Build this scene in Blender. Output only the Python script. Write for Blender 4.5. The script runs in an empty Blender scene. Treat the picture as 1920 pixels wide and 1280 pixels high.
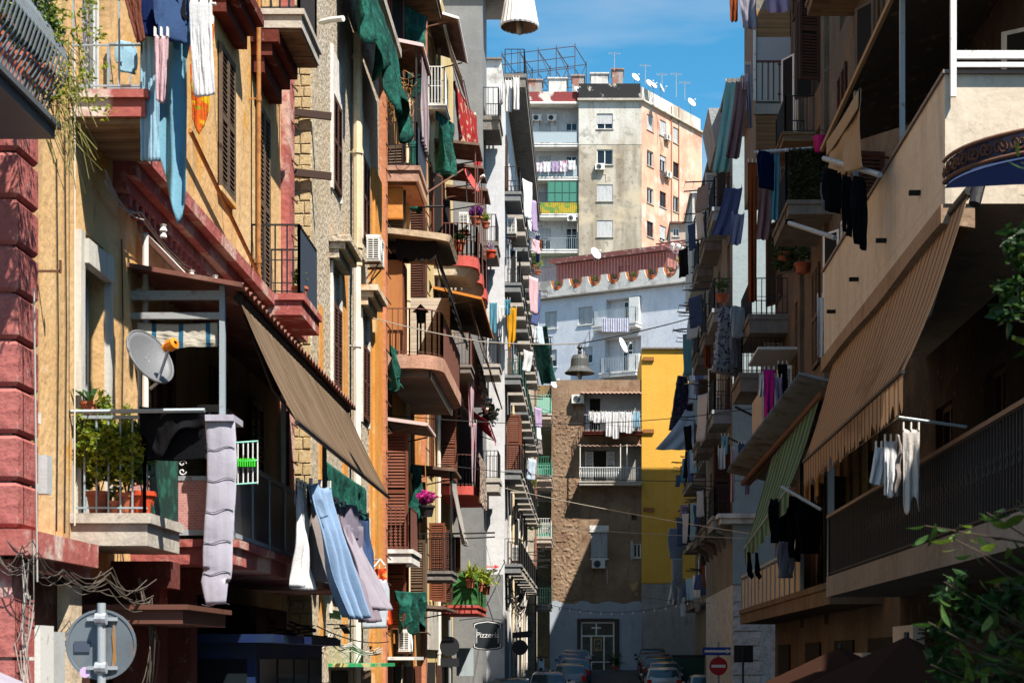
import bpy, math, random
from mathutils import Vector, Matrix, noise as mnoise
random.seed(7)
R = math.radians
SC = bpy.context.scene
COL = SC.collection
# ---------------------------------------------------------------- camera, world, sun, exposure
FPX, VX, VY, ZC = 3200.0, 1100.0, 1235.0, 2.2      # long lens in photo pixels, vanishing point, eye height
cam_d = bpy.data.cameras.new('camera'); cam = bpy.data.objects.new('camera', cam_d); COL.objects.link(cam)
cam.location = (0, 0, ZC); cam.rotation_euler = (R(90), 0, 0)
cam_d.sensor_width = 36; cam_d.lens = 36 * FPX / 1920
cam_d.shift_x = (960 - VX) / 1920; cam_d.shift_y = (VY - 640) / 1920
cam_d.clip_start = .1; cam_d.clip_end = 3000
cam_d.dof.use_dof = True; cam_d.dof.focus_distance = 45; cam_d.dof.aperture_fstop = 5.6
SC.camera = cam
SUN_EL, SUN_AZ = 57.0, 42.0        # elevation; degrees to the right of straight behind the camera
sv = Vector((math.sin(R(SUN_AZ)) * math.cos(R(SUN_EL)), -math.cos(R(SUN_AZ)) * math.cos(R(SUN_EL)), math.sin(R(SUN_EL))))
W = bpy.data.worlds.new('World'); SC.world = W; W.use_nodes = True
nt = W.node_tree; nt.nodes.clear()
sky = nt.nodes.new('ShaderNodeTexSky'); sky.sky_type = 'NISHITA'; sky.sun_disc = False
sky.sun_elevation = R(SUN_EL); sky.sun_rotation = math.atan2(sv.x, sv.y); sky.altitude = 100
sky.air_density = 1.0; sky.dust_density = .3; sky.ozone_density = 2.5
hs = nt.nodes.new('ShaderNodeHueSaturation'); hs.inputs['Hue'].default_value = .482; hs.inputs['Value'].default_value = 1.65; hs.inputs['Saturation'].default_value = 1.36
tc = nt.nodes.new('ShaderNodeTexCoord'); mp = nt.nodes.new('ShaderNodeMapping'); mp.inputs['Scale'].default_value = (1.2, 1.2, 7.0)
mp.inputs['Rotation'].default_value = (0, R(8), 0)
nz = nt.nodes.new('ShaderNodeTexNoise'); nz.inputs['Scale'].default_value = 2.3; nz.inputs['Detail'].default_value = 5; nz.inputs['Roughness'].default_value = .55
mr = nt.nodes.new('ShaderNodeMapRange'); mr.inputs[1].default_value = .42; mr.inputs[2].default_value = .7; mr.inputs[3].default_value = 0; mr.inputs[4].default_value = .65
mx = nt.nodes.new('ShaderNodeMix'); mx.data_type = 'RGBA'; mx.inputs[7].default_value = (6.2, 6.9, 7.8, 1)
bg = nt.nodes.new('ShaderNodeBackground'); bg.inputs[1].default_value = .05
wo = nt.nodes.new('ShaderNodeOutputWorld')
L = nt.links.new
L(tc.outputs['Generated'], mp.inputs[0]); L(mp.outputs[0], nz.inputs[0]); L(nz.outputs[0], mr.inputs[0]); L(mr.outputs[0], mx.inputs[0])
L(sky.outputs[0], hs.inputs['Color']); L(hs.outputs[0], mx.inputs[6]); L(mx.outputs[2], bg.inputs[0]); L(bg.outputs[0], wo.inputs[0])
sd = bpy.data.lights.new('sun', 'SUN'); sd.energy = 5.0; sd.angle = R(.53); sd.color = (1, .93, .82)
so = bpy.data.objects.new('sun', sd); COL.objects.link(so); so.location = (30, -30, 60)
so.rotation_euler = sv.to_track_quat('Z', 'Y').to_euler()
SC.view_settings.view_transform = 'Standard'; SC.view_settings.look = 'None'
SC.view_settings.exposure = 1.12; SC.view_settings.gamma = 1
SC.cycles.max_bounces = 6; SC.cycles.diffuse_bounces = 1; SC.cycles.glossy_bounces = 2; SC.cycles.transmission_bounces = 4
SC.cycles.use_denoising = True; SC.cycles.sample_clamp_indirect = 6
SC.cycles.caustics_reflective = False; SC.cycles.caustics_refractive = False

# ---------------------------------------------------------------- projection helpers (photo pixel + real distance -> point)
def P(px, py, Y): return Vector(((px - VX) * Y / FPX, Y, ZC + (VY - py) * Y / FPX))
def yx(px, X): return FPX * X / (px - VX)            # distance at which a wall at X shows at column px
def zz(py, Y): return ZC + (VY - py) * Y / FPX
def xx(px, Y): return (px - VX) * Y / FPX
def ground_z(y): return 0.0 if y < 74 else min(1.55, (y - 74) * .0545)

# ---------------------------------------------------------------- materials
MT = {}
def nd(n, t, **k):
    x = n.nodes.new(t)
    for a, b in k.items(): setattr(x, a, b)
    return x
def c4(c): return (c[0], c[1], c[2], 1)
def mat(name, col, rough=.85, layers=(), bump=.0, bs=18, metal=0., spec=.25, trans=0., coord='Object', stripes=None, brick=None, cracks=0.):
    if name in MT: return MT[name]
    m = bpy.data.materials.new(name); m.use_nodes = True; n = m.node_tree; l = n.links.new
    b = n.nodes['Principled BSDF']; b.inputs['Roughness'].default_value = rough
    b.inputs['Metallic'].default_value = metal; b.inputs['Specular IOR Level'].default_value = spec
    tc = nd(n, 'ShaderNodeTexCoord'); cur = None
    rgb = nd(n, 'ShaderNodeRGB'); rgb.outputs[0].default_value = c4(col); cur = rgb.outputs[0]
    if stripes:      # (axis, repeats, [(pos, colour)...]) over the uv attribute
        at = nd(n, 'ShaderNodeAttribute', attribute_name='uvp'); sx = nd(n, 'ShaderNodeSeparateXYZ'); l(at.outputs['Vector'], sx.inputs[0])
        m1 = nd(n, 'ShaderNodeMath', operation='MULTIPLY'); l(sx.outputs[stripes[0]], m1.inputs[0]); m1.inputs[1].default_value = stripes[1]
        m2 = nd(n, 'ShaderNodeMath', operation='FRACT'); l(m1.outputs[0], m2.inputs[0])
        cr = nd(n, 'ShaderNodeValToRGB'); cr.color_ramp.interpolation = 'CONSTANT'; e = cr.color_ramp.elements
        for i, (p, c) in enumerate(stripes[2]):
            q = e[i] if i < 2 else e.new(p)
            q.position = p; q.color = c4(c)
        l(m2.outputs[0], cr.inputs[0]); cur = cr.outputs[0]
    if brick:        # (scale, mortar colour, second colour)
        mpb = nd(n, 'ShaderNodeMapping'); l(tc.outputs[coord], mpb.inputs[0]); mpb.inputs['Rotation'].default_value = (R(90), 0, 0)
        bk = nd(n, 'ShaderNodeTexBrick'); bk.inputs['Color1'].default_value = c4(col); bk.inputs['Color2'].default_value = c4(brick[2]); bk.inputs['Mortar'].default_value = c4(brick[1])
        bk.inputs['Scale'].default_value = brick[0]; bk.inputs['Mortar Size'].default_value = .015; l(mpb.outputs[0], bk.inputs[0]); cur = bk.outputs[0]
    for i, ly in enumerate(layers):
        c2, s, lo, hi = ly[:4]; amt = ly[4] if len(ly) > 4 else 1.
        mp = nd(n, 'ShaderNodeMapping'); l(tc.outputs[coord], mp.inputs[0])
        mp.inputs['Scale'].default_value = s if isinstance(s, tuple) else (s, s, s)
        mp.inputs['Location'].default_value = (i * 7.3 + 1.7, i * 3.1, i * 5.9 + len(name))
        z = nd(n, 'ShaderNodeTexNoise'); z.inputs['Scale'].default_value = 1; z.inputs['Detail'].default_value = 5; z.inputs['Roughness'].default_value = .62
        l(mp.outputs[0], z.inputs[0])
        r = nd(n, 'ShaderNodeMapRange'); r.inputs[1].default_value = lo; r.inputs[2].default_value = hi; r.inputs[4].default_value = amt; l(z.outputs[0], r.inputs[0])
        x = nd(n, 'ShaderNodeMix', data_type='RGBA'); l(r.outputs[0], x.inputs[0]); l(cur, x.inputs[6]); x.inputs[7].default_value = c4(c2); cur = x.outputs[2]
    if cracks:
        zn = nd(n, 'ShaderNodeTexNoise'); zn.inputs['Scale'].default_value = 2.5; zn.inputs['Detail'].default_value = 4; l(tc.outputs[coord], zn.inputs[0])
        va = nd(n, 'ShaderNodeVectorMath', operation='ADD'); l(tc.outputs[coord], va.inputs[0]); l(zn.outputs[1], va.inputs[1])
        vo = nd(n, 'ShaderNodeTexVoronoi', feature='DISTANCE_TO_EDGE'); vo.inputs['Scale'].default_value = 1.4; l(va.outputs[0], vo.inputs[0])
        r = nd(n, 'ShaderNodeMapRange'); r.inputs[1].default_value = .003; r.inputs[2].default_value = .011; r.inputs[3].default_value = cracks; r.inputs[4].default_value = 0; l(vo.outputs[0], r.inputs[0])
        x = nd(n, 'ShaderNodeMix', data_type='RGBA'); l(r.outputs[0], x.inputs[0]); l(cur, x.inputs[6]); x.inputs[7].default_value = c4([q * .25 for q in col]); cur = x.outputs[2]
    l(cur, b.inputs['Base Color'])
    if bump:
        z = nd(n, 'ShaderNodeTexNoise'); z.inputs['Scale'].default_value = bs; z.inputs['Detail'].default_value = 6; l(tc.outputs[coord], z.inputs[0])
        bp = nd(n, 'ShaderNodeBump'); bp.inputs['Strength'].default_value = bump; bp.inputs['Distance'].default_value = .04; l(z.outputs[0], bp.inputs['Height']); l(bp.outputs[0], b.inputs['Normal'])
    if trans:
        t = nd(n, 'ShaderNodeBsdfTranslucent'); l(cur, t.inputs[0]); ms = nd(n, 'ShaderNodeMixShader'); ms.inputs[0].default_value = trans
        o = n.nodes['Material Output']; l(b.outputs[0], ms.inputs[1]); l(t.outputs[0], ms.inputs[2]); l(ms.outputs[0], o.inputs[0])
    MT[name] = m; return m
def plaster(name, c, dark=.6, pale=None, bump=.35, patch=None, streak=.7, pa=(.56, .62), gr=1.):
    d = tuple(x * dark for x in c); pl = pale or tuple(min(.85, x * 1.18 + .03) for x in c)
    ly = [(pl, .5, .42, .66, .8), (d, (2.2, 2.2, .22), .52, .74, streak), (tuple(x * .8 for x in c), 3.5, .45, .7, .5), (tuple(x*.45 for x in c), (5, 5, .35), .62, .78, .55)]
    if patch: ly.append((patch, .85, pa[0], pa[1], .95))
    g = sum(c) / 3; grime = tuple(x * .35 + g * .12 for x in c)
    ly += [(tuple(x * .62 for x in c), 14, .58, .72, .4), (grime, (1.6, 1.6, .55), .59, .66, .5 * gr), (tuple(min(.75, x * .7 + .22) for x in c), 5.5, .64, .68, .6 * gr), (grime, 26, .62, .7, .4 * gr), (grime, (9, 9, .5), .63, .74, .5 * gr)]
    return mat(name, c, .92, ly, bump * 1.3, 9, spec=.1, cracks=.3 * gr)
def cloth(name, c, trans=.22, stripes=None, layers=()):
    ly = list(layers) if layers else [(tuple(x * .82 for x in c), 9, .45, .65, .35)]
    if stripes: ly = list(layers)
    return mat(name, c, .95, ly, .14, 40, spec=.05, trans=trans, stripes=stripes)
def metal(name, c, rust=.0, rough=.55):
    ly = [((.17, .06, .025), 6, .62 - .25 * rust, .72, .9)] if rust else [(tuple(x * .7 for x in c), 5, .45, .7, .4)]
    return mat(name, c, rough, ly, .08, 30, metal=.15, spec=.4)
IRON = metal('black_iron', (.018, .018, .02)); RUSTY = metal('rusty_iron', (.12, .055, .035), .6, .8); BROWNM = metal('brown_painted_metal', (.15, .06, .045), .25)
GREYM = metal('blue_grey_metal', (.30, .36, .40), .1); LGREY = metal('light_grey_metal', (.5, .52, .53)); WHITEM = metal('white_metal', (.72, .72, .7), .08); GALV = metal('galvanised', (.33, .36, .39), .08, .45)
GREENM = metal('green_metal', (.05, .25, .16)); TEALM = metal('turquoise_metal', (.25, .6, .5)); DGREEN = metal('dark_green_metal', (.02, .07, .06))
GLASS = mat('window_glass', (.012, .016, .02), .08, spec=.5); DARK = mat('dark_interior', (.012, .011, .01), .9)
PVC = plaster('cream_pipe', (.62, .5, .33), bump=.05); PVCW = mat('white_pipe', (.7, .64, .58), .6, [((.5, .42, .34), (8, 8, 1), .5, .7, .6)])
TERRA = mat('terracotta', (.42, .12, .06), .85, [((.3, .09, .05), 8, .4, .7)], .1)
WHITEP = mat('white_plastic', (.74, .73, .69), .5, [((.55, .53, .47), 4, .5, .75, .6)])
CABLE = mat('black_cable', (.02, .02, .02), .7); CABLEG = mat('grey_cable', (.38, .36, .33), .8); CABLEW = mat('cream_cable', (.6, .55, .45), .8)
LEAF = mat('green_leaf', (.07, .14, .02), .5, [((.16, .2, .02), 9, .4, .65), ((.03, .07, .015), 5, .5, .7)], spec=.35, trans=.35)
LEAF2 = mat('dark_leaf', (.022, .062, .012), .5, [((.05, .11, .02), 7, .45, .65)], spec=.35, trans=.3)
LEAFY = mat('yellow_green_leaf', (.3, .33, .03), .5, [((.11, .18, .02), 8, .45, .6)], spec=.3, trans=.35)
DRY = mat('dry_stems', (.42, .21, .07), .9); STEM = mat('plant_stem', (.1, .08, .04), .9)
def shutterm(n, c): return mat(n, c, .65, [(tuple(x * .55 for x in c), (6, 6, 1.2), .48, .7, .7), (tuple(min(.6, x * 1.5 + .02) for x in c), 12, .58, .75, .5)], .06)
SHB = shutterm('brown_shutter_paint', (.075, .03, .02)); SHG = shutterm('grey_brown_shutter_paint', (.11, .075, .05)); SHR = shutterm('red_brown_shutter_paint', (.16, .05, .025)); SHW = shutterm('grey_shutter_plastic', (.48, .49, .5))

# ---------------------------------------------------------------- mesh builder
class Fr:
    "upright plane: origin, direction along the wall, outward normal"
    def __init__(s, ox, oy, dx, dy, nx, ny):
        s.o = Vector((ox, oy, 0)); s.d = Vector((dx, dy, 0)).normalized(); s.n = Vector((nx, ny, 0)).normalized()
    def p(s, u, w, z): return s.o + s.d * u + s.n * w + Vector((0, 0, z))
def FL(X): return Fr(X, 0, 0, 1, 1, 0)        # left side of the street, u = Y
def FRt(X): return Fr(X, 0, 0, 1, -1, 0)      # right side, u = Y
def FC(Y): return Fr(0, Y, 1, 0, 0, -1)       # faces the camera, u = X
class MB:
    def __init__(s): s.v = []; s.f = []; s.uv = {}
    def add(s, vs, fs, uvs=None):
        k = len(s.v); s.v.extend([tuple(q) for q in vs]); s.f.extend([tuple(i + k for i in f) for f in fs])
        if uvs:
            for i, q in enumerate(uvs): s.uv[k + i] = q
        return s
    def hexa(s, c):   # 8 corners: 0-3 bottom loop, 4-7 top loop
        c = [Vector(q) for q in c]
        fs = [(0, 3, 2, 1), (4, 5, 6, 7), (0, 1, 5, 4), (1, 2, 6, 5), (2, 3, 7, 6), (3, 0, 4, 7)]
        if (c[1] - c[0]).cross(c[3] - c[0]).dot(c[4] - c[0]) < 0: fs = [f[::-1] for f in fs]
        return s.add(c, fs)
    def box(s, x0, x1, y0, y1, z0, z1):
        return s.hexa([(x0, y0, z0), (x1, y0, z0), (x1, y1, z0), (x0, y1, z0), (x0, y0, z1), (x1, y0, z1), (x1, y1, z1), (x0, y1, z1)])
    def fbox(s, F, u0, u1, w0, w1, z0, z1):
        q = [(u0, w0), (u1, w0), (u1, w1), (u0, w1)]
        return s.hexa([F.p(u, w, z0) for u, w in q] + [F.p(u, w, z1) for u, w in q])
    def beam(s, a, b, w, h=None, up=(0, 0, 1)):
        a = Vector(a); b = Vector(b); h = h or w; t = (b - a).normalized(); u = Vector(up)
        if abs(t.dot(u)) > .98: u = Vector((0, 1, 0))
        x = t.cross(u).normalized() * (w / 2); y = x.cross(t).normalized() * (h / 2)
        return s.hexa([a - x - y, a + x - y, b + x - y, b - x - y, a - x + y, a + x + y, b + x + y, b - x + y])
    def tube(s, pts, r, n=6, cap=True):
        pts = [Vector(p) for p in pts]; k = len(s.v); rr = r if isinstance(r, (list, tuple)) else [r] * len(pts)
        prev = None
        for i, p in enumerate(pts):
            t = (pts[min(i + 1, len(pts) - 1)] - pts[max(i - 1, 0)])
            if t.length < 1e-9: t = Vector((0, 0, 1))
            t.normalize()
            a = prev if prev is not None else (Vector((0, 0, 1)) if abs(t.z) < .9 else Vector((1, 0, 0)))
            x = t.cross(a)
            if x.length < 1e-4: x = t.cross(Vector((.3, .9, .1)))
            x.normalize(); y = x.cross(t).normalized(); prev = y
            for j in range(n):
                g = 2 * math.pi * j / n; s.v.append(tuple(p + x * (rr[i] * math.cos(g)) + y * (rr[i] * math.sin(g))))
        for i in range(len(pts) - 1):
            for j in range(n):
                a = k + i * n + j; b = k + i * n + (j + 1) % n; s.f.append((a, b, b + n, a + n))
        if cap:
            s.f.append(tuple(k + j for j in range(n))[::-1]); e = k + (len(pts) - 1) * n; s.f.append(tuple(e + j for j in range(n)))
        return s
    def grid(s, fn, nu, nv):
        vs = []; uv = []
        for i in range(nu + 1):
            for j in range(nv + 1): vs.append(fn(i / nu, j / nv)); uv.append((i / nu, j / nv))
        fs = [(i * (nv + 1) + j, (i + 1) * (nv + 1) + j, (i + 1) * (nv + 1) + j + 1, i * (nv + 1) + j + 1) for i in range(nu) for j in range(nv)]
        return s.add(vs, fs, uv)
    def lathe(s, prof, c, n=14, axis=(0, 0, 1), sx=1, sy=1, rib=None):
        ax = Vector(axis).normalized(); a = Vector((1, 0, 0)) if abs(ax.x) < .9 else Vector((0, 1, 0))
        x = ax.cross(a).normalized(); y = ax.cross(x).normalized(); c = Vector(c); vs = []
        for r, h in prof:
            for j in range(n):
                g = 2 * math.pi * j / n; q = r * (1 + (rib * (j % 2) if rib else 0)); vs.append(c + ax * h + x * (q * sx * math.cos(g)) + y * (q * sy * math.sin(g)))
        fs = [(i * n + j, i * n + (j + 1) % n, (i + 1) * n + (j + 1) % n, (i + 1) * n + j) for i in range(len(prof) - 1) for j in range(n)]
        return s.add(vs, fs)
    def disc(s, c, r, axis, n=16):
        return s.lathe([(r, 0), (0.0005, 0)], c, n, axis)
    def prism(s, F, poly, w0, w1):     # polygon in (u,z), extruded along the normal
        m = len(poly); vs = [F.p(u, w0, z) for u, z in poly] + [F.p(u, w1, z) for u, z in poly]
        fs = [tuple(range(m))[::-1], tuple(range(m, 2 * m))] + [(i, (i + 1) % m, m + (i + 1) % m, m + i) for i in range(m)]
        return s.add(vs, fs)
WL = {}
def reg(o, world, parent):
    COL.objects.link(o); WL[o.name] = Vector(world)
    if parent is not None:
        o.parent = parent; o.location = Vector(world) - WL[parent.name]
    else: o.location = world
def tag(o, label=None, cat=None, group=None, kind=None):
    if label: o['label'] = label
    if cat: o['category'] = cat
    if group: o['group'] = group
    if kind: o['kind'] = kind
    return o
def thing(name, loc, label, cat, group=None):
    o = bpy.data.objects.new(name, None); o.empty_display_size = .2; reg(o, loc, None); return tag(o, label, cat, group)
def ob(name, mb, m, parent=None, label=None, cat=None, group=None, kind=None, smooth=False):
    vs = mb.v; mn = [min(q[i] for q in vs) for i in range(3)]; mxx = [max(q[i] for q in vs) for i in range(3)]
    o0 = Vector(((mn[0] + mxx[0]) / 2, (mn[1] + mxx[1]) / 2, mn[2]))
    me = bpy.data.meshes.new(name); me.from_pydata([(q[0] - o0.x, q[1] - o0.y, q[2] - o0.z) for q in vs], [], mb.f)
    if mb.uv:
        a = me.attributes.new('uvp', 'FLOAT2', 'POINT')
        for i, q in mb.uv.items(): a.data[i].vector = q
    if smooth: me.polygons.foreach_set('use_smooth', [True] * len(me.polygons))
    me.materials.append(m); me.update()
    o = bpy.data.objects.new(name, me); reg(o, o0, parent); return tag(o, label, cat, group, kind)
def piece(name, me, loc, sc, parent, rot=None, m=None):    # shares mesh data
    o = bpy.data.objects.new(name, me); reg(o, loc, parent); o.scale = sc
    if rot: o.rotation_euler = rot
    return o
def unit_block(name, m, bev=.12, seed=0):       # a rough hewn block, unit size, slightly irregular
    rd = random.Random(seed); b = bev; vs = []
    for z in (-.5, .5):
        for x, y in ((-.5, -.5), (.5, -.5), (.5, .5), (-.5, .5)): vs.append((x, y, z))
    mb = MB(); a = .5 - b
    q = []
    for dz, rz in ((-.5, 0), (.5, 0)): pass
    pts = [(-.5, -.5), (.5, -.5), (.5, .5), (-.5, .5)]
    j = lambda k: rd.uniform(-k, k)
    # back ring, front ring, front face inset (faces +Y outward)
    ring = lambda s, y, k: [(-s + j(k), y + j(k * .4), -s + j(k)), (s + j(k), y + j(k * .4), -s + j(k)), (s + j(k), y + j(k * .4), s + j(k)), (-s + j(k), y + j(k * .4), s + j(k))]
    v = ring(.5, -.5, .02) + ring(.49, .28, .04) + ring(.5 - b, .5, .05)
    fs = [(0, 1, 2, 3)] + [(i, (i + 1) % 4 + 0, (i + 1) % 4 + 4, i + 4)[::-1] for i in range(4)] + [(i + 4, (i + 1) % 4 + 4, (i + 1) % 4 + 8, i + 8)[::-1] for i in range(4)] + [(8, 9, 10, 11)[::-1]]
    me = bpy.data.meshes.new(name); me.from_pydata(v, [], fs); me.materials.append(m); me.update(); return me
def mtx(x, y, z):
    m = Matrix((x, y, z)).transposed(); return m.to_euler()
# ---------------------------------------------------------------- building components
def wall(parent, F, u0, u1, z0, z1, m, holes=(), depth=.3, back=8., name='wall'):
    "facade with real openings, reveals, and the body of the house behind it"
    mb = MB(); us = sorted({u0, u1, *[h[0] for h in holes], *[h[1] for h in holes]}); zs = sorted({z0, z1, *[h[2] for h in holes], *[h[3] for h in holes]})
    us = [u for u in us if u0 <= u <= u1]; zs = [z for z in zs if z0 <= z <= z1]
    for i in range(len(us) - 1):
        for j in range(len(zs) - 1):
            a, b, c, d = us[i], us[i + 1], zs[j], zs[j + 1]; mu = (a + b) / 2; mz = (c + d) / 2
            if any(h[0] < mu < h[1] and h[2] < mz < h[3] for h in holes): continue
            mb.add([F.p(a, 0, c), F.p(b, 0, c), F.p(b, 0, d), F.p(a, 0, d)], [(0, 1, 2, 3)])
    for a, b, c, d in holes:
        for q in (((a, c), (b, c)), ((b, c), (b, d)), ((b, d), (a, d)), ((a, d), (a, c))):
            (p, r), (s, t) = q; mb.add([F.p(p, 0, r), F.p(s, 0, t), F.p(s, -depth, t), F.p(p, -depth, r)], [(0, 1, 2, 3)])
    mb.fbox(F, u0, u1, -back, -depth, z0, z1)
    for u in (u0, u1): mb.add([F.p(u, 0, z0), F.p(u, -depth, z0), F.p(u, -depth, z1), F.p(u, 0, z1)], [(0, 1, 2, 3)])
    mb.add([F.p(u0, 0, z1), F.p(u1, 0, z1), F.p(u1, -depth, z1), F.p(u0, -depth, z1)], [(0, 1, 2, 3)])
    return ob(name, mb, m, parent)
def louvre(parent, F, u0, u1, z0, z1, w, m, n=None, name='shutter', ang=0, hinge=None):
    "one louvred leaf: stiles, rails, slats"
    if ang:      # swung open about the hinge side
        hu = u0 if hinge == 'a' else u1; s = 1 if hinge == 'a' else -1
        d2 = F.d * math.cos(ang) * s + F.n * math.sin(ang); n2 = (F.n * math.cos(ang) - F.d * math.sin(ang) * s)
        o = F.p(hu, w, 0); G = Fr(o.x, o.y, d2.x, d2.y, n2.x, n2.y); return louvre(parent, G, 0, abs(u1 - u0), z0, z1, 0, m, n, name)
    t = .045; st = min(.07, (u1 - u0) * .14); mb = MB()
    mb.fbox(F, u0, u0 + st, w, w + t, z0, z1); mb.fbox(F, u1 - st, u1, w, w + t, z0, z1)
    zm = z0 + (z1 - z0) * .48
    for a in (z0, zm, z1 - .09): mb.fbox(F, u0 + st, u1 - st, w + .002, w + t - .002, a, a + .09)
    o = ob(name, mb, m, parent); sl = MB(); n = n or max(6, int((z1 - z0) / .075))
    for i in range(n):
        z = z0 + .1 + (z1 - z0 - .2) * (i + .5) / n
        if abs(z - zm - .045) < .07: continue
        h = (z1 - z0 - .2) / n * .42
        sl.hexa([F.p(u0 + st, w + .03, z - h), F.p(u1 - st, w + .03, z - h), F.p(u1 - st, w + .04, z - h + .008), F.p(u0 + st, w + .04, z - h + .008), F.p(u0 + st, w + .006, z + h), F.p(u1 - st, w + .006, z + h), F.p(u1 - st, w + .016, z + h), F.p(u0 + st, w + .016, z + h)])
    ob('slats', sl, m, o); bk = MB(); bk.fbox(F, u0 + st, u1 - st, w + .001, w + .004, z0 + .05, z1 - .05); ob('backing', bk, DARK, o); return o
def window(parent, F, u0, u1, z0, z1, kind='glass', m=None, sill=True, surround=None, w=-.16, label=None):
    fm = m or WHITEM; t = .07; mb = MB()
    for a, b in ((u0, u0 + t), (u1 - t, u1), ((u0 + u1) / 2 - t / 2, (u0 + u1) / 2 + t / 2)): mb.fbox(F, a, b, w, w + .06, z0, z1)
    for a in (z0, z1 - t) + ((z0 + (z1 - z0) * .68,) if z1 - z0 > 1.7 else ()): mb.fbox(F, u0 + t, (u0 + u1) / 2 - t / 2, w + .004, w + .056, a, a + t); mb.fbox(F, (u0 + u1) / 2 + t / 2, u1 - t, w + .004, w + .056, a, a + t)
    o = ob('window', mb, fm, parent)
    if label: o['label'] = label
    mm = (u0 + u1) / 2
    for a, b in ((u0 + t, mm - t / 2), (mm + t / 2, u1 - t)):
        g = MB(); g.fbox(F, a, b, w + .01, w + .02, z0 + t, z1 - t); ob('pane', g, GLASS, o)
    if kind == 'shut':
        for a, b in ((u0 - .05, mm - .004), (mm + .004, u1 + .05)): louvre(o, F, a, b, z0, z1, .02, m)
    if kind == 'half':
        louvre(o, F, u0 - .05, mm, z0, z1, .02, m); louvre(o, F, mm, u1 + .05, z0, z1, .02, m, ang=R(150), hinge='b')
    if kind == 'open':
        hw = (u1 - u0) / 2
        louvre(o, F, u0 - .02, u0 - .02 + hw, z0, z1, .01, m, ang=R(100), hinge='a'); louvre(o, F, u1 + .02 - hw, u1 + .02, z0, z1, .01, m, ang=R(125), hinge='b')
    if kind.startswith('roll'):
        lo = z0 + (z1 - z0) * (float(kind[4:] or 0)); r = MB(); n = max(5, int((z1 - lo) / .08))
        for i in range(n):
            a = lo + (z1 - lo) * i / n; b = lo + (z1 - lo) * (i + 1) / n
            r.hexa([F.p(u0 + .01, w + .05, a), F.p(u1 - .01, w + .05, a), F.p(u1 - .01, w + .10, a + .006), F.p(u0 + .01, w + .10, a + .006), F.p(u0 + .01, w + .05, b), F.p(u1 - .01, w + .05, b), F.p(u1 - .01, w + .085, b - .006), F.p(u0 + .01, w + .085, b - .006)])
        ob('roller_shutter', r, SHW, o)
    if sill:
        s = MB(); s.fbox(F, u0 - .08, u1 + .08, -.1, .07, z0 - .07, z0 - .003); ob('sill', s, surround or WHITEM, o)
    return o
def hood(parent, F, u0, u1, z, m, d=.32, h=.42):
    "stepped window cornice"
    mb = MB(); mb.fbox(F, u0 + .06, u1 - .06, .002, d * .45, z, z + h * .4); mb.fbox(F, u0 + .02, u1 - .02, .002, d * .75, z + h * .4, z + h * .7); mb.fbox(F, u0 - .04, u1 + .04, .002, d, z + h * .7, z + h); return ob('cornice', mb, m, parent)
def rails(mb, pts, z0, z1, step=.12, r=.011, mid=None, top=.03):
    "railing along a polyline of (x,y): top and bottom rail, balusters"
    pts = [Vector((p[0], p[1], 0)) for p in pts]
    for a, b in zip(pts, pts[1:]):
        L_ = (b - a).length
        if L_ < .01: continue
        for z, t in ((z1, top), (z0 + .06, .022)) + (((z0 + (z1 - z0) * (mid or 0)), .018),) * (1 if mid else 0): mb.beam(a + Vector((0, 0, z)), b + Vector((0, 0, z)), t, t * .8)
        n = max(1, int(L_ / step))
        for i in range(n + 1):
            q = a + (b - a) * (i / n); k = 1.7 if i in (0, n) else 1
            mb.beam(q + Vector((0, 0, z0)), q + Vector((0, 0, z1)), r * 2 * k)
    return mb
def balcony(parent, F, u0, u1, dep, zt, ms, mr=None, thick=.16, rail_h=1.0, step=.12, mid=None, profile=True, corbels=0, panel=None, w0=0., rnd=0., lip=.04):
    mb = MB()
    if rnd:
        arc = [(u0, w0)] + [(u0 + rnd - rnd * math.cos(a), dep - rnd + rnd * math.sin(a)) for a in [R(x) for x in range(0, 91, 15)]] + [(u1 - rnd + rnd * math.sin(a), dep - rnd + rnd * math.cos(a)) for a in [R(x) for x in range(0, 91, 15)]] + [(u1, w0)]
        m = len(arc); vs = [F.p(u, w, zt - thick) for u, w in arc] + [F.p(u, w, zt) for u, w in arc]
        mb.add(vs, [tuple(range(m)), tuple(range(m, 2 * m))[::-1]] + [(i, (i + 1) % m, m + (i + 1) % m, m + i) for i in range(m)])
        path = [F.p(u, w - .05 if w > w0 + .1 else w, 0) for u, w in arc]
    else:
        mb.fbox(F, u0, u1, w0 - .02, dep, zt - thick, zt)
        if profile: mb.fbox(F, u0 - lip, u1 + lip, w0 - .02, dep + lip, zt - thick * .28, zt + .012)
        path = [F.p(u0 + .05, w0, 0), F.p(u0 + .05, dep - .05, 0), F.p(u1 - .05, dep - .05, 0), F.p(u1 - .05, w0, 0)]
    o = ob('balcony', mb, ms, parent)
    if corbels:
        for i in range(corbels):
            u = u0 + .15 + (u1 - u0 - .3) * (i / max(1, corbels - 1)); c = MB()
            c.prism(Fr(*F.p(u - .07, 0, 0)[:2], *F.n[:2], *F.d[:2]), [(.0, zt - thick - .5), (.0, zt - thick), (dep * .8, zt - thick), (dep * .8, zt - thick - .1), (dep * .35, zt - thick - .2), (.12, zt - thick - .45)], 0, .14); ob('corbel', c, ms, o)
    if mr:
        ob('railing', rails(MB(), path, zt + .0, zt + rail_h, step, mid=mid), mr, o)
    if panel:
        pm_, lo, hi = panel; q = MB()
        for a, b in zip(path, path[1:]): q.beam(a + Vector((0, 0, zt + (lo + hi) / 2)), b + Vector((0, 0, zt + (lo + hi) / 2)), .012, hi - lo)
        ob('screen', q, pm_, o)
    return o
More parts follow.
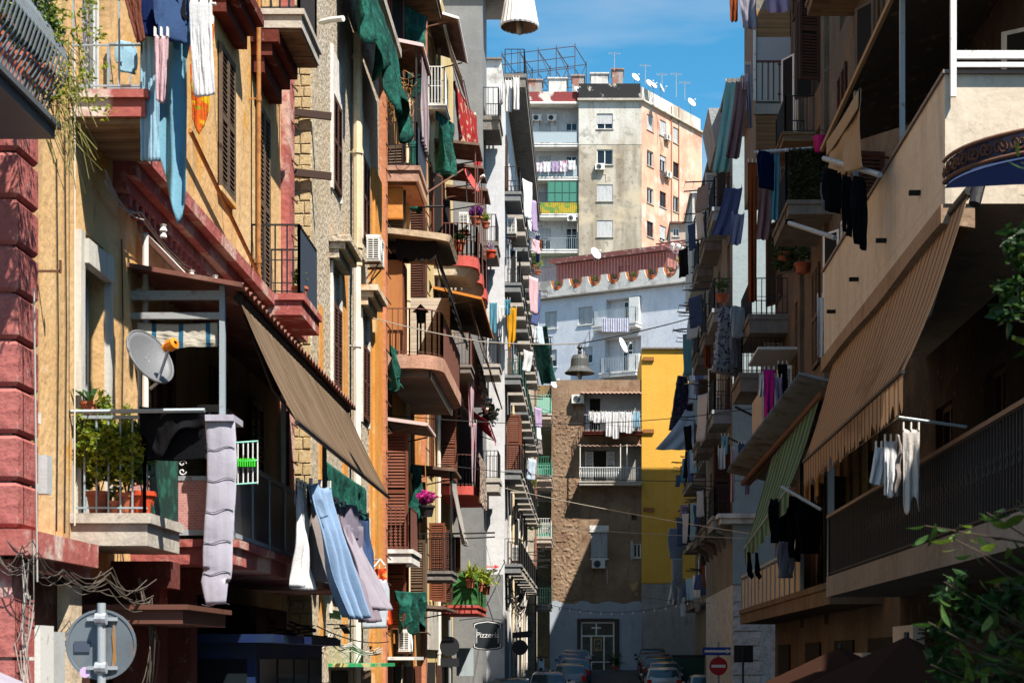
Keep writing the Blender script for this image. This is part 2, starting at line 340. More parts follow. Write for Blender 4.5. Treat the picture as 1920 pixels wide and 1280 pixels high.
def corr(name, A, B, C, D, m, n=16, amp=.025, parent=None, **k):
    "corrugated sheet: A-B is the wall edge, D-C the outer edge; ribs run from wall to outer edge"
    A, B, C, D = [Vector(q) for q in (A, B, C, D)]; nn = n * 4; mb = MB(); nrm = (B - A).cross(D - A).normalized()
    if nrm.z < 0: nrm = -nrm
    for off in (0, -.012):
        mb.grid(lambda u, v: (A.lerp(B, u)).lerp(D.lerp(C, u), v) + nrm * (amp * math.sin(u * n * 2 * math.pi) + off), nn, 1)
    return ob(name, mb, m, parent, **k)
def awning(name, A, B, C, D, m, label, cat='awning', valance=.2, vm=None, scallop=0, sag=.06, roller=True, rail=GALV, fray=0, nu=40, nv=10, arms=True, group=None):
    "fabric from roller A-B down to front bar D-C, valance hanging from the bar"
    A, B, C, D = [Vector(q) for q in (A, B, C, D)]; t = thing(name, D, label, cat, group); mb = MB()
    def fn(u, v):
        p = A.lerp(B, u).lerp(D.lerp(C, u), v); p.z -= sag * math.sin(math.pi * v) + .012 * math.sin(u * 23) * math.sin(math.pi * v); return p
    mb.grid(fn, nu, nv)
    for i, q in enumerate(list(mb.uv)): pass
    o = ob('fabric', mb, m, t, smooth=True); sm = o.modifiers.new('s', 'SOLIDIFY'); sm.thickness = .006
    bar = MB(); bar.tube([D, C], .025, 8); ob('front_bar', bar, rail, t)
    if roller: r = MB(); r.tube([A, B], .05, 10); ob('roller', r, rail, t)
    if valance:
        vv = MB(); rd = random.Random(len(label)); ns = nu * 3; hts = [valance * (1 - (rd.random() ** 2) * fray) for _ in range(ns + 1)]
        def fv(u, v):
            p = D.lerp(C, u); h = hts[int(u * ns + .5)]
            if scallop: h = valance * (.55 + .45 * abs(math.sin(u * scallop * math.pi)))
            p.z -= h * v + .02; p += Vector((0, 1, 0)).cross(C - D).normalized() * (.02 * math.sin(u * 41 + 1) * v); return p
        vv.grid(fv, ns, 2); ob('valance', vv, vm or m, t)
    if arms:
        for u in (.04, .96):
            ar = MB(); a = A.lerp(B, u); d = D.lerp(C, u); e = a.lerp(d, .5) + Vector((0, 0, -.28)); ar.tube([a + Vector((0, 0, -.12)), e, d], .018, 6); ob('arm', ar, rail, t)
    return t
# ---------------------------------------------------------------- fittings
def ac_unit(F, u, w, z, label, group='air conditioners on the walls', ends=True, L_=.8, H=.56, Dp=.3, fan=False, bracket=True):
    "outdoor unit with its back to the wall; u is its near end"
    t = thing('air_conditioner', F.p(u + L_ / 2, w, z), label, 'air conditioner', group)
    b = MB(); b.fbox(F, u, u + L_, w + .06, w + .06 + Dp, z, z + H); b.fbox(F, u - .006, u + L_ + .006, w + .055, w + .065 + Dp, z + H - .05, z + H + .01)
    ob('casing', b, WHITEP, t)
    g = MB(); d = MB()
    for s, uu in ((-1, u), ):
        d.fbox(F, uu - .004, uu - .001, w + .09, w + .03 + Dp, z + .05, z + H - .08)
        for k in range(10): zz_ = z + .05 + (H - .13) * k / 9; g.fbox(F, uu - .014, uu - .005, w + .09, w + .03 + Dp, zz_ - .008, zz_ + .008)
        for k in range(3): ww = w + .09 + (Dp - .06) * k / 2; g.fbox(F, uu - .016, uu - .0045, ww - .009, ww + .009, z + .045, z + H - .075)
    ob('side_vent', d, DARK, t); ob('grille', g, WHITEP, t)
    c = F.p(u + L_ * .4, w + .062 + Dp, z + H * .48); q = MB(); q.disc(c, H * .4, F.n, 20); ob('fan_opening', q, DARK, t)
    q = MB()
    for r in (.12, .24, .34, .42): q.tube([c + F.n * .01 + F.d * (H * r * math.cos(a)) + Vector((0, 0, H * r * math.sin(a))) for a in [i * math.pi / 10 for i in range(21)]], .006, 4)
    ob('fan_guard', q, WHITEP if not fan else GREYM, t)
    if bracket:
        k = MB()
        for a in (.12, L_ - .16): k = MB(); k.fbox(F, u + a, u + a + .04, w + .002, w + .08 + Dp, z - .05, z - .003); k.beam(F.p(u + a + .02, w + .02, z - .38), F.p(u + a + .02, w + Dp, z - .06), .03); ob('bracket', k, RUSTY, t)
    h = MB(); h.tube([F.p(u + L_ + .01, w + .2, z + .12), F.p(u + L_ + .1, w + .18, z + .05), F.p(u + L_ + .14, w + .05, z - .2), F.p(u + L_ + .15, w + .03, z - .9)], .018, 6); ob('hose', h, CABLEW, t)
    return t
def dish(c, n, r, m, label, arm=True, post=None, cat='satellite dish', group='satellite dishes', lnb=None):
    c = Vector(c); n = Vector(n).normalized(); t = thing('satellite_dish', c, label, cat, group)
    up = Vector((0, 0, 1)); side = n.cross(up).normalized(); u2 = side.cross(n).normalized(); mb = MB(); k = 28; rg = 6; vs = []
    for i in range(rg + 1):
        q = r * i / rg
        for j in range(k):
            a = 2 * math.pi * j / k; vs.append(c + side * (q * .92 * math.cos(a)) + u2 * (q * math.sin(a)) + n * (q * q / r * .22))
    mb.add(vs, [(i * k + j, i * k + (j + 1) % k, (i + 1) * k + (j + 1) % k, (i + 1) * k + j) for i in range(rg) for j in range(k)])
    o = ob('reflector', mb, m, t, smooth=True); s = o.modifiers.new('s', 'SOLIDIFY'); s.thickness = .012 * max(1, r / .3); s.offset = 0
    rim = MB(); rim.tube([c + side * (r * .92 * math.cos(a)) + u2 * (r * math.sin(a)) + n * (r * .22) for a in [2 * math.pi * j / k for j in range(k + 1)]], .012 * max(.7, r / .3), 5); ob('rim', rim, m, t, smooth=True)
    if arm:
        a0 = c - u2 * r * .95 + n * r * .1; a1 = c + n * r * 1.15 - u2 * r * .18; mb = MB(); mb.tube([a0 - n * .1, a0, a1], .016 * max(.8, r / .3), 6); ob('feed_arm', mb, LGREY, t)
        d = (c - a1).normalized(); mb = MB(); mb.lathe([(.02, -.06), (.055, -.05), (.06, .02), (.04, .05), (.045, .08), (.001, .082)], a1 + n * .02, 10, d); ob('feed_horn', mb, lnb or WHITEP, t)
    b = MB(); b.tube([c - n * .02, c - n * .12], .05, 8)
    for q in (post or []): pass
    if post: b.tube([c - n * .12] + [Vector(p) for p in post], .02, 6)
    ob('mount', b, GALV, t); return t
# ---------------------------------------------------------------- cloth
def crease(p, s, k): return mnoise.noise(Vector(p) * s + Vector((k * 3.7, k * 1.3, k)))
def sheet(name, A, B, length, m, label, cat, slant=(0, 0, 0), back=.25, folds=5, amp=.05, taper=1., group='laundry drying over the street', nu=34, nv=40, bottom=None, pegs=True, curl=0., seed=None):
    "cloth folded over a line A-B, hanging `length` in front with a short flap behind"
    A = Vector(A); B = Vector(B); sl = Vector(slant); k = seed if seed is not None else len(label) + length * 10; d = (B - A); nrm = d.cross(Vector((0, 0, 1))).normalized()
    if nrm.y > 0: nrm = -nrm
    t = thing(name, (A + B) / 2 - Vector((0, 0, length)), label, cat, group); mb = MB()
    def fn(u, v):
        s = v * (length + back) - back; h = abs(s); f = h / length; q = .5 + (u - .5) * (1 + (taper - 1) * f)
        p = A.lerp(B, q); p.z -= .02 * math.sin(u * math.pi) + (min(.05, (B - A).length * .07) * abs(math.sin(u * 2 * math.pi)) * (1 - .6 * min(1, f)) if pegs else 0)
        if s >= 0:
            p += sl * (f ** 1.3) + nrm * (.012 + amp * f * math.sin(u * folds * 2 * math.pi + k + f * 1.5) + (amp * .8 * crease((u * 3, f * 2, 0), 1.2, k) + .012 * crease((u * 11, f * 4, 1), 1, k) + .006 * crease((u * 25, f * 14, 2), 1, k)) * min(1, f * 3) + curl * f * f)
            hh = h
            if bottom: hh = h * (1 + (bottom(u) - 1) * f)
            p.z -= hh + .03 * f * crease((u * 2, 1, 0), 2, k)
        else:
            p += sl * (f ** 1.3) - nrm * (.012 + .4 * amp * f); p.z -= h
        return p
    mb.grid(fn, nu, nv); o = ob('fabric', mb, m, t, smooth=True); md = o.modifiers.new('s', 'SOLIDIFY'); md.thickness = .006
    if pegs:
        for u in (.05, .5, .95):
            pg = MB(); p = A.lerp(B, u); pg.fbox(Fr(p.x, p.y, *d.normalized()[:2], *nrm[:2]), -.007, .007, -.02, .03, p.z - .04, p.z + .05); ob('peg', pg, WHITEP, t)
    return t
def ftube(mb, path, w, th, side, k=0, n=18, wr=.022, flat=.32):
    "flattened tube (sleeve, leg, body): centre path, half widths, half thicknesses"
    path = [Vector(p) for p in path]; side = Vector(side).normalized(); M_ = max(16, 2 * (len(path) - 1)); vs = []; c0 = len(mb.v)
    for i in range(M_ + 1):
        f = i / M_ * (len(path) - 1); a = min(int(f), len(path) - 2); q = f - a; p = path[a].lerp(path[a + 1], q); ww = w[a] + (w[a + 1] - w[a]) * q; tt = th[a] + (th[a + 1] - th[a]) * q
        t = (path[a + 1] - path[a]).normalized(); nr = t.cross(side).normalized(); sd = nr.cross(t).normalized()
        for j in range(n):
            g = 2 * math.pi * j / n; e = math.sin(g); cs = math.cos(g); r = p + sd * (ww * cs) + nr * (flat * tt * math.copysign(abs(e) ** .6, e))
            pu = ww * cs; r += nr * (wr * (1.3 * crease((pu * 22, r.z * 2.2, k * .7), 1, k) + .9 * crease((pu * 9, r.z * 5, k), 1, k))) + sd * (wr * .7 * crease((0, r.z * 4, cs), 1.3, k)); vs.append(r)
    fs = [(i * n + j, i * n + (j + 1) % n, (i + 1) * n + (j + 1) % n, (i + 1) * n + j) for i in range(M_) for j in range(n)] + [tuple(range(n))[::-1], tuple(range(M_ * n, M_ * n + n))]
    uv = [(j / n, i / M_) for i in range(M_ + 1) for j in range(n)]
    mb.add(vs, fs, uv)
def garment(kind, P0, side, m, label, size=1., slant=(0, 0, 0), group='laundry drying over the street', cat=None, k=None):
    "shirt / trousers / skirt / small, hanging from the point P0 on a line that runs along `side`"
    P0 = Vector(P0); s = Vector(side).normalized(); sl = Vector(slant); dn = Vector((0, 0, -1)); k = k if k is not None else len(label); mb = MB(); S = size
    q = lambda a, d: P0 + s * (a * S) + dn * (d * S) + sl * (d / 1.)
    if kind == 'shirt':
        ftube(mb, [q(0, 0), q(0, .12), q(0, .45), q(0.01, .72)], [x * S for x in (.12, .19, .21, .23)], [x * S for x in (.02, .05, .06, .05)], s, k)
        for a in (-1, 1): ftube(mb, [q(a * .12, .04), q(a * .2, .2), q(a * .2, .42), q(a * .17, .58 + .04 * a)], [x * S for x in (.1, .085, .07, .06)], [x * S for x in (.03, .035, .03, .025)], s, k + a)
    elif kind == 'shirt_down':     # pegged by the hem, sleeves falling
        ftube(mb, [q(0, 0), q(0, .25), q(0, .55), q(0, .7)], [x * S for x in (.2, .2, .19, .13)], [x * S for x in (.02, .05, .06, .03)], s, k)
        for a in (-1, 1): ftube(mb, [q(a * .13, .56), q(a * .13, .75), q(a * .1, .95), q(a * .09, 1.1 + .05 * a)], [x * S for x in (.1, .09, .075, .06)], [x * S for x in (.035, .035, .03, .025)], s, k + a)
    elif kind == 'trousers':
        ftube(mb, [q(0, 0), q(0, .1), q(0, .26), q(0, .33)], [x * S for x in (.13, .16, .18, .17)], [x * S for x in (.02, .05, .07, .05)], s, k)
        for a in (-1, 1): ftube(mb, [q(a * .08, .2), q(a * .085, .5), q(a * .08, .8), q(a * .07, 1.05 + .03 * a)], [x * S for x in (.11, .1, .085, .08)], [x * S for x in (.06, .05, .04, .04)], s, k + a)
    elif kind == 'dress':
        ftube(mb, [q(0, 0), q(0, .2), q(0, .7), q(0, 1.25)], [x * S for x in (.14, .2, .3, .42)], [x * S for x in (.02, .05, .09, .1)], s, k, 22, .06, .6)
    elif kind == 'socks':
        for a in (-.08, .08): ftube(mb, [q(a, 0), q(a, .15), q(a, .28), q(a + .07, .34)], [x * S for x in (.045, .042, .045, .035)], [x * S for x in (.015, .02, .025, .02)], s, k)
    elif kind == 'briefs':
        ftube(mb, [q(0, 0), q(0, .1), q(0, .2), q(0, .27)], [x * S for x in (.17, .17, .12, .05)], [x * S for x in (.015, .03, .03, .02)], s, k)
    elif kind == 'pole':          # bunched cloth hanging straight
        ftube(mb, [q(0, 0), q(0, .4), q(0, .9), q(0, 1.4)], [x * S for x in (.06, .1, .13, .15)], [x * S for x in (.03, .05, .06, .05)], s, k, 18, .05, .7)
    nm = {'shirt_down': 'shirt', 'socks': 'sock_pair', 'pole': 'hanging_cloth'}.get(kind, kind)
    o = ob(nm, mb, m, None, label, cat or nm.replace('_', ' '), group, smooth=True); return o
def line(name, pts, r, m, label, cat='cable', sag=0., group=None, n=14):
    "wire with a catenary-like sag between points"
    mb = MB(); out = []
    for a, b in zip(pts, pts[1:]):
        a = Vector(a); b = Vector(b)
        for i in range(n): u = i / n; q = a.lerp(b, u); q.z -= sag * 4 * u * (1 - u); out.append(q)
    out.append(Vector(pts[-1])); mb.tube(out, r, 5); return ob(name, mb, m, None, label, cat, group)
# ---------------------------------------------------------------- plants
def leaves(mb, c, rad, n, size, rd, up=.3, hollow=.2):
    c = Vector(c)
    for _ in range(n):
        d = Vector((rd.gauss(0, 1), rd.gauss(0, 1), rd.gauss(0, 1))).normalized() * (hollow + (1 - hollow) * rd.random() ** .5)
        lump = .75 + .5 * mnoise.noise(d * 1.9 + c)
        p = c + Vector((d.x * rad[0], d.y * rad[1], d.z * rad[2])) * lump; t = (Vector((rd.gauss(0, 1), rd.gauss(0, 1), rd.gauss(0, .6) + up)) + d * .6).normalized()
        s = t.cross(Vector((rd.gauss(0, 1), rd.gauss(0, 1), rd.gauss(0, 1)))).normalized(); z = size * rd.uniform(.6, 1.3); nr = t.cross(s) * (z * .12)
        mb.add([p - t * z * .5, p + s * z * .28 + nr, p + t * z * .6, p - s * z * .28 + nr], [(0, 1, 2), (0, 2, 3)])
def pot(c, r, h, m=None, parent=None, name='pot'):
    mb = MB(); mb.lathe([(.001, 0), (r * .72, 0), (r * .95, h * .8), (r * 1.08, h * .8), (r * 1.08, h), (r * .95, h), (r * .9, h * .88), (.001, h * .86)], c, 16); return ob(name, mb, m or TERRA, parent, smooth=False)
def potted(c, r, h, label, kind='bush', spread=.3, tall=.4, m=None, lm=None, n=160, size=.06, seed=1, group='potted plants on the balconies', fl=None):
    rd = random.Random(seed); t = thing('potted_plant', c, label, 'plant', group); pot(c, r, h, m, t); c = Vector(c); mb = MB(); st = MB()
    top = c + Vector((0, 0, h))
    if kind == 'bush':
        leaves(mb, top + Vector((0, 0, tall * .55)), (spread, spread, tall * .6), n, size, rd)
        for i in range(6): a = rd.uniform(0, 6.3); st.tube([top - Vector((0, 0, .03)), top + Vector((math.cos(a) * spread * .6, math.sin(a) * spread * .6, tall * .7))], .006, 4)
    elif kind == 'spiky':
        for i in range(n):
            a = rd.uniform(0, 6.3); el = rd.uniform(.2, 1.35); L_ = tall * rd.uniform(.6, 1.1); d = Vector((math.cos(a) * math.cos(el), math.sin(a) * math.cos(el), math.sin(el))); s = d.cross(Vector((0, 0, 1))).normalized() * size * .5
            b0 = top; m1 = b0 + d * L_ * .6; e = m1 + (d + Vector((0, 0, -.7))).normalized() * L_ * .45; mb.add([b0 - s * .6, b0 + s * .6, m1 + s, m1 - s, e], [(0, 1, 2, 3), (3, 2, 4)])
        st.tube([top - Vector((0, 0, .05)), top + Vector((0, 0, .06))], .03, 6)
    elif kind == 'trail':
        for i in range(n):
            f = rd.random(); a = rd.uniform(0, 6.3); rr = spread * (.4 + .6 * rd.random()); p = top + Vector((math.cos(a) * rr, math.sin(a) * rr, .1 - f * tall)); leaves(mb, p, (.05, .05, .05), 3, size, rd, -.5)
        for i in range(5): a = rd.uniform(0, 6.3); st.tube([top, top + Vector((math.cos(a) * spread, math.sin(a) * spread, .08)), top + Vector((math.cos(a) * spread * 1.1, math.sin(a) * spread * 1.1, -tall * .8))], .005, 4)
    ob('stem', st, STEM, t); ob('foliage', mb, lm or LEAF, t)
    if fl:
        q = MB(); leaves(q, top + Vector((0, 0, tall * .6)), (spread * 1.05, spread * 1.05, tall * .55), fl[1], fl[2], rd, .2, .75); ob('flowers', q, fl[0], t)
    return t
# ================================================================ GROUND
ASPH = mat('asphalt', (.05, .05, .052), .9, [((.075, .072, .07), 1.2, .4, .7), ((.03, .03, .03), 4, .5, .75)], .3, 40)
PAVE = mat('basalt_paving', (.075, .072, .07), .85, [((.12, .115, .11), .8, .4, .7), ((.07, .07, .07), 5, .5, .75)], .25, 25)
mb = MB(); ys = [-60, 0, 40, 74, 80, 88, 96, 102.5, 130, 700]
for a, b in zip(ys, ys[1:]): mb.add([(-400, a, ground_z(a) - .02), (400, a, ground_z(a) - .02), (400, b, ground_z(b) - .02), (-400, b, ground_z(b) - .02)], [(0, 1, 2, 3)])
ob('ground', mb, PAVE, kind='structure')
mb = MB()
for a, b in zip(ys[1:8], ys[2:8]): mb.add([(-3.0, a, ground_z(a)), (4.2, a, ground_z(a)), (4.2, b, ground_z(b)), (-3.0, b, ground_z(b))], [(0, 1, 2, 3)])
ob('road', mb, ASPH, kind='structure')
for s, (xa, xb) in enumerate(((-3.4, -2.3), (4.2, 6.5))):
    mb = MB()
    for a, b in zip(ys[1:8], ys[2:8]): mb.hexa([(xa, a, ground_z(a) - .1), (xb, a, ground_z(a) - .1), (xb, b, ground_z(b) - .1), (xa, b, ground_z(b) - .1), (xa, a, ground_z(a) + .12), (xb, a, ground_z(a) + .12), (xb, b, ground_z(b) + .12), (xa, b, ground_z(b) + .12)])
    ob('pavement', mb, PAVE, kind='structure')

# ================================================================ LEFT 1: yellow stucco house with red corner blocks
YEL = plaster('ochre_stucco', (.64, .4, .185), .6, (.7, .5, .28), .3, (.62, .32, .08), .8, (.57, .67), gr=.9)
RED = plaster('red_stucco', (.35, .1, .09), .6, (.42, .16, .145), .5, (.52, .34, .29), .7, (.52, .58))
REDD = plaster('dark_red_stucco', (.12, .03, .022), .6, None, .3)
CONC = plaster('weathered_concrete', (.42, .38, .33), .5, (.56, .53, .48), .3)
CONCD = plaster('dark_concrete', (.2, .18, .16), .5, None, .3)
PINKW = plaster('red_and_white_worn_slab', (.33, .09, .08), .6, (.45, .16, .14), .3, (.62, .55, .5), .4, (.5, .58))
WOODU = mat('weathered_boards', (.16, .1, .06), .9, [((.26, .18, .11), (1, 9, 9), .4, .7), ((.07, .045, .03), (2, 2, 2), .5, .75)], .2, 30)
F1 = FL(-5.0)
b1 = thing('apartment_house', (-5, 21, 0), 'yellow stucco house with red corner blocks and a covered veranda, nearest on the left', 'building')
H1 = [(16.86, 17.66, 3.62, 6.45), (16.9, 17.9, 7.75, 10.3), (23.12, 24.0, 8.55, 10.6), (25.75, 26.65, 7.66, 10.65), (19.6, 20.5, 3.62, 6.1), (22.6, 23.5, 3.62, 6.1), (25.2, 26.1, 3.62, 6.1)]
wall(b1, F1, 14.9, 28.45, 3.0, 17, YEL, H1, .28)
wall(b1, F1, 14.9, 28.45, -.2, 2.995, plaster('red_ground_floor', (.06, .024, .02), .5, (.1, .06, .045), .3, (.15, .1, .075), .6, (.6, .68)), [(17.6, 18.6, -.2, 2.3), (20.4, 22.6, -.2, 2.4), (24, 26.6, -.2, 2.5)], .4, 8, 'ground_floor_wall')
# corner pilaster with rusticated blocks
mb = MB(); mb.box(-6.5, -4.9, 14.55, 15.0, -.2, 3.05); mb.box(-6.5, -4.9, 14.55, 15.0, 3.3, 17); ob('corner_pilaster', mb, RED, b1)
qv = [unit_block('quoin_block_mesh', RED, .06, i) for i in range(3)]
z = 3.32; i = 0
while z < 10.5:
    h = .385
    mb = MB(); x0, x1, y0, y1 = -6.5, -4.83, 14.5, 15.03; c = .034
    lo = [(x0, y0, z), (x1, y0, z), (x1, y1, z), (x0, y1, z)]
    mb.hexa([(x0, y0 + c, z), (x1 - c, y0 + c, z), (x1 - c, y1, z), (x0, y1, z), (x0, y0, z + c), (x1, y0, z + c), (x1, y1, z + c), (x0, y1, z + c)])
    mb.hexa([(x0, y0, z + c), (x1, y0, z + c), (x1, y1, z + c), (x0, y1, z + c), (x0, y0, z + h - c), (x1, y0, z + h - c), (x1, y1, z + h - c), (x0, y1, z + h - c)])
    mb.hexa([(x0, y0, z + h - c), (x1, y0, z + h - c), (x1, y1, z + h - c), (x0, y1, z + h - c), (x0, y0 + c, z + h), (x1 - c, y0 + c, z + h), (x1 - c, y1, z + h), (x0, y1, z + h)])
    ob('quoin_block', mb, RED, b1); z += h + .016; i += 1
z = .1
while z < 2.7:
    mb = MB(); mb.box(-6.5, -4.86, 14.5, 15.02, z, z + .5); ob('quoin_block', mb, RED, b1); z += .53
mb = MB(); mb.box(-6.6, -4.72, 14.42, 15.12, 3.08, 3.3); mb.fbox(F1, 15.12, 16.5, .002, .28, 3.08, 3.3); mb.fbox(F1, 15.12, 16.5, .002, .2, 2.98, 3.08); ob('ledge', mb, PINKW, b1)
# moulded string course with small steps, runs down the wall
mb = MB()
for a, b, c in ((7.15, 7.3, .14), (7.3, 7.46, .24), (7.46, 7.62, .36)): mb.fbox(F1, 18.0, 28.4, .002, c, a, b)
ob('string_course', mb, RED, b1)
for i in range(40): mb = MB(); mb.fbox(F1, 18.2 + i * .255, 18.3 + i * .255, .005, .13, 7.03, 7.148); ob('dentil', mb, RED, b1)
# windows
BRN = mat('aged_white_wood', (.55, .53, .48), .7, [((.35, .31, .26), (9, 9, 1), .45, .7, .8)], .1)
BLUEW = mat('pale_blue_grey_paint', (.36, .42, .45), .7, [((.22, .24, .24), (8, 8, 1), .5, .7, .8)], .1)
window(b1, F1, 16.9, 17.62, 3.66, 6.1, 'glass', BLUEW, False, w=-.2)
mb = MB(); mb.fbox(F1, 16.8, 17.72, .002, .1, 6.1, 6.34); ob('blind_box', mb, BRN, b1)
mb = MB(); mb.fbox(F1, 16.68, 16.82, .002, .06, 3.62, 6.4); mb.fbox(F1, 17.68, 17.8, .002, .06, 3.62, 6.4); ob('door_surround', mb, BRN, b1)
window(b1, F1, 16.95, 17.85, 7.8, 10.25, 'glass', WHITEM, False)
mb = MB(); mb.fbox(F1, 16.98, 17.2, -.04, -.02, 7.8, 10.2); ob('patterned_curtain', mb, mat('mosaic_curtain', (.1, .1, .12), .8, [((.5, .46, .4), 22, .5, .56), ((.5, .4, .1), 15, .6, .66)]), b1)
window(b1, F1, 23.15, 23.97, 8.6, 10.55, 'shut', SHG, True, YEL)
window(b1, F1, 25.78, 26.62, 7.7, 10.6, 'shut', SHG, False)
hood(b1, F1, 22.75, 24.3, 10.85, REDD, .4, .5); hood(b1, F1, 25.4, 27.0, 10.95, REDD, .42, .6)
for u in (19.6, 22.6, 25.2): window(b1, F1, u + .04, u + .86, 3.66, 6.05, 'shut', SHB, False)
# stucco strip near the corner of the next house
mb = MB(); mb.fbox(F1, 27.9, 28.4, .002, .14, 3.3, 17); ob('corner_strip', mb, RED, b1)
for i in range(16):
    z = 4.2 + i * .62; mb = MB(); mb.beam(F1.p(27.95, .1, z + .05), F1.p(28.35, .2, z - .02), .02, .02); ob('iron_spike', mb, RUSTY, b1)
# balconies
bw = balcony(b1, F1, 16.55, 17.85, .74, 3.6, CONC, None, .3); bw['label'] = 'pale concrete balcony crowded with potted plants'
r = rails(MB(), [F1.p(16.6, 0, 0), F1.p(16.6, .7, 0), F1.p(17.8, .7, 0), F1.p(17.8, 0, 0)], 3.61, 4.55, .105, .008, top=.04); ob('railing', r, GREYM, bw)
mb = MB(); mb.fbox(F1, 16.7, 17.78, .735, .745, 3.63, 4.5); ob('screen', mb, mat('dark_green_plastic_net', (.008, .035, .026), .6, [((.02, .12, .08), 7, .5, .6)], 0), bw)
bu = balcony(b1, F1, 16.55, 17.9, .72, 7.7, PINKW, None, .24); ob('railing', rails(MB(), [F1.p(16.6, 0, 0), F1.p(16.6, .68, 0), F1.p(17.85, .68, 0), F1.p(17.85, 0, 0)], 7.71, 8.62, .19, .008, .5), GREYM, bu)
for i in range(4):
    mb = MB(); mb.fbox(F1, 16.6 + i * .32, 16.9 + i * .32, .02, .7, 7.405, 7.457); ob('plank', mb, WOODU, bu)
balcony(b1, F1, 25.4, 27.05, .76, 7.62, PINKW, IRON, .3, 1.05, .15, .5, panel=None)
bb = balcony(b1, F1, 25.4, 27.05, .76, 11.85, CONC, IRON, .26, 1.0, .14)
for i in range(3):
    mb = MB(); mb.fbox(F1, 25.45 + i * .53, 25.95 + i * .53, .02, .74, 11.545, 11.588); ob('plank', mb, WOODU, bb)
mb = MB(); mb.fbox(F1, 25.5, 27.0, .725, .735, 7.7, 8.6); ob('railing_cloth', mb, mat('navy_screen_cloth', (.035, .05, .075), .8), b1)
# balcony with bowed bars above the corner
F1b = FL(-5.2); bc = balcony(b1, FL(-5.05), 11.9, 13.9, .72, 6.55, metal('dark_steel', (.1, .115, .13)), None, .12, w0=-.3); bc['label'] = 'balcony with bowed iron bars overgrown by plants'
mb = MB()
for i in range(22):
    y = 12.1 + i * .084; q = [(-4.42, 6.58), (-4.36, 6.72), (-4.25, 6.88), (-4.2, 7.03), (-4.27, 7.2), (-4.36, 7.35), (-4.38, 7.5), (-4.37, 7.66)]
    mb.tube([(a, y, c) for a, c in q], .011, 5)
for i in range(6):
    x = -4.45 - i * .1; mb.tube([(x, 13.87, 6.58), (x, 13.95, 6.8), (x, 14.01, 7.0), (x, 13.91, 7.3), (x, 13.88, 7.66)], .011, 5)
mb.tube([(-4.37, 11.9, 7.66), (-4.37, 13.88, 7.66), (-5.05, 13.88, 7.66)], .022, 6); mb.tube([(-4.42, 11.9, 6.62), (-4.42, 13.85, 6.62), (-5.05, 13.85, 6.62)], .018, 6)
ob('railing', mb, metal('weathered_steel', (.15, .18, .2), .15), bc)
mb = MB(); mb.box(-5.05, -4.45, 12.1, 13.8, 6.57, 6.79); ob('plant_trough', mb, plaster('faded_pink_plaster', (.42, .2, .17)), bc)
# veranda
ve = balcony(b1, F1, 18.7, 27.7, 1.14, 3.5, RED, None, .26); ve['label'] = 'long red-edged veranda under a tin roof'
vy0, vy1, vxo = 18.7, 27.7, -3.9
mb = MB(); mb.box(-5, -3.98, 18.74, 18.79, 4.16, 4.21); mb.box(-5, -3.98, 18.74, 18.79, 4.4, 4.45); mb.box(-5, -3.98, 18.74, 18.79, 3.56, 3.62)
for x in (-4.62, -4.02): mb.box(x, x + .05, 18.735, 18.785, 3.5, 4.45)
mb.box(-3.94, -3.9, 18.8, 27.6, 4.4, 4.45); mb.box(-3.94, -3.9, 18.8, 27.6, 3.55, 3.6)
for i in range(9): mb.box(-3.945, -3.895, 18.85 + i * 1.08, 18.9 + i * 1.08, 3.5, 4.45)
ob('railing', mb, GREYM, ve)
TILE = mat('pink_tiles', (.46, .22, .2), .5, brick=(9, (.5, .4, .37), (.38, .16, .15)))
mb = MB(); mb.box(-4.98, -4.02, 18.75, 18.77, 3.62, 4.16); ob('tile_panel', mb, TILE, ve)
mb = MB(); mb.box(-3.93, -3.91, 18.9, 27.6, 3.6, 4.38); ob('smoked_panel', mb, mat('smoked_panel', (.02, .018, .02), .3), ve)
mb = MB()
for s in (-1, 1):
    for t in (-1, 1):
        cx, cz = -4.5 + s * .055, 4.305 + t * .045; mb.tube([(cx + (.045 - a * .006) * math.cos(a * 1.1) * s, 18.765, cz + (.04 - a * .005) * math.sin(a * 1.1) * t) for a in [k * .5 for k in range(13)]], .007, 5)
mb.tube([(-4.5, 18.765, 4.22), (-4.5, 18.765, 4.4)], .008, 5); ob('scroll_ornament', mb, WHITEM, ve)
mb = MB()
for y in (18.72, 22.5, 26.0): mb = MB(); mb.box(-4.03, -3.97, y, y + .06, 3.5, 6.3); ob('post', mb, GREYM, ve)
for a, b in ((6.14, 6.24), (5.93, 6.0)): mb = MB(); mb.box(-5, -4.03, 18.72, 18.78, a, b); ob('crossbar', mb, metal('rusty_blue_grey', (.34, .36, .36), .4), ve)
TIN = mat('red_brown_tin', (.2, .08, .06), .6, [((.1, .05, .04), 4, .45, .7), ((.3, .2, .16), 2, .55, .7)], .05, metal=.1)
corr('tin_roof', (-5, 18.6, 6.5), (-5, 27.8, 6.5), (-3.75, 27.8, 6.28), (-3.75, 18.6, 6.28), TIN, 38, .03, ve)
mb = MB(); mb.hexa([(-5, 18.55, 6.46), (-3.75, 18.55, 6.24), (-3.75, 18.6, 6.24), (-5, 18.6, 6.46), (-5, 18.55, 6.51), (-3.75, 18.55, 6.29), (-3.75, 18.6, 6.29), (-5, 18.6, 6.51)]); ob('roof_edge', mb, TIN, ve)
BL = cloth('striped_blind', (.6, .55, .45), .3, (0, 3, [(0, (.62, .58, .5)), (.55, (.04, .16, .28)), (.72, (.62, .58, .5))]))
sheet('roll_blind', (-4.95, 18.8, 5.9), (-4.06, 18.8, 5.9), .26, BL, 'short rolled blind with cream and blue stripes under the tin roof', 'blind', back=.02, folds=2, amp=.012, group=None, pegs=False)
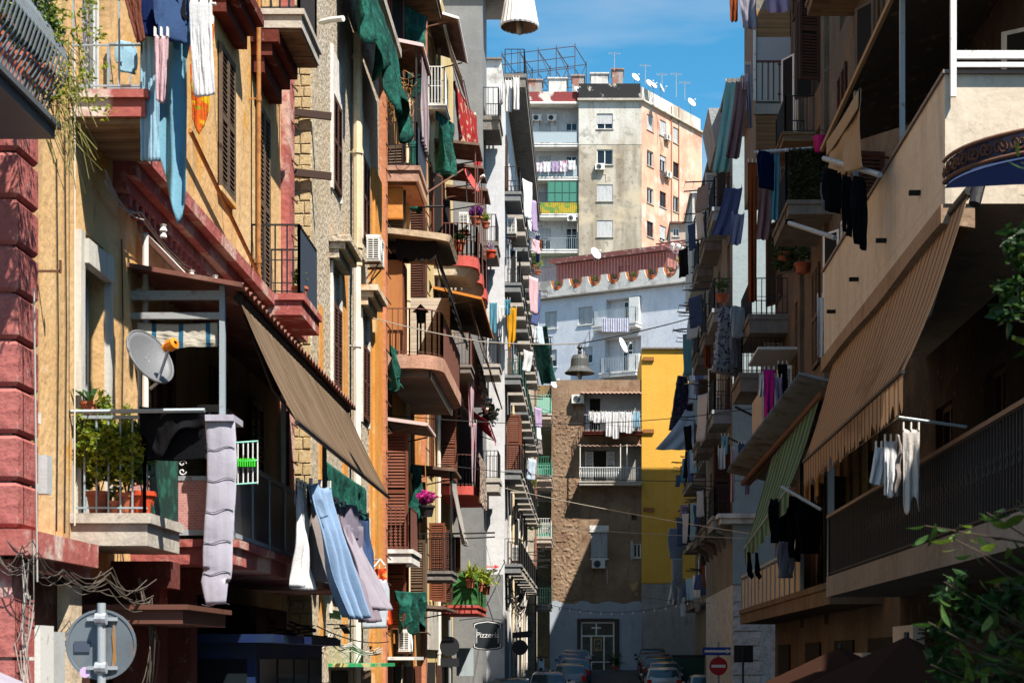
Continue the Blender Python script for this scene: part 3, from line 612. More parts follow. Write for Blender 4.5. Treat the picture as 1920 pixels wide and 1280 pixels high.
AWB = cloth('brown_awning', (.125, .085, .055), .1, layers=[((.2, .145, .1), (1, 9, 1), .42, .62, .8), ((.07, .045, .03), (.5, 7, .5), .52, .66, .8), ((.06, .04, .028), 2.5, .6, .7, .6), ((.22, .17, .13), 9, .66, .72, .5)])
awning('awning', (-3.86, 18.9, 6.2), (-3.86, 27.5, 6.2), (-3.16, 27.3, 4.78), (-3.16, 18.6, 4.78), AWB, 'large plain brown awning let down over the veranda', valance=0, sag=.05, rail=IRON)
NET = mat('green_debris_net', (.005, .06, .045), .8, [((.015, .14, .105), (3, 3, 3), .45, .65), ((.002, .03, .022), 2, .48, .66), ((.02, .16, .12), (9, 9, 3), .58, .66, .7)], .9, 10, trans=.22)
sheet('green_net', (-4.3, 27.9, 5.5), (-4.3, 33.2, 5.55), 1.3, NET, 'torn green net hanging below the corner of the brown awning', 'net', amp=.13, folds=5, group='green nets fixed to the facades', pegs=False, nu=40, nv=14, bottom=lambda u: 1 + .22 * math.sin(u * 19) - .3 * u)
ac_unit(F1, 21.6, .02, 4.85, 'air conditioner in the dark back wall of the veranda')
# pipes on the wall
def pipe(parent, F, u, w, z0, z1, r, m, name='drainpipe', collars=2.2):
    mb = MB(); mb.tube([F.p(u, w, z0), F.p(u, w, z1)], r, 8); z = z0 + .4
    while z < z1: mb.tube([F.p(u, w, z - .04), F.p(u, w, z + .04)], r * 1.25, 8); mb.beam(F.p(u, 0, z), F.p(u, w, z), .02); z += collars
    return ob(name, mb, m, parent, smooth=False)
pipe(b1, F1, 25.3, .14, 7.7, 17, .032, mat('orange_rust_pipe', (.38, .17, .05), .8, [((.2, .08, .03), 8, .45, .7)]), 'pipe', 2.4)
pipe(b1, F1, 18.95, .1, 4.3, 6.9, .035, PVCW, 'pipe', 1.6)
mb = MB(); mb.tube([F1.p(21.0, .12, 8.7), F1.p(25.2, .12, 7.95), F1.p(25.3, .16, 7.85)], .03, 7); ob('pipe', mb, MT['orange_rust_pipe'], b1)
mb = MB(); mb.tube([F1.p(18.95, .1, 6.9), F1.p(24.6, .16, 6.75)], .035, 7); ob('pipe', mb, PVCW, b1)
for i, (u, z) in enumerate(((18.95, 6.95), (21.6, 6.98), (20.3, 6.75))):
    mb = MB(); mb.lathe([(.02, -.09), (.04, -.07), (.025, -.02), (.045, .0), (.025, .04), (.04, .07), (.001, .08)], F1.p(u, .3, z), 8); ob('insulator', mb, WHITEP, b1)
# ground floor clutter
BRNT = mat('brown_tin_canopy', (.12, .05, .035), .6)
mb = MB(); mb.fbox(F1, 16.9, 18.9, .0, 1.0, 2.55, 2.72); mb.fbox(F1, 16.85, 18.95, .0, 1.06, 2.69, 2.74); ob('porch_roof', mb, BRNT, b1)
mb = MB(); mb.fbox(F1, 15.12, 15.5, .01, .16, 1.75, 2.5); ob('meter_box', mb, WHITEM, b1); mb = MB(); mb.fbox(F1, 15.55, 15.9, .01, .14, 1.7, 2.45); ob('meter_box', mb, LGREY, b1)
mb = MB(); mb.fbox(F1, 16.1, 16.5, .005, .12, .2, 2.9); ob('beige_pilaster', mb, plaster('beige_render', (.5, .4, .29), .55), b1)
for k, u in enumerate((18.0, 19.4)):
    mb = MB(); mb.fbox(F1, u, u + .32, .005, .5, -.2, 3.2); mb.fbox(F1, u - .06, u + .38, .004, .62, 2.95, 3.23); ob('pilaster', mb, REDD, b1)
for i in range(3): mb = MB(); mb.fbox(F1, [17.62, 20.45, 24.05][i], [18.58, 22.55, 26.55][i], -.3, -.26, -.1, 2.35); ob('shop_door', mb, SHB, b1)
# blue kiosk standing under the veranda
kb = thing('kiosk', (-4.3, 23, 0), 'dark blue metal kiosk in the shade under the veranda', 'kiosk'); BLUE = mat('deep_blue_paint', (.008, .02, .09), .5, [((.015, .03, .06), 3, .4, .7)])
mb = MB(); mb.box(-4.95, -4.0, 20.6, 25.8, 0, 2.4); ob('body', mb, BLUE, kb); mb = MB(); mb.box(-4.98, -3.75, 20.4, 26.0, 2.4, 2.5); ob('roof', mb, BLUE, kb)
mb = MB(); mb.box(-4.7, -4.1, 20.58, 20.597, 1.0, 2.2); ob('pane', mb, GLASS, kb)
for i in range(4): mb = MB(); mb.box(-3.998, -3.985, 20.8 + i * 1.25, 21.9 + i * 1.25, .9, 2.2); ob('pane', mb, GLASS, kb)
# scraps of awning over the doors beyond the kiosk
rd = random.Random(3)
mb = MB()
for i in range(26):
    a = F1.p(26.2 + rd.random() * 2.3, .1 + rd.random() * .9, 2.45 + rd.random() * .35); mb.beam(a, a + Vector((rd.uniform(-.4, .4), rd.uniform(-.5, .5), rd.uniform(-.2, .1))), .05 + rd.random() * .08, .02)
ob('broken_canopy', mb, mat('charred_boards', (.025, .02, .018), .9), b1)

# ================================================================ LEFT 2: bare tuff and pebble-dash house
TUFF = mat('tuff_block', (.54, .4, .21), .95, [((.62, .5, .3), 2.2, .4, .65), ((.36, .24, .11), 5, .5, .7), ((.3, .21, .12), 16, .55, .7, .6)], .7, 14, spec=.05)
MORT = mat('mortar', (.42, .34, .24), .95, [((.55, .48, .37), 4, .4, .65), ((.22, .17, .12), 8, .55, .7)], .8, 12, spec=.05)
PEB = mat('pebble_dash', (.44, .37, .28), .95, [((.58, .52, .43), 5, .4, .65), ((.27, .22, .17), 11, .5, .65), ((.5, .36, .2), .6, .5, .7, .6), ((.2, .16, .12), (4, 4, .4), .6, .75, .5)], 1.0, 11, spec=.05)
ORA = plaster('orange_stucco', (.60, .24, .045), .6, (.66, .36, .12), .25, (.62, .44, .24), .7, (.58, .66))
BEIGE = plaster('peeling_cream_plaster', (.62, .5, .36), .6, (.7, .62, .5), .3, (.56, .28, .09), .6, (.52, .6))
F2 = FL(-5.0)
b2 = thing('apartment_house', (-5, 35, 0), 'bare tuff and pebble-dash house with two columns of brown shutters, on the left', 'building')
H2 = [(33.45, 34.5, 11.5, 13.3), (37.85, 38.95, 11.6, 13.4), (33.45, 34.5, 7.55, 9.95), (37.85, 38.95, 7.55, 9.95), (33.3, 34.5, 3.2, 5.4), (37.8, 39, 3.2, 5.4)]
wall(b2, F2, 28.5, 41.5, -.2, 17.5, PEB, H2, .25)
for k, (a, b, c, d) in enumerate(H2):
    window(b2, F2, a + .05, b - .05, c + .03, d - (.03 if d - c < 2 else .75), 'shut', SHB, k > 3, BEIGE)
    if k in (2, 3):
        mb = MB(); mb.fbox(F2, a + .05, b - .05, -.2, -.05, d - .72, d - .05); ob('white_panel', mb, plaster('white_plaster', (.68, .66, .63)), b2)
        hood(b2, F2, a - .35, b + .3, d + .05, PEB if k == 2 else BEIGE, .42, .42)
    s = MB(); s.fbox(F2, a - .16, a - .002, .002, .05, c - .1, d + .9 if k < 2 else d + .02); s.fbox(F2, b + .002, b + .14, .002, .05, c - .1, d + .3 if k < 2 else d + .02)
    if k < 2: s.fbox(F2, a, b, .002, .04, d + .01, d + .85)
    ob('window_surround', s, plaster('chalky_surround', (.66, .62, .57), .7, None, .3), b2)
# orange bands and pilaster
for a, b, c, d in ((31.8, 32.2, 2.5, 8.8), (34.9, 35.5, 2.5, 10.9), (36.6, 37.3, 2.5, 10.6), (39.2, 39.6, 2.5, 13.0)):
    mb = MB(); mb.fbox(F2, a, b, .001, .035, c, d); ob('render_patch', mb, ORA, b2)
mb = MB(); mb.fbox(F2, 39.6, 41.1, .002, .09, -.2, 13.6); ob('pilaster', mb, ORA, b2)
mb = MB(); mb.fbox(F2, 41.1, 41.5, .002, .16, -.2, 17.4); ob('pilaster', mb, plaster('salmon_stucco', (.46, .19, .1), .6), b2)
for i in range(24): mb = MB(); z = 2.8 + i * .62; mb.beam(F2.p(41.12, .15, z + .06), F2.p(41.48, .24, z - .05), .025, .02); ob('iron_spike', mb, RUSTY, b2)
# tuff blocks: every stone its own piece
tb = [unit_block('stone_mesh', TUFF, .07, i) for i in range(6)]
mb = MB(); mb.box(-5.0, -4.6, 28.55, 29.3, -.2, 14.3); mo = ob('tuff_pier', mb, MORT, b2)
rd = random.Random(11); z = 1.6; FPc = FC(28.55)
while z < 14.1:
    h = rd.uniform(.16, .23); u = -4.985
    while u < -4.68:
        wd = rd.uniform(.14, .27)
        if -4.61 - (u + wd) < .09: wd = -4.61 - u
        if rd.random() > .05: piece('stone', rd.choice(tb), FPc.p(u + wd / 2, rd.uniform(-.012, .006), z + h / 2), (wd - rd.uniform(.006, .016), .05, h - rd.uniform(.006, .016)), mo, (rd.uniform(-.03, .03), 0, R(180) + rd.uniform(-.04, .04)))
        u += wd
    z += h
for z in (11.3, 10.3):
    mb = MB(); mb.beam((-4.98, 28.38, z), (-4.26, 28.5, z - .05), .06, .12); ob('iron_beam', mb, mat('dark_brown_beam', (.05, .028, .022), .8), b2)
pipe(b2, F2, 36.05, .16, 10.5, 15.4, .1, PVC, 'drainpipe', 2.0); pipe(b2, F2, 35.95, .16, 1.2, 10.45, .085, PVCW, 'drainpipe', 2.4)
ac_unit(F2, 37.5, .1, 10.95, 'white air conditioner beside the cream drainpipe on the pebble-dash house')
sheet('green_net', (-4.62, 33.6, 16.6), (-4.5, 40.2, 16.6), 1.75, NET, 'big dark green net draped along the eaves of the pebble-dash house', 'net', amp=.16, folds=6, group='green nets fixed to the facades', pegs=False, nu=44, nv=18, slant=(.28, .0, 0), bottom=lambda u: 1 + .2 * math.sin(u * 23) + .25 * u)
mb = MB(); mb.fbox(F2, 29, 41.5, .0, .5, 16.8, 17.0); ob('eaves', mb, CONC, b2)
sc = thing('security_camera', F2.p(31.6, .2, 13.9), 'small white camera on the pebble-dash wall below the net', 'camera'); mb = MB(); mb.tube([F2.p(31.5, .12, 13.95), F2.p(31.35, .3, 13.93), F2.p(31.2, .55, 13.9)], .055, 8); ob('housing', mb, WHITEP, sc); mb = MB(); mb.tube([F2.p(31.6, .0, 13.98), F2.p(31.5, .12, 13.95)], .03, 6); ob('bracket', mb, LGREY, sc)
# street level of the tuff house
mb = MB(); mb.fbox(F2, 33.0, 36.5, .0, .9, 2.05, 2.12); o = ob('door_canopy', mb, mat('green_plastic_sheet', (.03, .3, .12), .6, [((.5, .45, .2), 2, .55, .62)], .1), b2)
for i, u in enumerate((29.4, 33.4, 37.2)): mb = MB(); mb.fbox(F2, u, u + 2.2, .004, .03, -.2, 1.95); ob('shop_door', mb, [SHB, DARK, SHG][i], b2)
line('string_lights_wire', [F2.p(28.5, .5, 2.75), F2.p(38.8, .5, 2.6)], .012, CABLE, 'thin black wire with loops under the laundry on the tuff wall', sag=.12)

# small fixings on the yellow wall
mb = MB(); mb.fbox(F1, 15.35, 15.42, .002, .07, 4.32, 4.42); ob('junction_box', mb, WHITEP, b1); mb = MB(); mb.fbox(F1, 15.06, 15.2, .1, .24, 3.66, 4.0); ob('junction_box', mb, LGREY, b1)
mb = MB(); mb.beam(F1.p(15.5, 0, 5.72), F1.p(15.5, .22, 5.72), .02); mb.beam(F1.p(15.5, .22, 5.7), F1.p(15.5, .22, 5.82), .02); ob('iron_hook', mb, RUSTY, b1)
for i, (u, z0, z1) in enumerate(((16.05, 3.4, 6.9), (16.3, 3.4, 7.3), (18.3, 4.6, 6.7))): mb = MB(); mb.tube([F1.p(u, .015, z0), F1.p(u + .04, .02, (z0 + z1) / 2), F1.p(u, .015, z1)], .007, 4); ob('wall_wire', mb, CABLE, b1)
# ================================================================ LEFT 3: orange house with deep balconies
F3 = FL(-5.05)
b3 = thing('apartment_house', (-5, 47, 0), 'orange house with an oval balcony and tin canopies, middle of the left row', 'building')
ORB = plaster('deep_orange_stucco', (.54, .21, .05), .55, (.6, .33, .12), .25, (.6, .42, .24), .7, (.6, .68))
H3 = [(42.6, 43.8, 2.95 + k * 4.72, 5.6 + k * 4.72) for k in range(5)] + [(48.2, 49.3, 2.95 + k * 4.72, 5.6 + k * 4.72) for k in range(5)]
wall(b3, F3, 41.5, 52.6, -.2, 25, ORB, H3, .3)
for i, (a, b, c, d) in enumerate(H3): window(b3, F3, a + .05, b - .05, c + .02, d - .04, ['open', 'shut', 'open', 'half', 'shut'][i % 5], [SHR, SHB, SHG][i % 3], False)
PINKC = plaster('salmon_slab', (.44, .24, .17), .55, (.55, .36, .28), .3)
WHS = plaster('white_slab', (.68, .66, .63), .65, None, .2)
b = balcony(b3, F3, 42.0, 44.1, .74, ZC + 2.69, WHS, BROWNM, .32, 1.05, .11)
# louvred screen panels beside the lower door
for k, (a, c) in enumerate(((42.05, .1), )): louvre(b3, Fr(0, 42.3, 1, 0, 0, -1), -5.0, -4.42, ZC + 2.72, ZC + 5.6, 0, SHR, 34)
CANB = mat('brown_tin_sheet', (.15, .09, .065), .6, [((.23, .16, .12), 3, .45, .7), ((.09, .05, .04), 2, .5, .7)], metal=.1)
def tin_canopy(name, parent, u0, u1, dep, z, drop, F, m, edge=None, n=None, w0=0.):
    n = n or int((u1 - u0) * 5) + 3
    o = corr(name, F.p(u0, w0, z + drop), F.p(u1, w0, z + drop), F.p(u1, dep, z), F.p(u0, dep, z), m, n, .025, parent)
    e = MB(); e.hexa([F.p(u0 - .04, w0, z + drop - .05), F.p(u0 - .04, dep, z - .05), F.p(u0 - .005, dep, z - .05), F.p(u0 - .005, w0, z + drop - .05), F.p(u0 - .04, w0, z + drop + .035), F.p(u0 - .04, dep, z + .035), F.p(u0 - .005, dep, z + .035), F.p(u0 - .005, w0, z + drop + .035)])
    e.beam(F.p(u0, dep + .01, z), F.p(u1, dep + .01, z), .05, .07); ob('edge', e, edge or m, o)
    for q in (u0 + .1, u1 - .1): k = MB(); k.beam(F.p(q, 0, z - .25), F.p(q, dep * .85, z - .04), .035); ob('strut', k, RUSTY, o)
    return o
PKE = mat('pink_white_edge', (.62, .48, .46), .7)
tin_canopy('tin_canopy', b3, 42.0, 44.3, 1.1, ZC + 5.78, .15, F3, CANB, PKE)
# oval balcony
bo = balcony(b3, F3, 41.9, 49.0, 1.5, ZC + 7.48, PINKC, BROWNM, .34, 1.12, .13, rnd=.75); bo['label'] = 'long oval balcony with brown railing'
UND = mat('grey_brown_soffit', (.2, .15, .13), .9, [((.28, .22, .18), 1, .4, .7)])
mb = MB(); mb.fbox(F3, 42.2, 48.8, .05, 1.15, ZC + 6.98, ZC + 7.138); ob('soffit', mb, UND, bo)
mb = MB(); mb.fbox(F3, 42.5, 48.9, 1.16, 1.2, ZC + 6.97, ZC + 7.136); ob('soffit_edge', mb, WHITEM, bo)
WARD = mat('orange_board', (.42, .17, .055), .7, [((.3, .12, .04), (4, 4, .8), .45, .7)], .05)
wd = thing('cupboard', F3.p(42.3, .4, ZC + 7.5), 'tall orange-brown cupboard on the oval balcony', 'cupboard'); mb = MB(); mb.fbox(F3, 42.15, 43.0, .06, .5, ZC + 7.49, ZC + 9.85); ob('carcass', mb, WARD, wd)
mb = MB(); mb.fbox(F3, 42.18, 42.97, .503, .53, ZC + 7.53, ZC + 9.8); ob('door', mb, SHR, wd)
BLIND = mat('cream_boards', (.58, .5, .4), .8, [((.45, .37, .29), (1, 1, 9), .4, .7)], .1)
pt = thing('boarded_partition', F3.p(46.8, .7, ZC + 7.5), 'cream boarded partition at the back of the oval balcony', 'partition')
for i in range(12): mb = MB(); mb.fbox(F3, 46.8, 46.85 + .004 * (i % 2), .05, 1.3, ZC + 7.5 + i * .2, ZC + 7.692 + i * .2); ob('board', mb, BLIND, pt)
lm = thing('wall_lantern', F3.p(44.2, .75, ZC + 8.5), 'black lantern on a bracket inside the oval balcony', 'lantern'); mb = MB(); mb.lathe([(.001, .5), (.03, .46), (.2, .3), (.21, .28), (.12, .27), (.1, .0), (.001, -.02)], F3.p(44.2, .75, ZC + 8.7), 8); ob('lamp_shade', mb, IRON, lm); mb = MB(); mb.tube([F3.p(44.2, .75, ZC + 7.5), F3.p(44.2, .75, ZC + 8.7)], .03, 6); ob('post', mb, IRON, lm)
# curved hood over the oval balcony and its black awning
mb = MB(); arc = [(41.7, 0.)] + [(41.7 + .3 * (1 - math.cos(a)), 1.75 * math.sin(a) / 1.0 * .95) for a in [R(x) for x in range(10, 91, 16)]] + [(44.4, 1.66), (44.7, 1.4), (44.9, 0)]
m_ = len(arc); zt = ZC + 10.55; mb.add([F3.p(u, w, zt - .13 - .1 * w) for u, w in arc] + [F3.p(u, w * 1.03, zt - .08 * w) for u, w in arc], [tuple(range(m_)), tuple(range(m_, 2 * m_))[::-1]] + [(i, (i + 1) % m_, m_ + (i + 1) % m_, m_ + i) for i in range(m_)]); ob('curved_canopy', mb, plaster('beige_canopy', (.5, .38, .26)), b3)
AWK = cloth('black_awning', (.02, .017, .015), .03)
awning('awning', F3.p(42.1, 1.25, ZC + 10.2), F3.p(48.6, 1.25, ZC + 10.2), F3.p(48.6, 1.66, ZC + 8.9), F3.p(42.1, 1.66, ZC + 8.95), AWK, 'narrow black awning down the side of the oval balcony', valance=.12, sag=.02, rail=IRON)
sheet('scalloped_valance', F3.p(42.05, .35, ZC + 10.35), F3.p(42.05, 1.35, ZC + 10.28), .42, AWK, 'black scalloped valance under the curved canopy', 'valance', back=.01, folds=3, amp=.02, group=None, pegs=False, nu=40, bottom=lambda u: 1 + .25 * abs(math.sin(u * 4 * math.pi)))
# upper balconies
bq = balcony(b3, F3, 41.95, 44.1, .92, ZC + 12.1, PINKC, IRON, .36, 1.1, .16, .5); mb = MB(); mb.fbox(F3, 42.0, 44.05, .9, .91, ZC + 12.2, ZC + 13.1); ob('railing_cloth', mb, MT['navy_screen_cloth'], bq)
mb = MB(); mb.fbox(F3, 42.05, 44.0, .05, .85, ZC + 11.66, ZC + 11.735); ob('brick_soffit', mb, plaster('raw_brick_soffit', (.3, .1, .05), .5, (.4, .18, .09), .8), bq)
for u in (42.2, 43.7): mb = MB(); mb.fbox(F3, u, u + .16, .0, .5, ZC + 10.9, ZC + 11.65); ob('bracket', mb, ORB, bq)
cq = tin_canopy('tin_canopy', b3, 42.0, 44.2, 1.0, ZC + 15.1, .2, F3, CANB, PKE)
mb = MB(); mb.beam(F3.p(42.1, .85, ZC + 13.2), F3.p(42.1, .85, ZC + 15.1), .04); ob('post', mb, IRON, b3)
sheet('striped_curtain', F3.p(42.3, .95, ZC + 15.0), F3.p(44.0, .95, ZC + 15.0), 2.1, cloth('mauve_striped_cloth', (.4, .32, .34), .3, (0, 14, [(0, (.46, .4, .42)), (.5, (.28, .2, .24))])), 'mauve striped curtain at the side of the high balcony', 'curtain', folds=6, amp=.05, group=None, pegs=False)
bt = balcony(b3, F3, 42.3, 46.2, 1.1, ZC + 17.5, WOODU, None, .2)
for i in range(5): mb = MB(); mb.fbox(F3, 42.35 + i * .77, 43.07 + i * .77, .04, 1.06, ZC + 17.24, ZC + 17.292); ob('plank', mb, WOODU, bt)
ac_unit(F3, 45.0, .02, ZC + 15.9, 'air conditioner high up under the planked balcony of the orange house')
pipe(b3, F3, 46.6, .15, 2, 22, .09, PVC, 'drainpipe', 2.4)
for k, (u, z, a, l, lab) in enumerate(((44.3, ZC + 17.0, 1.5, 1.9, 'green net bunched beneath the planked top balcony'), (45.4, ZC + 13.9, 1.0, 1.6, 'green net behind the striped curtain on the orange house'), (42.2, ZC + 1.7, 2.0, .9, 'green net sagging under the white slab of the lowest balcony'), (41.3, ZC + 7.6, .3, .9, 'scrap of green net tied beside the oval balcony'), (46.2, ZC + 5.3, .5, 1.3, 'thin green net hanging beside the louvred door'))):
    sheet('green_net', F3.p(u, .3, z), F3.p(u + .9, .3 + a * .35, z), l, NET, lab, 'net', amp=.14, folds=3, group='green nets fixed to the facades', pegs=False, bottom=lambda q: 1 + .2 * math.sin(q * 13), taper=.7)
# second bay, nearer the street
mb = MB(); mb.fbox(F3, 52.0, 52.6, .002, .14, -.2, 25); ob('pilaster', mb, MT['salmon_stucco'], b3)
for i in range(26): mb = MB(); z = 3 + i * .8; mb.beam(F3.p(52.02, .13, z + .06), F3.p(52.5, .24, z - .06), .03, .02); ob('iron_spike', mb, RUSTY, b3)
bl = balcony(b3, F3, 49.6, 51.8, 1.12, ZC + 2.55, CONCD, IRON, .25, 1.1, .11); tin_canopy('tin_canopy', b3, 49.6, 51.9, 1.2, ZC + 5.5, .12, F3, CANB)
mb = MB(); mb.beam(F3.p(49.8, 1.1, ZC + 3.5), F3.p(49.8, 1.1, ZC + 5.5), .06); ob('post', mb, IRON, b3)
sheet('door_curtain', F3.p(49.85, 1.05, ZC + 5.4), F3.p(51.2, 1.12, ZC + 5.35), 2.0, cloth('grey_curtain', (.36, .34, .31), .25), 'grey curtain blown out from the canopy above the lowest iron balcony', 'curtain', slant=(.35, 0, 0), folds=3, group=None, pegs=False, taper=.6)
ac_unit(F3, 44.9, .1, ZC + 2.75, 'air conditioner behind the pink hanging flowers'); ac_unit(F3, 44.3, .1, ZC + .2, 'low white air conditioner behind a small iron railing', L_=.9)
mb = MB(); mb.fbox(F3, 42.0, 44.5, .0, .8, ZC - .02, ZC + .06); ob('shop_sign', mb, WHITEM, b3)
for i in range(4): mb = MB(); mb.fbox(F3, 42.0 + i * 2.6, 44.0 + i * 2.6, .004, .04, -.2, 2.0); ob('shop_door', mb, [SHR, DARK, SHB, SHR][i], b3)
tin_canopy('tin_canopy', b3, 44.6, 49.0, 1.3, ZC + 1.35, .1, F3, CANB)

# ================================================================ LEFT 4: pale yellow house with red curved balconies
F4 = FL(-5.0)
b4 = thing('apartment_house', (-5, 58, 0), 'pale yellow house with three red rounded balconies, left of the grey tower', 'building')
PYE = plaster('pale_yellow_stucco', (.6, .44, .2), .6, (.68, .54, .3), .25, (.55, .5, .42), .6, (.6, .68))
H4 = [(u, u + 1.1, z, z + 2.5) for u in (54.2, 57.2, 60.5) for z in (4.05, 8.05, 11.75, 15.5, 19.4)]
wall(b4, F4, 52.65, 63.9, -.2, 25, PYE, H4, .3)
for i, (a, b, c, d) in enumerate(H4): window(b4, F4, a + .04, b - .04, c + .02, d - .03, ['open', 'shut', 'glass', 'half', 'roll.3'][i % 5], [SHR, SHR, SHB][i % 3], False)
REDS = plaster('coral_red_paint', (.48, .09, .075), .7, (.55, .14, .11), .15)
for k, u in enumerate((55.9, 58.2, 60.6)):
    bx = balcony(b4, F4, u, u + 2.0, 1.42, 15.42, REDS, BROWNM, .34, 1.05, .12, rnd=.6)
    mb = MB(); arc = [(u + .05, 0), (u + .05, .75), (u + .3, 1.2), (u + .8, 1.38), (u + 1.95, 1.38), (u + 1.95, 0)]; n_ = len(arc)
    mb.add([F4.p(a, b * .8, 14.78) for a, b in arc] + [F4.p(a, b, 15.075) for a, b in arc], [tuple(range(n_)), tuple(range(n_, 2 * n_))[::-1]] + [(i, (i + 1) % n_, n_ + (i + 1) % n_, n_ + i) for i in range(n_)]); ob('moulded_base', mb, plaster('cream_soffit', (.55, .46, .34)), bx)
    tin_canopy('tin_canopy', b4, u, u + 1.9, 1.45, 19.05 - .1 * k, .15, F4, CANB)
    for q in (.1, 1.2): mb = MB(); mb.beam(F4.p(u + q, 1.35, 16.4), F4.p(u + q, 1.35, 19.0), .035); ob('post', mb, BROWNM, bx)
balcony(b4, F4, 53.0, 54.4, .62, 19.4, WHS, WHITEM, .12, 1.2, .09, .5)
tin_canopy('tin_canopy', b4, 53.0, 57.0, 1.0, 22.1, .3, F4, CANB, WHITEM)
STR = cloth('red_white_stripe', (.6, .55, .5), .25, (0, 16, [(0, (.6, .55, .5)), (.5, (.38, .05, .05))]))
awning('awning', F4.p(53.4, .55, 22.0), F4.p(56.6, .55, 22.0), F4.p(56.8, 1.12, 20.4), F4.p(53.6, 1.12, 20.4), STR, 'red and white striped awning high on the pale yellow house', valance=.15)
sheet('floral_cloth', F4.p(56.4, .6, 21.3), F4.p(59.4, 1.15, 21.1), 1.9, cloth('red_floral', (.36, .03, .03), .2, layers=[((.5, .4, .28), 3.5, .56, .62), ((.05, .12, .05), 4.5, .6, .68)]), 'red cloth with pale flowers hung over a high railing', 'cloth', folds=3, amp=.08, slant=(.15, .2, 0))
sheet('green_net', F4.p(53.2, .3, 19.3), F4.p(54.6, .75, 19.3), 1.8, NET, 'green net sagging below the white railing high on the left', 'net', amp=.2, folds=3, taper=.55, group='green nets fixed to the facades', pegs=False)
ac_unit(F4, 56.05, .75, 16.3, 'white air conditioner standing on the first rounded balcony'); ac_unit(F4, 59.2, .3, 10.6, 'air conditioner behind the brown railings below the orange canopy', L_=.9, H=.7)
tin_canopy('tin_canopy', b4, 55.6, 62.6, 1.55, 13.95, .35, F4, CANB, mat('orange_edge', (.55, .2, .03), .7), 24)
AWD = cloth('dark_brown_awning', (.09, .06, .045), .1)
awning('awning', F4.p(56, 1.2, 13.8), F4.p(63, 1.2, 13.8), F4.p(63.5, 1.85, 11.5), F4.p(56.4, 1.85, 11.6), AWD, 'dark brown awning below the rounded red balconies', valance=0, rail=RUSTY)
balcony(b4, F4, 55.2, 62.8, 1.25, 11.7, CONCD, BROWNM, .25, 1.05, .12)
br = balcony(b4, F4, 57.6, 62.6, 1.3, 8.05, REDS, BROWNM, .3, 1.05, .12, rnd=.5); br['label'] = 'red-edged balcony with a speckled blanket over the rail'
louvre(b4, FC(57.3), -4.98, -4.35, 8.1, 10.6, 0, SHR, 30)
awning('awning', F4.p(57.4, .8, 10.9), F4.p(61.8, .8, 10.9), F4.p(62, 1.7, 10.1), F4.p(57.6, 1.7, 10.2), cloth('raspberry_awning', (.4, .07, .1), .2), 'small raspberry-edged awning above the speckled blanket', valance=.16, vm=cloth('raspberry_trim', (.6, .25, .3), .2), scallop=9)
bg_ = balcony(b4, F4, 57.4, 62.4, 1.32, 4.0, REDS, IRON, .26, 1.15, .13); mb = MB(); GSC = mat('green_reed_screen', (.03, .11, .03), .8, [((.05, .2, .05), (1, 1, 14), .45, .6), ((.01, .03, .02), 1, .5, .7)])
mb.fbox(F4, 57.42, 62.35, 1.3, 1.315, 4.03, 5.1); mb.fbox(F4, 57.4, 57.415, .1, 1.3, 4.03, 5.1); ob('screen', mb, GSC, bg_); bg_['label'] = 'balcony wrapped in green reed screen above the pizzeria sign'
mb = MB(); mb.fbox(F4, 53, 57.4, .0, .12, 2.5, 3.8); ob('stone_band', mb, CONC, b4)
for i in range(3): mb = MB(); mb.fbox(F4, 53.2 + i * 3.4, 55.8 + i * 3.4, .004, .05, -.2, 2.1); ob('shop_door', mb, [DARK, SHB, DARK][i], b4)
pipe(b4, F4, 56.4, .12, 2, 24, .06, PVCW, 'drainpipe', 2.6)
mb = MB(); mb.fbox(F4, 61.6, 61.95, .3, .9, 1.6, 2.6); ob('light_box', mb, BLUEW, b4)

# ================================================================ LEFT 5: grey tower and the white house with rows of balconies
GRY = plaster('grey_tower_render', (.2, .205, .21), .8, (.24, .245, .25), .12, None, .35, gr=.3)
b5 = thing('apartment_tower', (-4.5, 65, 0), 'plain grey tower rising over the left row of houses', 'building')
F5 = FL(-3.9); wall(b5, F5, 64.0, 66.5, -.2, 27.5, GRY, [(64.8, 65.8, 20.9, 23.2)], .3, 8)
window(b5, F5, 64.85, 65.75, 20.9, 23.15, 'glass', BLUEW, False)
mb = MB(); mb.box(-5.4, -2.95, 63.6, 67.6, 27.5, 27.9); ob('eaves', mb, CONCD, b5); mb = MB(); mb.box(-8.1, -3.88, 63.97, 64.0, 19.5, 19.75); ob('string_course', mb, GRY, b5)
balcony(b5, F5, 64.2, 66.2, .62, 22.6, CONCD, IRON, .5, 1.1, .15); balcony(b5, F5, 64.3, 66.2, .52, 17.9, CONCD, IRON, .5, 1.05, .13); balcony(b5, F5, 64.3, 66.0, .6, 13.3, CONC, IRON, .4, 1.05, .13); balcony(b5, F5, 64.3, 66.0, .6, 9.0, CONC, IRON, .5, 1.05, .13)
WHB = plaster('white_stucco', (.58, .58, .6), .75, (.66, .66, .67), .12, None, .35, gr=.55)
b6 = thing('apartment_house', (-4, 78, 0), 'long white house with row upon row of small balconies, far left of the street', 'building')
F6 = FL(-3.2); H6 = []
FL6 = [20.4, 16.85, 13.25, 9.55, 5.9]; BAY = [66.5 + 2.75 * k for k in range(9)]
for z in FL6:
    for y in BAY: H6.append((y + .5, y + 1.5, z + .02, z + 2.4))
wall(b6, F6, 66.5, 92, -.2, 24.6, WHB, H6, .3, 7)
for a, b in ((2.7, 5.5), (.2, 1.0)): mb = MB(); mb.box(-3.9, -3.25, 66.47, 66.497, a, b); ob('grey_panel', mb, GRY, b6)
RAILS = [IRON, IRON, DGREEN, IRON, IRON]
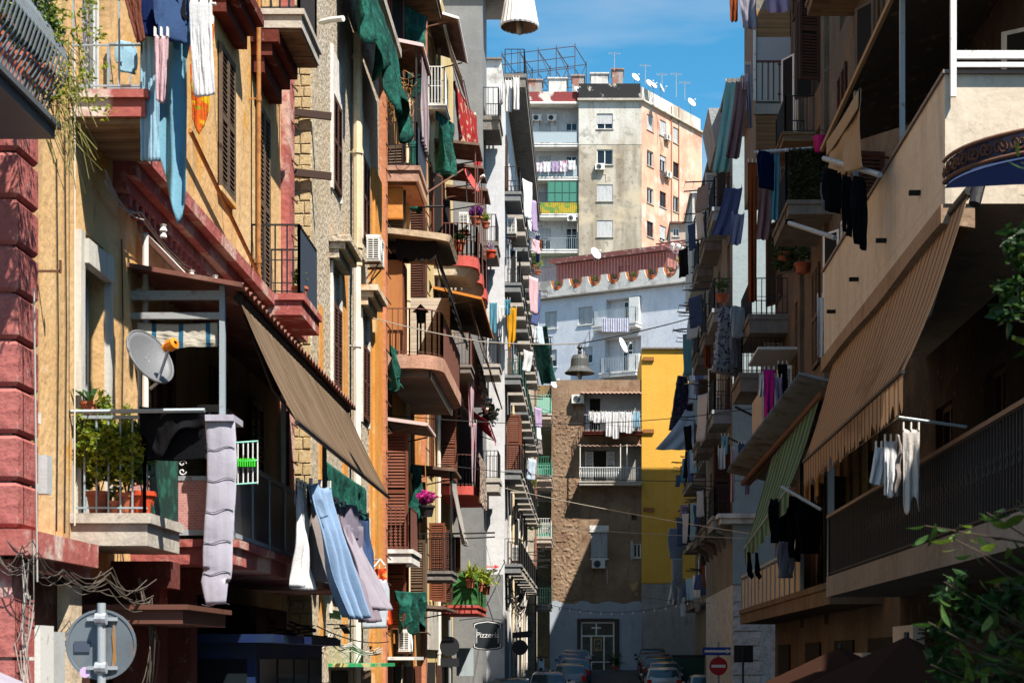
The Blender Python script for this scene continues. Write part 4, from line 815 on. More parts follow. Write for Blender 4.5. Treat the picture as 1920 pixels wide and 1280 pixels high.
for i, (a, b, c, d) in enumerate(H6):
    z = FL6[i // 9]; y = BAY[i % 9]
    window(b6, F6, a + .03, b - .03, c + .02, d - .03, ['shut', 'glass', 'roll.4', 'half', 'glass', 'shut', 'glass'][i % 7], [SHB, WHITEM, SHW, SHR][i % 4], False)
    balcony(b6, F6, y + .05, y + 2.1, .62, z, CONC if i % 3 else GRY, RAILS[i // 9], .34, 1.0, .13, profile=True)
bs = balcony(b6, F6, 66.9, 87.5, .8, ZC + 22.9, CONCD, IRON, .5, 1.0, .2); bs['label'] = 'long top-floor balcony with dark underside'
for u in (67.8, 69.0): louvre(b6, FC(u), -3.18, -2.62, 9.6, 11.9, 0, SHR, 26)
for i in range(7): pipe(b6, F6, 68.9 + i * 3.2, .1, 1 + ground_z(68 + 3 * i), 8 + (i * 5) % 14, .05, [PVCW, PVC, CABLEG][i % 3], 'drainpipe', 2.8)
for k, (u, z, lab) in enumerate(((67.0, 18.9, 'air conditioner beside the highest iron balcony of the white house'), (70.9, 6.3, 'nearest of three air conditioners low on the white house'), (73.6, 5.7, 'middle one of three air conditioners low on the white house'), (77.0, 4.6, 'lowest of three air conditioners on the white house'), (75.6, 6.4, 'blue-fronted air conditioner past the other three on the white house'))):
    ac_unit(F6, u, .02, z, lab, L_=.8, H=.62, Dp=.34)
# ---- far left: beige house with green and cream railings
b7 = thing('apartment_house', (-3, 96, 0), 'narrow beige house with green balconies at the far end of the left row', 'building')
F7 = FL(-2.9); GBE = plaster('grey_beige_render', (.46, .41, .33), .6, None, .3, (.35, .3, .24), .6)
H7 = [(95.0, 96.2, z, z + 2.3) for z in (5.2, 8.9, 12.3, 15.7, 18.9)] + [(96.6, 98.6, 1.0, 3.9)]
wall(b7, F7, 92.6, 100.2, .5, 21.5, GBE, H7, .35, 7)
for i, (a, b, c, d) in enumerate(H7[:5]):
    window(b7, F7, a + .03, b - .03, c + .03, d - .03, 'glass', GREENM if i % 2 else WHITEM, False)
    balcony(b7, F7, 94.0, 97.2, .95, c, plaster('pinkish_slab', (.5, .42, .36)), [DGREEN, WHITEM, GREENM, TEALM, IRON][i], .3, 1.05, .12, .5 if i != 1 else .7, panel=[None, (mat('green_tarp', (.02, .2, .13), .7), -.1, .2), None, (mat('pale_green_glass', (.25, .45, .36), .3), .1, .9), None][i])
balcony(b7, F7, 97.6, 99.6, .95, 12.3, MT['pinkish_slab'], TEALM, .3, 1.0, .12); balcony(b7, F7, 97.6, 99.6, .95, 8.9, MT['pinkish_slab'], GREENM, .3, 1.0, .12, panel=(MT['green_tarp'], -.3, .1))
QB = plaster('rusticated_stone', (.42, .33, .22), .6)
for i in range(9): mb = MB(); mb.box(-3.2, -2.82, 92.45, 93.1, 1.2 + i * .5, 1.64 + i * .5); ob('quoin_block', mb, QB, b7)
pipe(b7, F7, 93.4, .1, 1.5, 19, .06, mat('red_brown_pipe', (.25, .1, .07), .7), 'drainpipe', 3)
sheet('green_net', (-2.9, 91.5, 19.9), (-2.1, 90.5, 19.9), 3.0, NET, 'dark green tarpaulin hanging in front of the far beige house', 'net', slant=(.45, 0, 0), amp=.12, folds=2, group='green nets fixed to the facades', pegs=False)
# ================================================================ END OF STREET: brown wall, yellow wall
YE = 103.0; FE = FC(YE)
b8 = thing('end_house', (.6, YE, 1.5), 'rough brown house closing the street, with a glazed chapel door at its foot', 'building')
BRW = mat('rough_brown_render', (.225, .15, .1), .95, [((.33, .235, .16), .45, .4, .65), ((.17, .1, .065), .9, .5, .7, .8), ((.5, .33, .13), .5, .62, .68, .9), ((.12, .075, .05), (3, 3, .5), .56, .72, .6)], .9, 5, spec=.05)
def ex(px): return (px - VX) * YE / FPX
def ez(py): return ZC + (VY - py) * YE / FPX
HE = [(ex(1108), ex(1139), ez(1047), ez(997)), (ex(1187), ex(1202), ez(1045), ez(1018)), (ex(1095), ex(1203), ez(812), ez(738)), (ex(1090), ex(1203), ez(905), ez(836)), (ex(1089), ex(1152), 1.55, ez(1165)), (ex(1184), ex(1194), ez(975), ez(965))]
wall(b8, FE, ex(1034), ex(1203), ez(1130), ez(712), BRW, HE[:4] + HE[5:], .35, 9)
# uneven stone skin of the lit half
mb = MB(); us = [ex(1036) + i * .06 for i in range(32)]; u0_, u1_, z0_, z1_ = ex(1036), ex(1090), ez(1126), ez(770)
mb.grid(lambda a, c: FE.p(u0_ + (u1_ - u0_) * a, .01 + .06 * max(0, mnoise.noise(Vector((a * 9, c * 62, 0))) + .6 * mnoise.noise(Vector((a * 22, c * 110, 3)))) * min(1, min(a, 1 - a) * 14), z0_ + (z1_ - z0_) * c), 40, 170); ob('rough_stone_skin', mb, BRW, b8)
CHW = plaster('pale_blue_wash', (.36, .41, .47), .8, (.42, .47, .53), .2, gr=.4)
wall(b8, FC(YE - .06), ex(1031), ex(1203), 1.0, ez(1131), CHW, [HE[4]], .35, 8, 'pale_blue_base')
mb = MB(); pts = [(ex(1031), ez(1131) - .001)] + [(ex(1031 + i * 172 / 24), ez(1129) + .08 * math.sin(i * .9) + .1 * mnoise.noise(Vector((i * .4, 0, 0)))) for i in range(25)] + [(ex(1203), ez(1131) - .001)]; mb.prism(FE, pts, .005, .058); ob('wash_edge', mb, CHW, b8)
window(b8, FE, HE[0][0], HE[0][1], HE[0][2], HE[0][3], 'roll.06', WHITEM, True, WHITEM)
mb = MB(); mb.fbox(FE, HE[0][0] - .08, HE[0][1] + .08, .01, .04, HE[0][3], HE[0][3] + .4); ob('white_panel', mb, WHITEM, b8)
window(b8, FE, HE[1][0], HE[1][1], HE[1][2], HE[1][3], 'glass', WHITEM, True, CONC)
s = MB(); s.fbox(FE, HE[1][0] - .15, HE[1][0], .003, .05, HE[1][2] - .1, HE[1][3] + .15); ob('window_surround', s, CONC, b8)
# recessed loggias
LOG = plaster('white_loggia', (.5, .51, .52), .7)
for k in (2, 3):
    a, b, c, d = HE[k]; mb = MB(); mb.fbox(FE, a, b, -.345, -.3, c, d); ob('loggia_back', mb, LOG if k == 2 else plaster('grey_loggia', (.3, .28, .26)), b8)
    mb = MB(); mb.fbox(FE, a + .35, a + .98 + (k - 2) * .7, -.296, -.28, c + .02, d - .25); ob('door', mb, DARK, b8)
    o = corr('tin_canopy', FE.p(a - .2, 0, d + .12), FE.p(b, 0, d + .12), FE.p(b, .9, d - .1), FE.p(a - .2, .9, d - .1), mat('pink_brown_tin', (.34, .22, .17), .7, [((.2, .13, .1), 3, .45, .7)]), 14, .03, b8)
a, b, c, d = HE[3]
for q in (ex(1097), ex(1137)): louvre(b8, FE, q, q + .5, c + .05, d - .3, -.27, shutterm('white_louvre', (.6, .61, .62)), 14)
w1 = balcony(b8, FE, ex(1094), ex(1202), .9, HE[2][2], REDD, WHITEM, .16, 1.0, .13); w2 = balcony(b8, FE, ex(1086), ex(1202), .95, HE[3][2], CONC, None, .22)
mb = MB()
for i in range(34):
    u = ex(1087) + i * .105; bow = [(.9, .02), (1.0, .12), (1.08, .26), (1.05, .42), (.93, .56), (.9, .8)]
    if u < ex(1201): mb.tube([FE.p(u, w, HE[3][2] + z) for w, z in bow], .018, 5)
mb.tube([FE.p(ex(1086), .9, HE[3][2] + .82), FE.p(ex(1202), .9, HE[3][2] + .82)], .03, 6); ob('bowed_railing', mb, LGREY, w2)
for q in (ex(1088), ex(1163), ex(1175)): mb = MB(); mb.beam(FE.p(q, .85, HE[3][2]), FE.p(q, .85, HE[3][3]), .05); ob('post', mb, WHITEM, w2)
ac_unit(Fr(ex(1072), YE, 1, 0, 0, -1), 0, 0, ez(757), 'air conditioner on the brown end wall beside the row of white laundry', L_=.75, H=.5, fan=True)
ac_unit(Fr(ex(1110), YE, 1, 0, 0, -1), 0, 0, ez(1065), 'air conditioner under the shuttered window of the end wall', L_=.78, H=.52, fan=True)
# chapel door
ch = ob('glazed_door_frame', (lambda m: [m.fbox(FE, *q) for q in ((HE[4][0], HE[4][0] + .09, -.1, .03, 1.5, HE[4][3]), (HE[4][1] - .09, HE[4][1], -.1, .03, 1.5, HE[4][3]), (HE[4][0] + .09, HE[4][1] - .09, -.095, .025, HE[4][3] - .1, HE[4][3]), (HE[4][0] + .09, HE[4][1] - .09, -.095, .025, 3.55, 3.65), (ex(1107), ex(1110), -.09, .02, 1.5, 3.55), (ex(1131), ex(1134), -.09, .02, 1.5, 3.55), (HE[4][0] + .09, HE[4][1] - .09, -.085, .015, 2.0, 2.07))] and m)(MB()), WHITEM, b8)
ch['label'] = 'white framed glass door of the chapel'
mb = MB(); mb.fbox(FE, HE[4][0] + .09, HE[4][1] - .09, -.06, -.05, 1.55, HE[4][3] - .1); ob('pane', mb, mat('dim_glass', (.02, .022, .022), .2, [((.05, .06, .06), 1.2, .45, .6)], spec=.18), ch)
mb = MB(); cx = ex(1118); mb.fbox(FE, cx - .04, cx + .04, .031, .05, 3.6, 4.4); mb.fbox(FE, cx - .28, cx + .28, .0312, .0498, 4.05, 4.13); ob('cross', mb, mat('white_paint', (.75, .75, .75), .6), ch)
mb = MB()
for q in ((ex(1113.5), ex(1115), 2.75, 3.4), (ex(1126.5), ex(1128), 2.75, 3.4), (ex(1113.5), ex(1128), 3.4, 3.45), (ex(1113.5), ex(1128), 2.7, 2.75)): mb.fbox(FE, q[0], q[1], -.045, -.02, q[2], q[3])
ob('gold_notice_frame', mb, mat('gold_frame', (.55, .33, .08), .4), ch); mb = MB(); mb.fbox(FE, ex(1115), ex(1126.5), -.045, -.035, 2.75, 3.4); ob('notice', mb, mat('notice_print', (.06, .08, .09), .6, [((.3, .28, .2), 6, .5, .6)]), ch)
mb = MB(); mb.fbox(FE, HE[4][0] - .22, HE[4][0] - .002, .062, .12, 1.2, HE[4][3] + .18); mb.fbox(FE, HE[4][1] + .002, HE[4][1] + .3, .062, .12, 1.2, HE[4][3] + .18); mb.fbox(FE, HE[4][0], HE[4][1], .062, .14, HE[4][3] + .003, HE[4][3] + .2); ob('door_surround', mb, mat('dark_stone', (.06, .05, .045), .8), b8)
# dark passage wall beside the beige house
mb = MB(); mb.box(-6, ex(1034) - .01, YE + 1.2, YE + 6, 0, ez(716)); ob('passage_wall', mb, plaster('dark_tuff_wall', (.2, .14, .08), .5, (.4, .27, .11), .5), b8)
# yellow house
b9 = thing('end_house', (4.8, YE, 1.5), 'windowless yellow wall with grey base at the right end of the street', 'building')
YWA = mat('yellow_paint', (.64, .35, .05), .85, [((.68, .39, .07), .5, .4, .65), ((.55, .29, .04), (1.5, 1.5, .2), .55, .75, .5), ((.5, .26, .035), 2.6, .6, .75, .5), ((.36, .2, .045), (2.5, 2.5, .16), .62, .78, .4)], .3, 8)
GBA = plaster('grey_base', (.3, .28, .26), .75)
wall(b9, FC(YE - .1), ex(1203), 8.5, ez(1093), ez(655), YWA, (), .3, 9); wall(b9, FC(YE - .14), ex(1203), 8.5, 1.0, ez(1094), GBA, (), .3, 9, 'grey_base')
mb = MB(); mb.box(ex(1203), 8.5, YE - .25, YE + 9, ez(655), ez(652)); ob('coping', mb, CONCD, b9)
for py in (673, 808, 955): mb = MB(); mb.fbox(FC(YE - .1), ex(1206), ex(1226), .004, .12, ez(py + 4), ez(py - 3)); ob('brick_ledge', mb, mat('brown_brick', (.28, .12, .04), .9), b9)
# ================================================================ white house with roof terrace behind
A_ = P(1000, 565, 117.5); B_ = P(1300, 527, 111.8); dv = Vector((B_.x - A_.x, B_.y - A_.y, 0)); ln = dv.length; dv.normalize(); nv = Vector((dv.y, -dv.x, 0))
F10 = Fr(A_.x, A_.y, dv.x, dv.y, nv.x, nv.y)
b10 = thing('terrace_house', A_.lerp(B_, .5) - Vector((0, 0, 24)), 'pale blue-white house with a railed roof terrace behind the end wall', 'building')
BWH = plaster('blue_white_stucco', (.56, .6, .68), .8, (.62, .66, .72), .2, (.5, .54, .62), .5, gr=.3)
def u10(px):   # column -> distance along this slanted wall
    k = (px - VX) / FPX; return (k * A_.y - A_.x) / (dv.x - k * dv.y)
def z10(px, py): y = A_.y + dv.y * u10(px); return ZC + (VY - py) * y / FPX
zt = A_.z
H10 = [(u10(a), u10(b), z10((a + b) / 2, d), z10((a + b) / 2, c)) for a, b, c, d in ((1022, 1044, 584, 616), (1085, 1111, 575, 608), (1136, 1202, 558, 610), (1019, 1044, 656, 688), (1092, 1111, 650, 681), (1134, 1202, 632, 700))]
wall(b10, F10, 0, ln + 1.5, 0, zt, BWH, H10, .6, 10)
for k, kd in ((0, 'roll'), (1, 'roll.1'), (3, 'roll.4'), (4, 'roll.5')): a, b, c, d = H10[k]; window(b10, F10, a, b, c, d, kd, WHITEM, True, WHITEM)
for k in (2, 5):
    a, b, c, d = H10[k]; window(b10, F10, a + 1.1, a + 1.9, c + .02, d - .15, 'glass', WHITEM, False, w=-.55); balcony(b10, F10, a - .6 if k == 2 else a, b, .8, c + .0, WHS, GREYM, .3, 1.0, .12)
    mb = MB(); mb.fbox(F10, b - .75, b - .02, -.5, .3, c + .02, d - .1 if k == 2 else c + 1.2); ob('white_cabinet', mb, WHITEM, b10)
PAR = plaster('weathered_white_parapet', (.55, .54, .52), .5, (.63, .62, .6), .3, (.3, .28, .26), .8, (.55, .65))
# parapet pierced by half-round openings edged with orange tiles
OT = mat('orange_tile', (.6, .2, .06), .7); arcs = [u10(px) for px in (1046, 1081, 1116, 1152, 1187, 1223, 1258)]
mb = MB(); top = zt + 1.25; poly = [(0, zt + .1)]
poly = [(ln + 1, zt + .1), (ln + 1, top)]
for c in reversed(arcs): poly += [(c + .52 * math.cos(a), top - .72 * math.sin(a)) for a in [R(x) for x in range(0, 181, 20)]]
poly += [(0, top), (0, zt + .1)]; mb.prism(F10, poly, -.1, .12); ob('parapet', mb, PAR, b10)
mb = MB(); mb.fbox(F10, -.1, ln + 1.4, -.3, .35, zt + .002, zt + .1); ob('cornice', mb, CONCD, b10)
for c in arcs:
    mb = MB(); pp = [F10.p(c + .5 * math.cos(a), .0, top - .69 * math.sin(a)) for a in [R(x) for x in range(0, 181, 15)]]
    for a, b in zip(pp, pp[1:]): mb.beam(a, b, .26, .045, tuple(nv))
    ob('tile_arch', mb, OT, b10)
mb = MB(); rails(mb, [F10.p(0, 0, 0), F10.p(ln, 0, 0)], top - .3, top + 1.0, .24, .02); ob('terrace_railing', mb, mat('maroon_metal', (.18, .05, .05), .6), b10)
PNK = plaster('dusty_pink', (.3, .125, .105), .7)
pz = zt + .1; wall(b10, Fr(F10.p(0, -2.2, 0).x, F10.p(0, -2.2, 0).y, dv.x, dv.y, nv.x, nv.y), .6, u10(1225), pz, pz + 2.9, PNK, [(u10(1132), u10(1132) + .9, pz, pz + 2.2)], .2, 4, 'penthouse_wall')
mb = MB(); mb.fbox(F10, .3, u10(1232), -6, -1.7, pz + 2.9, pz + 3.05); mb.fbox(F10, .3, u10(1232), -1.75, -1.6, pz + 2.75, pz + 3.08); ob('penthouse_roof', mb, mat('maroon_roof', (.2, .07, .06), .7, [((.4, .3, .28), 3, .55, .65)]), b10)
mb = MB()
for i in range(9): mb.beam(F10.p(u10(1232) + i * .45, -4, pz + 2.95), F10.p(u10(1232) + i * .45, -.1, pz + 2.8), .06)
mb.beam(F10.p(u10(1228), -.15, pz + 2.8), F10.p(ln, -.15, pz + 2.8), .09); mb.beam(F10.p(ln - .3, -.15, pz), F10.p(ln - .3, -.15, pz + 2.8), .08); ob('pergola', mb, MT['maroon_metal'], b10)
lp = thing('globe_lamp', F10.p(ln - 1.35, -.3, pz), 'white lamp post with five globes on the roof terrace', 'lamp'); c = F10.p(ln - 1.35, -.3, pz); mb = MB(); mb.lathe([(.14, 0), (.05, .2), (.04, 2.0), (.05, 2.1)], c, 10); ob('post', mb, WHITEM, lp)
for i in range(5):
    a = i * 1.26; q = c + Vector((.34 * math.cos(a), .34 * math.sin(a), 2.45 + .12 * (i % 2))); mb = MB(); mb.tube([c + Vector((0, 0, 2.05)), c + Vector((.3 * math.cos(a), .3 * math.sin(a), 2.15)), q], .02, 5); ob('arm', mb, WHITEM, lp); mb = MB(); mb.lathe([(.001, -.14)] + [(.14 * math.cos(R(t)), .14 * math.sin(R(t))) for t in range(-75, 76, 25)] + [(.001, .14)], q, 12); ob('globe', mb, mat('white_globe', (.85, .84, .8), .3), lp, smooth=True)
# ================================================================ tall block on the hill
YT = 146.0
b11 = thing('apartment_block', (8, YT, 20), 'tall weathered apartment block with dishes on its roof, highest in the background', 'building')
TCR = mat('streaked_cream_render', (.5, .48, .43), .95, [((.56, .55, .52), .3, .4, .6), ((.34, .29, .22), (.5, .5, .12), .48, .62, .8), ((.2, .19, .17), 1.1, .56, .68, .8), ((.26, .24, .21), 3.2, .58, .68, .7), ((.4, .13, .08), .35, .68, .71, .9), ((.25, .2, .15), (2, 2, .12), .58, .75, .5)], .3, 3)
TPE = mat('peach_render', (.6, .28, .2), .95, [((.64, .4, .29), .35, .42, .6), ((.56, .47, .4), .5, .53, .6, .9), ((.33, .27, .22), 1.4, .6, .68, .8), ((.4, .22, .13), (.8, .8, .2), .55, .72, .7), ((.58, .22, .1), .6, .66, .7, .9)], .3, 3)
def tx(px): return xx(px, YT)
def tz(py): return zz(py, YT)
FT = FC(YT); rows = [(213, 242), (280, 309), (346, 377), (413, 444)]; HT = [(tx(1119), tx(1149), tz(b), tz(a)) for a, b in rows]
wall(b11, FT, tx(1085), tx(1203), tz(271), tz(190), TCR, HT[:1], .3, 14)
wall(b11, FC(YT + .02), tx(1085), tx(1203), 18, tz(271) - .001, mat('streaked_grey_tan_render', (.36, .32, .26), .95, [((.46, .42, .35), .3, .4, .58), ((.22, .18, .13), (.7, .7, .1), .47, .62, .85), ((.15, .13, .1), 1.3, .57, .68, .8), ((.2, .17, .13), 4, .56, .66, .6), ((.5, .42, .3), (.3, .3, .5), .56, .66, .8)], .3, 3), HT[1:], .3, 14, 'lower_wall')
for k, h in enumerate(HT): window(b11, FT, *h, ['roll.35', 'glass', 'roll', 'roll'][k], WHITEM, True, CONC)
mb = MB(); mb.fbox(FT, tx(1083), tx(1203) + .2, -10, .3, tz(190), tz(186)); ob('cornice', mb, CONC, b11)
mb = MB(); mb.fbox(FT, tx(1085), tx(1203) - .1, -.3, .02, tz(186), tz(157)); ob('parapet', mb, mat('tar_black_parapet', (.02, .02, .022), .8, [((.4, .38, .34), 1.2, .62, .68)]), b11)
# right hand face, running away from the street
C0 = Vector((tx(1203), YT, 0)); C1 = P(1316, 231, YT * 1.062); C1.z = 0; dd = (C1 - C0).normalized(); FS = Fr(C0.x, C0.y, dd.x, dd.y, dd.y, -dd.x)
def us_(px): k = (px - VX) / FPX; return (k * C0.y - C0.x) / (dd.x - k * dd.y)
def zs_(px, py): return ZC + (VY - py) * (C0.y + dd.y * us_(px)) / FPX
HS = []
for a, b, yy in ((1213, 1225, (213, 280, 350, 413)), (1237, 1249, (223, 289, 357, 421)), (1262, 1273, (237, 302, 366))):
    for y in yy: HS.append((us_(a), us_(b), zs_(a, y + 29), zs_(a, y)))
wall(b11, FS, .02, us_(1316), 18, tz(190), TPE, HS, .3, 8, 'peach_wall')
for k, h in enumerate(HS): window(b11, FS, *h, ['roll', 'glass', 'glass', 'glass', 'roll', 'roll.7', 'glass', 'roll.2', 'roll', 'glass', 'glass'][k % 11], WHITEM if k % 3 else SHB, True, CONC)
mb = MB(); mb.fbox(FS, .0, us_(1318), -.4, .25, tz(190) + .002, tz(187)); mb.fbox(FS, .0, us_(1313), -.4, .02, tz(187), tz(163)); ob('side_parapet', mb, TCR, b11)
for k, (px, py, lab) in enumerate(((1244, 262, 'upper small air conditioner on the peach face of the tall block'), (1245, 332, 'lower small air conditioner on the peach face of the tall block'))): ac_unit(FS, us_(px), .0, zs_(px, py), lab, L_=.7, H=.5)
ac_unit(Fr(tx(1116), YT, 1, 0, 0, -1), 0, 0, tz(320), 'air conditioner under a window on the cream face of the tall block', L_=.8, H=.52, fan=True)
for px in (1258, 1272): mb = MB(); mb.tube([FS.p(us_(px), .06, zs_(px, 430)), FS.p(us_(px), .06, zs_(px, 200))], .05, 6); ob('drainpipe', mb, mat('rust_brown_pipe', (.35, .16, .08), .8), b11)
# recessed wing with balconies on its left
FW = FC(YT + 1.5); wx0, wx1 = xx(985, YT + 1.5), xx(1087, YT + 1.5)
fl = [268, 331, 400, 467]; fz = [zz(p, YT) for p in fl]
HW = [(wx0 + 1.2 + q, wx0 + 2.2 + q, z + .05, z + 2.2) for z in fz for q in (0, 2.3)]
wall(b11, FW, wx0, wx1, 18, tz(193), plaster('grey_white_render', (.5, .5, .5), .75), HW, .3, 8, 'wing_wall')
for h in HW: window(b11, FW, *h, 'roll.5' if int(h[0] * 10) % 2 else 'glass', WHITEM, False)
mb = MB(); mb.fbox(FW, wx0 - .2, wx1, -6, 1.3, tz(193), tz(189)); ob('wing_cornice', mb, WHS, b11); mb = MB(); mb.fbox(FW, wx0, wx1 - .05, .9, 1.2, tz(189), tz(170)); ob('wing_parapet', mb, mat('maroon_sheet', (.22, .04, .04), .7, [((.55, .52, .48), .7, .56, .6)]), b11)
PAN = [(mat('frosted_panel', (.36, .42, .46), .35), .1, 1.0), (mat('frosted_panel', (.3, .4, .42), .35), .1, 1.0), (mat('amber_panel', (.4, .3, .02), .5, [((.12, .25, .05), 1.5, .5, .55)]), .05, 1.0), None]
for z, p in zip(fz, PAN): balcony(b11, FW, wx0 + .3, wx1 - .1, 1.35, z, WHS, GREYM if p is not PAN[2] else RUSTY, .28, 1.0, .18, panel=p)
mb = MB(); q0 = wx0 + 2.0
for i in range(5): mb.fbox(FW, q0 + i * .62, q0 + .57 + i * .62, 1.28, 1.31, fz[2] + 1.05, fz[2] + 2.75)
ob('green_glazing', mb, mat('green_ribbed_glass', (.06, .2, .15), .35), b11)
mb = MB()
for i in range(6): mb.fbox(FW, q0 - .06 + i * .62, q0 - .005 + i * .62, 1.27, 1.33, fz[2] + 1, fz[2] + 2.9)
mb.fbox(FW, q0 - .06, wx1 - .1, 1.272, 1.328, fz[2] + 1.8, fz[2] + 1.85); ob('glazing_bars', mb, DGREEN, b11)
for k, u in enumerate((wx0 + .6, wx0 + 1.9)): ac_unit(Fr(u, YT + 1.5, 1, 0, 0, -1), 0, 0, tz(218), ['left', 'right'][k] + ' one of two air conditioners under the roof of the tall block', L_=.8, H=.52, fan=True)
ac_unit(Fr(tx(1064), YT + .15, 1, 0, 0, -1), 0, 0, tz(415), 'air conditioner at the end of a low balcony on the tall block', L_=.7, H=.5, fan=True)
# billboard scaffold on the roof
SCA = metal('dark_scaffold_tube', (.05, .04, .045), .2, .7)
sf = thing('roof_scaffold', P(1020, 150, YT + 4), 'empty billboard scaffold of rusty tubes on the roof', 'scaffold'); Ys = YT + 5
cols = [P(941, 103, Ys), P(975, 99, Ys), P(1009, 95, Ys), P(1043, 91, Ys), P(1078, 87, Ys)]; dz_ = Vector((1.0, 3.5, -.4)); bz = tz(172)
for i, c in enumerate(cols):
    for off, nm in ((Vector((0, 0, 0)), 'front'), (dz_, 'back')):
        t = c + off; mb = MB(); mb.beam(Vector((t.x, t.y, bz)), t + Vector((0, 0, .25)), .075); ob('upright', mb, SCA, sf)
    mb = MB(); mb.beam(c, c + dz_, .055); ob('cross_tie', mb, SCA, sf); mb = MB(); mb.beam(c - Vector((0, 0, 2)), c + dz_ - Vector((0, 0, 2)), .055); ob('cross_tie', mb, SCA, sf)
    if i: mb = MB(); mb.beam(cols[i - 1], c - Vector((0, 0, 3.6)), .05); ob('brace', mb, SCA, sf); mb = MB(); mb.beam(cols[i - 1] + dz_ - Vector((0, 0, 3.4)), c + dz_, .05); ob('brace', mb, SCA, sf)
for h in (0, -.9, -1.9, -2.9):
    for off in (Vector((0, 0, 0)), dz_): mb = MB(); mb.beam(cols[0] + Vector((0, 0, h)) + off, cols[-1] + Vector((0, 0, h)) + off, .055); ob('ledger', mb, SCA, sf)
# roof huts, water tanks, antennas, dishes
for k, (a, b, t) in enumerate(((991, 1016, 151), (1029, 1062, 148), (1073, 1095, 143), (1108, 1140, 139), (1148, 1168, 131))):
    mb = MB(); q0, q1 = P(a, 170, YT + 3), P(b, t, YT + 3); mb.box(q0.x, q1.x, YT + 3, YT + 5, tz(190), q1.z); mb.box(q0.x - .1, q1.x + .1, YT + 2.9, YT + 5.1, q1.z, q1.z + .12); ob('roof_hut', mb, PAR if k % 2 else plaster('stained_hut', (.33, .29, .27), .5, None, .3, (.3, .13, .1), .8), b11)
def antenna(px, py, h, label, Y=YT + .6):
    c = P(px, py, Y); t = thing('tv_antenna', c, label, 'antenna', 'television antennas on the tall block'); mb = MB(); mb.tube([c, c + Vector((0, 0, h))], .035, 5); ob('mast', mb, GALV, t); mb = MB()
    top = c + Vector((0, 0, h)); mb.beam(top + Vector((-.5, 0, -.1)), top + Vector((.5, .1, -.1)), .03)
    for i in range(7): x = -.45 + i * .15; mb.beam(top + Vector((x, -.25, -.1)), top + Vector((x, .25, -.1)), .018); mb.beam(top + Vector((x, 0, -.2)), top + Vector((x, 0, .02)), .018)
    ob('elements', mb, GALV, t)
for k, (px, py, h, lab) in enumerate(((1210, 158, 1.7, 'antenna nearest the corner dish on the tall block roof'), (1241, 166, 1.3, 'short antenna beside the twin dishes on the roof'), (1268, 183, 2.1, 'antenna midway along the peach roof edge'), (1284, 188, 1.6, 'antenna left of the last dish on the peach roof edge'), (1152, 133, 1.6, 'antenna on the roof hut by the scaffold'))): antenna(px, py, h, lab)
WDI = mat('white_dish', (.72, .72, .7), .45)
for k, (px, py, r, lab) in enumerate(((1191, 140, .36, 'white dish at the corner of the tall block roof'), (1218, 152, .36, 'white dish beside its smaller twin on the tall block roof'), (1226, 155, .27, 'smaller of the twin dishes on the tall block roof'), (1240, 160, .36, 'dish seen edge-on behind the peach roof parapet'), (1296, 187, .38, 'last dish, with a rusty centre, on the peach roof edge'), (1082, 163, .3, 'small dish in front of the roof huts by the scaffold'))):
    c = P(px, py + 6, YT + .3); dish(c, (.6, -.75, .5) if k != 3 else (.92, -.3, .4), r * 1.1, WDI, lab, True, [c + Vector((0, .3, -1.2))])
# small low houses between
b12 = thing('low_house', P(1270, 470, 126), 'small grey-pink house wedged beside the tall block', 'building'); Y12 = 128; F12 = FC(Y12)
wall(b12, F12, xx(1257, Y12), xx(1300, Y12), 10, zz(420, Y12), plaster('grey_pink', (.4, .3, .25)), [(xx(1262, Y12), xx(1273, Y12), zz(443, Y12), zz(427, Y12))], .3, 5); window(b12, F12, xx(1262, Y12), xx(1273, Y12), zz(443, Y12), zz(427, Y12), 'glass', WHITEM, True, CONC)
mb = MB(); mb.fbox(F12, xx(1255, Y12), xx(1301, Y12), -5, .3, zz(420, Y12), zz(417, Y12)); ob('roof', mb, TIN, b12)
b13 = thing('rooftop_hut', P(925, 150, 90), 'pale weathered roof hut behind the grey tower', 'building'); mb = MB(); mb.box(xx(905, 92), xx(940, 92), 92, 97, 15, zz(113, 92)); ob('wall', mb, PAR, b13); mb = MB(); mb.box(xx(904, 92), xx(941, 92), 91.8, 97.2, zz(113, 92), zz(110, 92)); ob('roof', mb, CONCD, b13)
# hillside the background stands on
mb = MB(); mb.hexa([(-60, 113, 0), (80, 113, 0), (80, 300, 0), (-60, 300, 0), (-60, 119, 7), (80, 119, 7), (80, 300, 34), (-60, 300, 34)]); ob('hill', mb, mat('dry_hillside', (.16, .15, .08), .95, [((.1, .13, .05), .2, .4, .6)]), kind='structure')
# ================================================================ RIGHT 1: beige house with long solid balcony
CRM = plaster('cream_parapet_render', (.6, .5, .39), .7, (.66, .58, .47), .15, None, .85, gr=.8)
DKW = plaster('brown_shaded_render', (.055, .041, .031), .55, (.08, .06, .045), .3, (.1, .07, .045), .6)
FR1 = FRt(5.4)
r1 = thing('apartment_house', (5.4, 22, 0), 'beige house with a long solid balcony and a striped awning, nearest on the right', 'building')
HR1 = [(u, u + 1.2, z, z + 2.4) for u in (15.6, 18.8, 22, 25.2) for z in (3.65, 7.25, 10.85)]
wall(r1, FR1, -6, 12, 3.1, 10.6, DKW, (), .3, 8, 'unseen_shade_wing')  # unseen wall added to keep the sun off the tree leaves
wall(r1, FR1, 12.01, 17.85, 3.1, 8.6, DKW, (), .3, 8, 'unseen_low_shade_wing')  # unseen wall, height shaped to shade the parasols but not the parapet end
wall(r1, FR1, -6, 29.4, -.2, 3.1, DKW, (), .3, 8, 'ground_floor_wall')
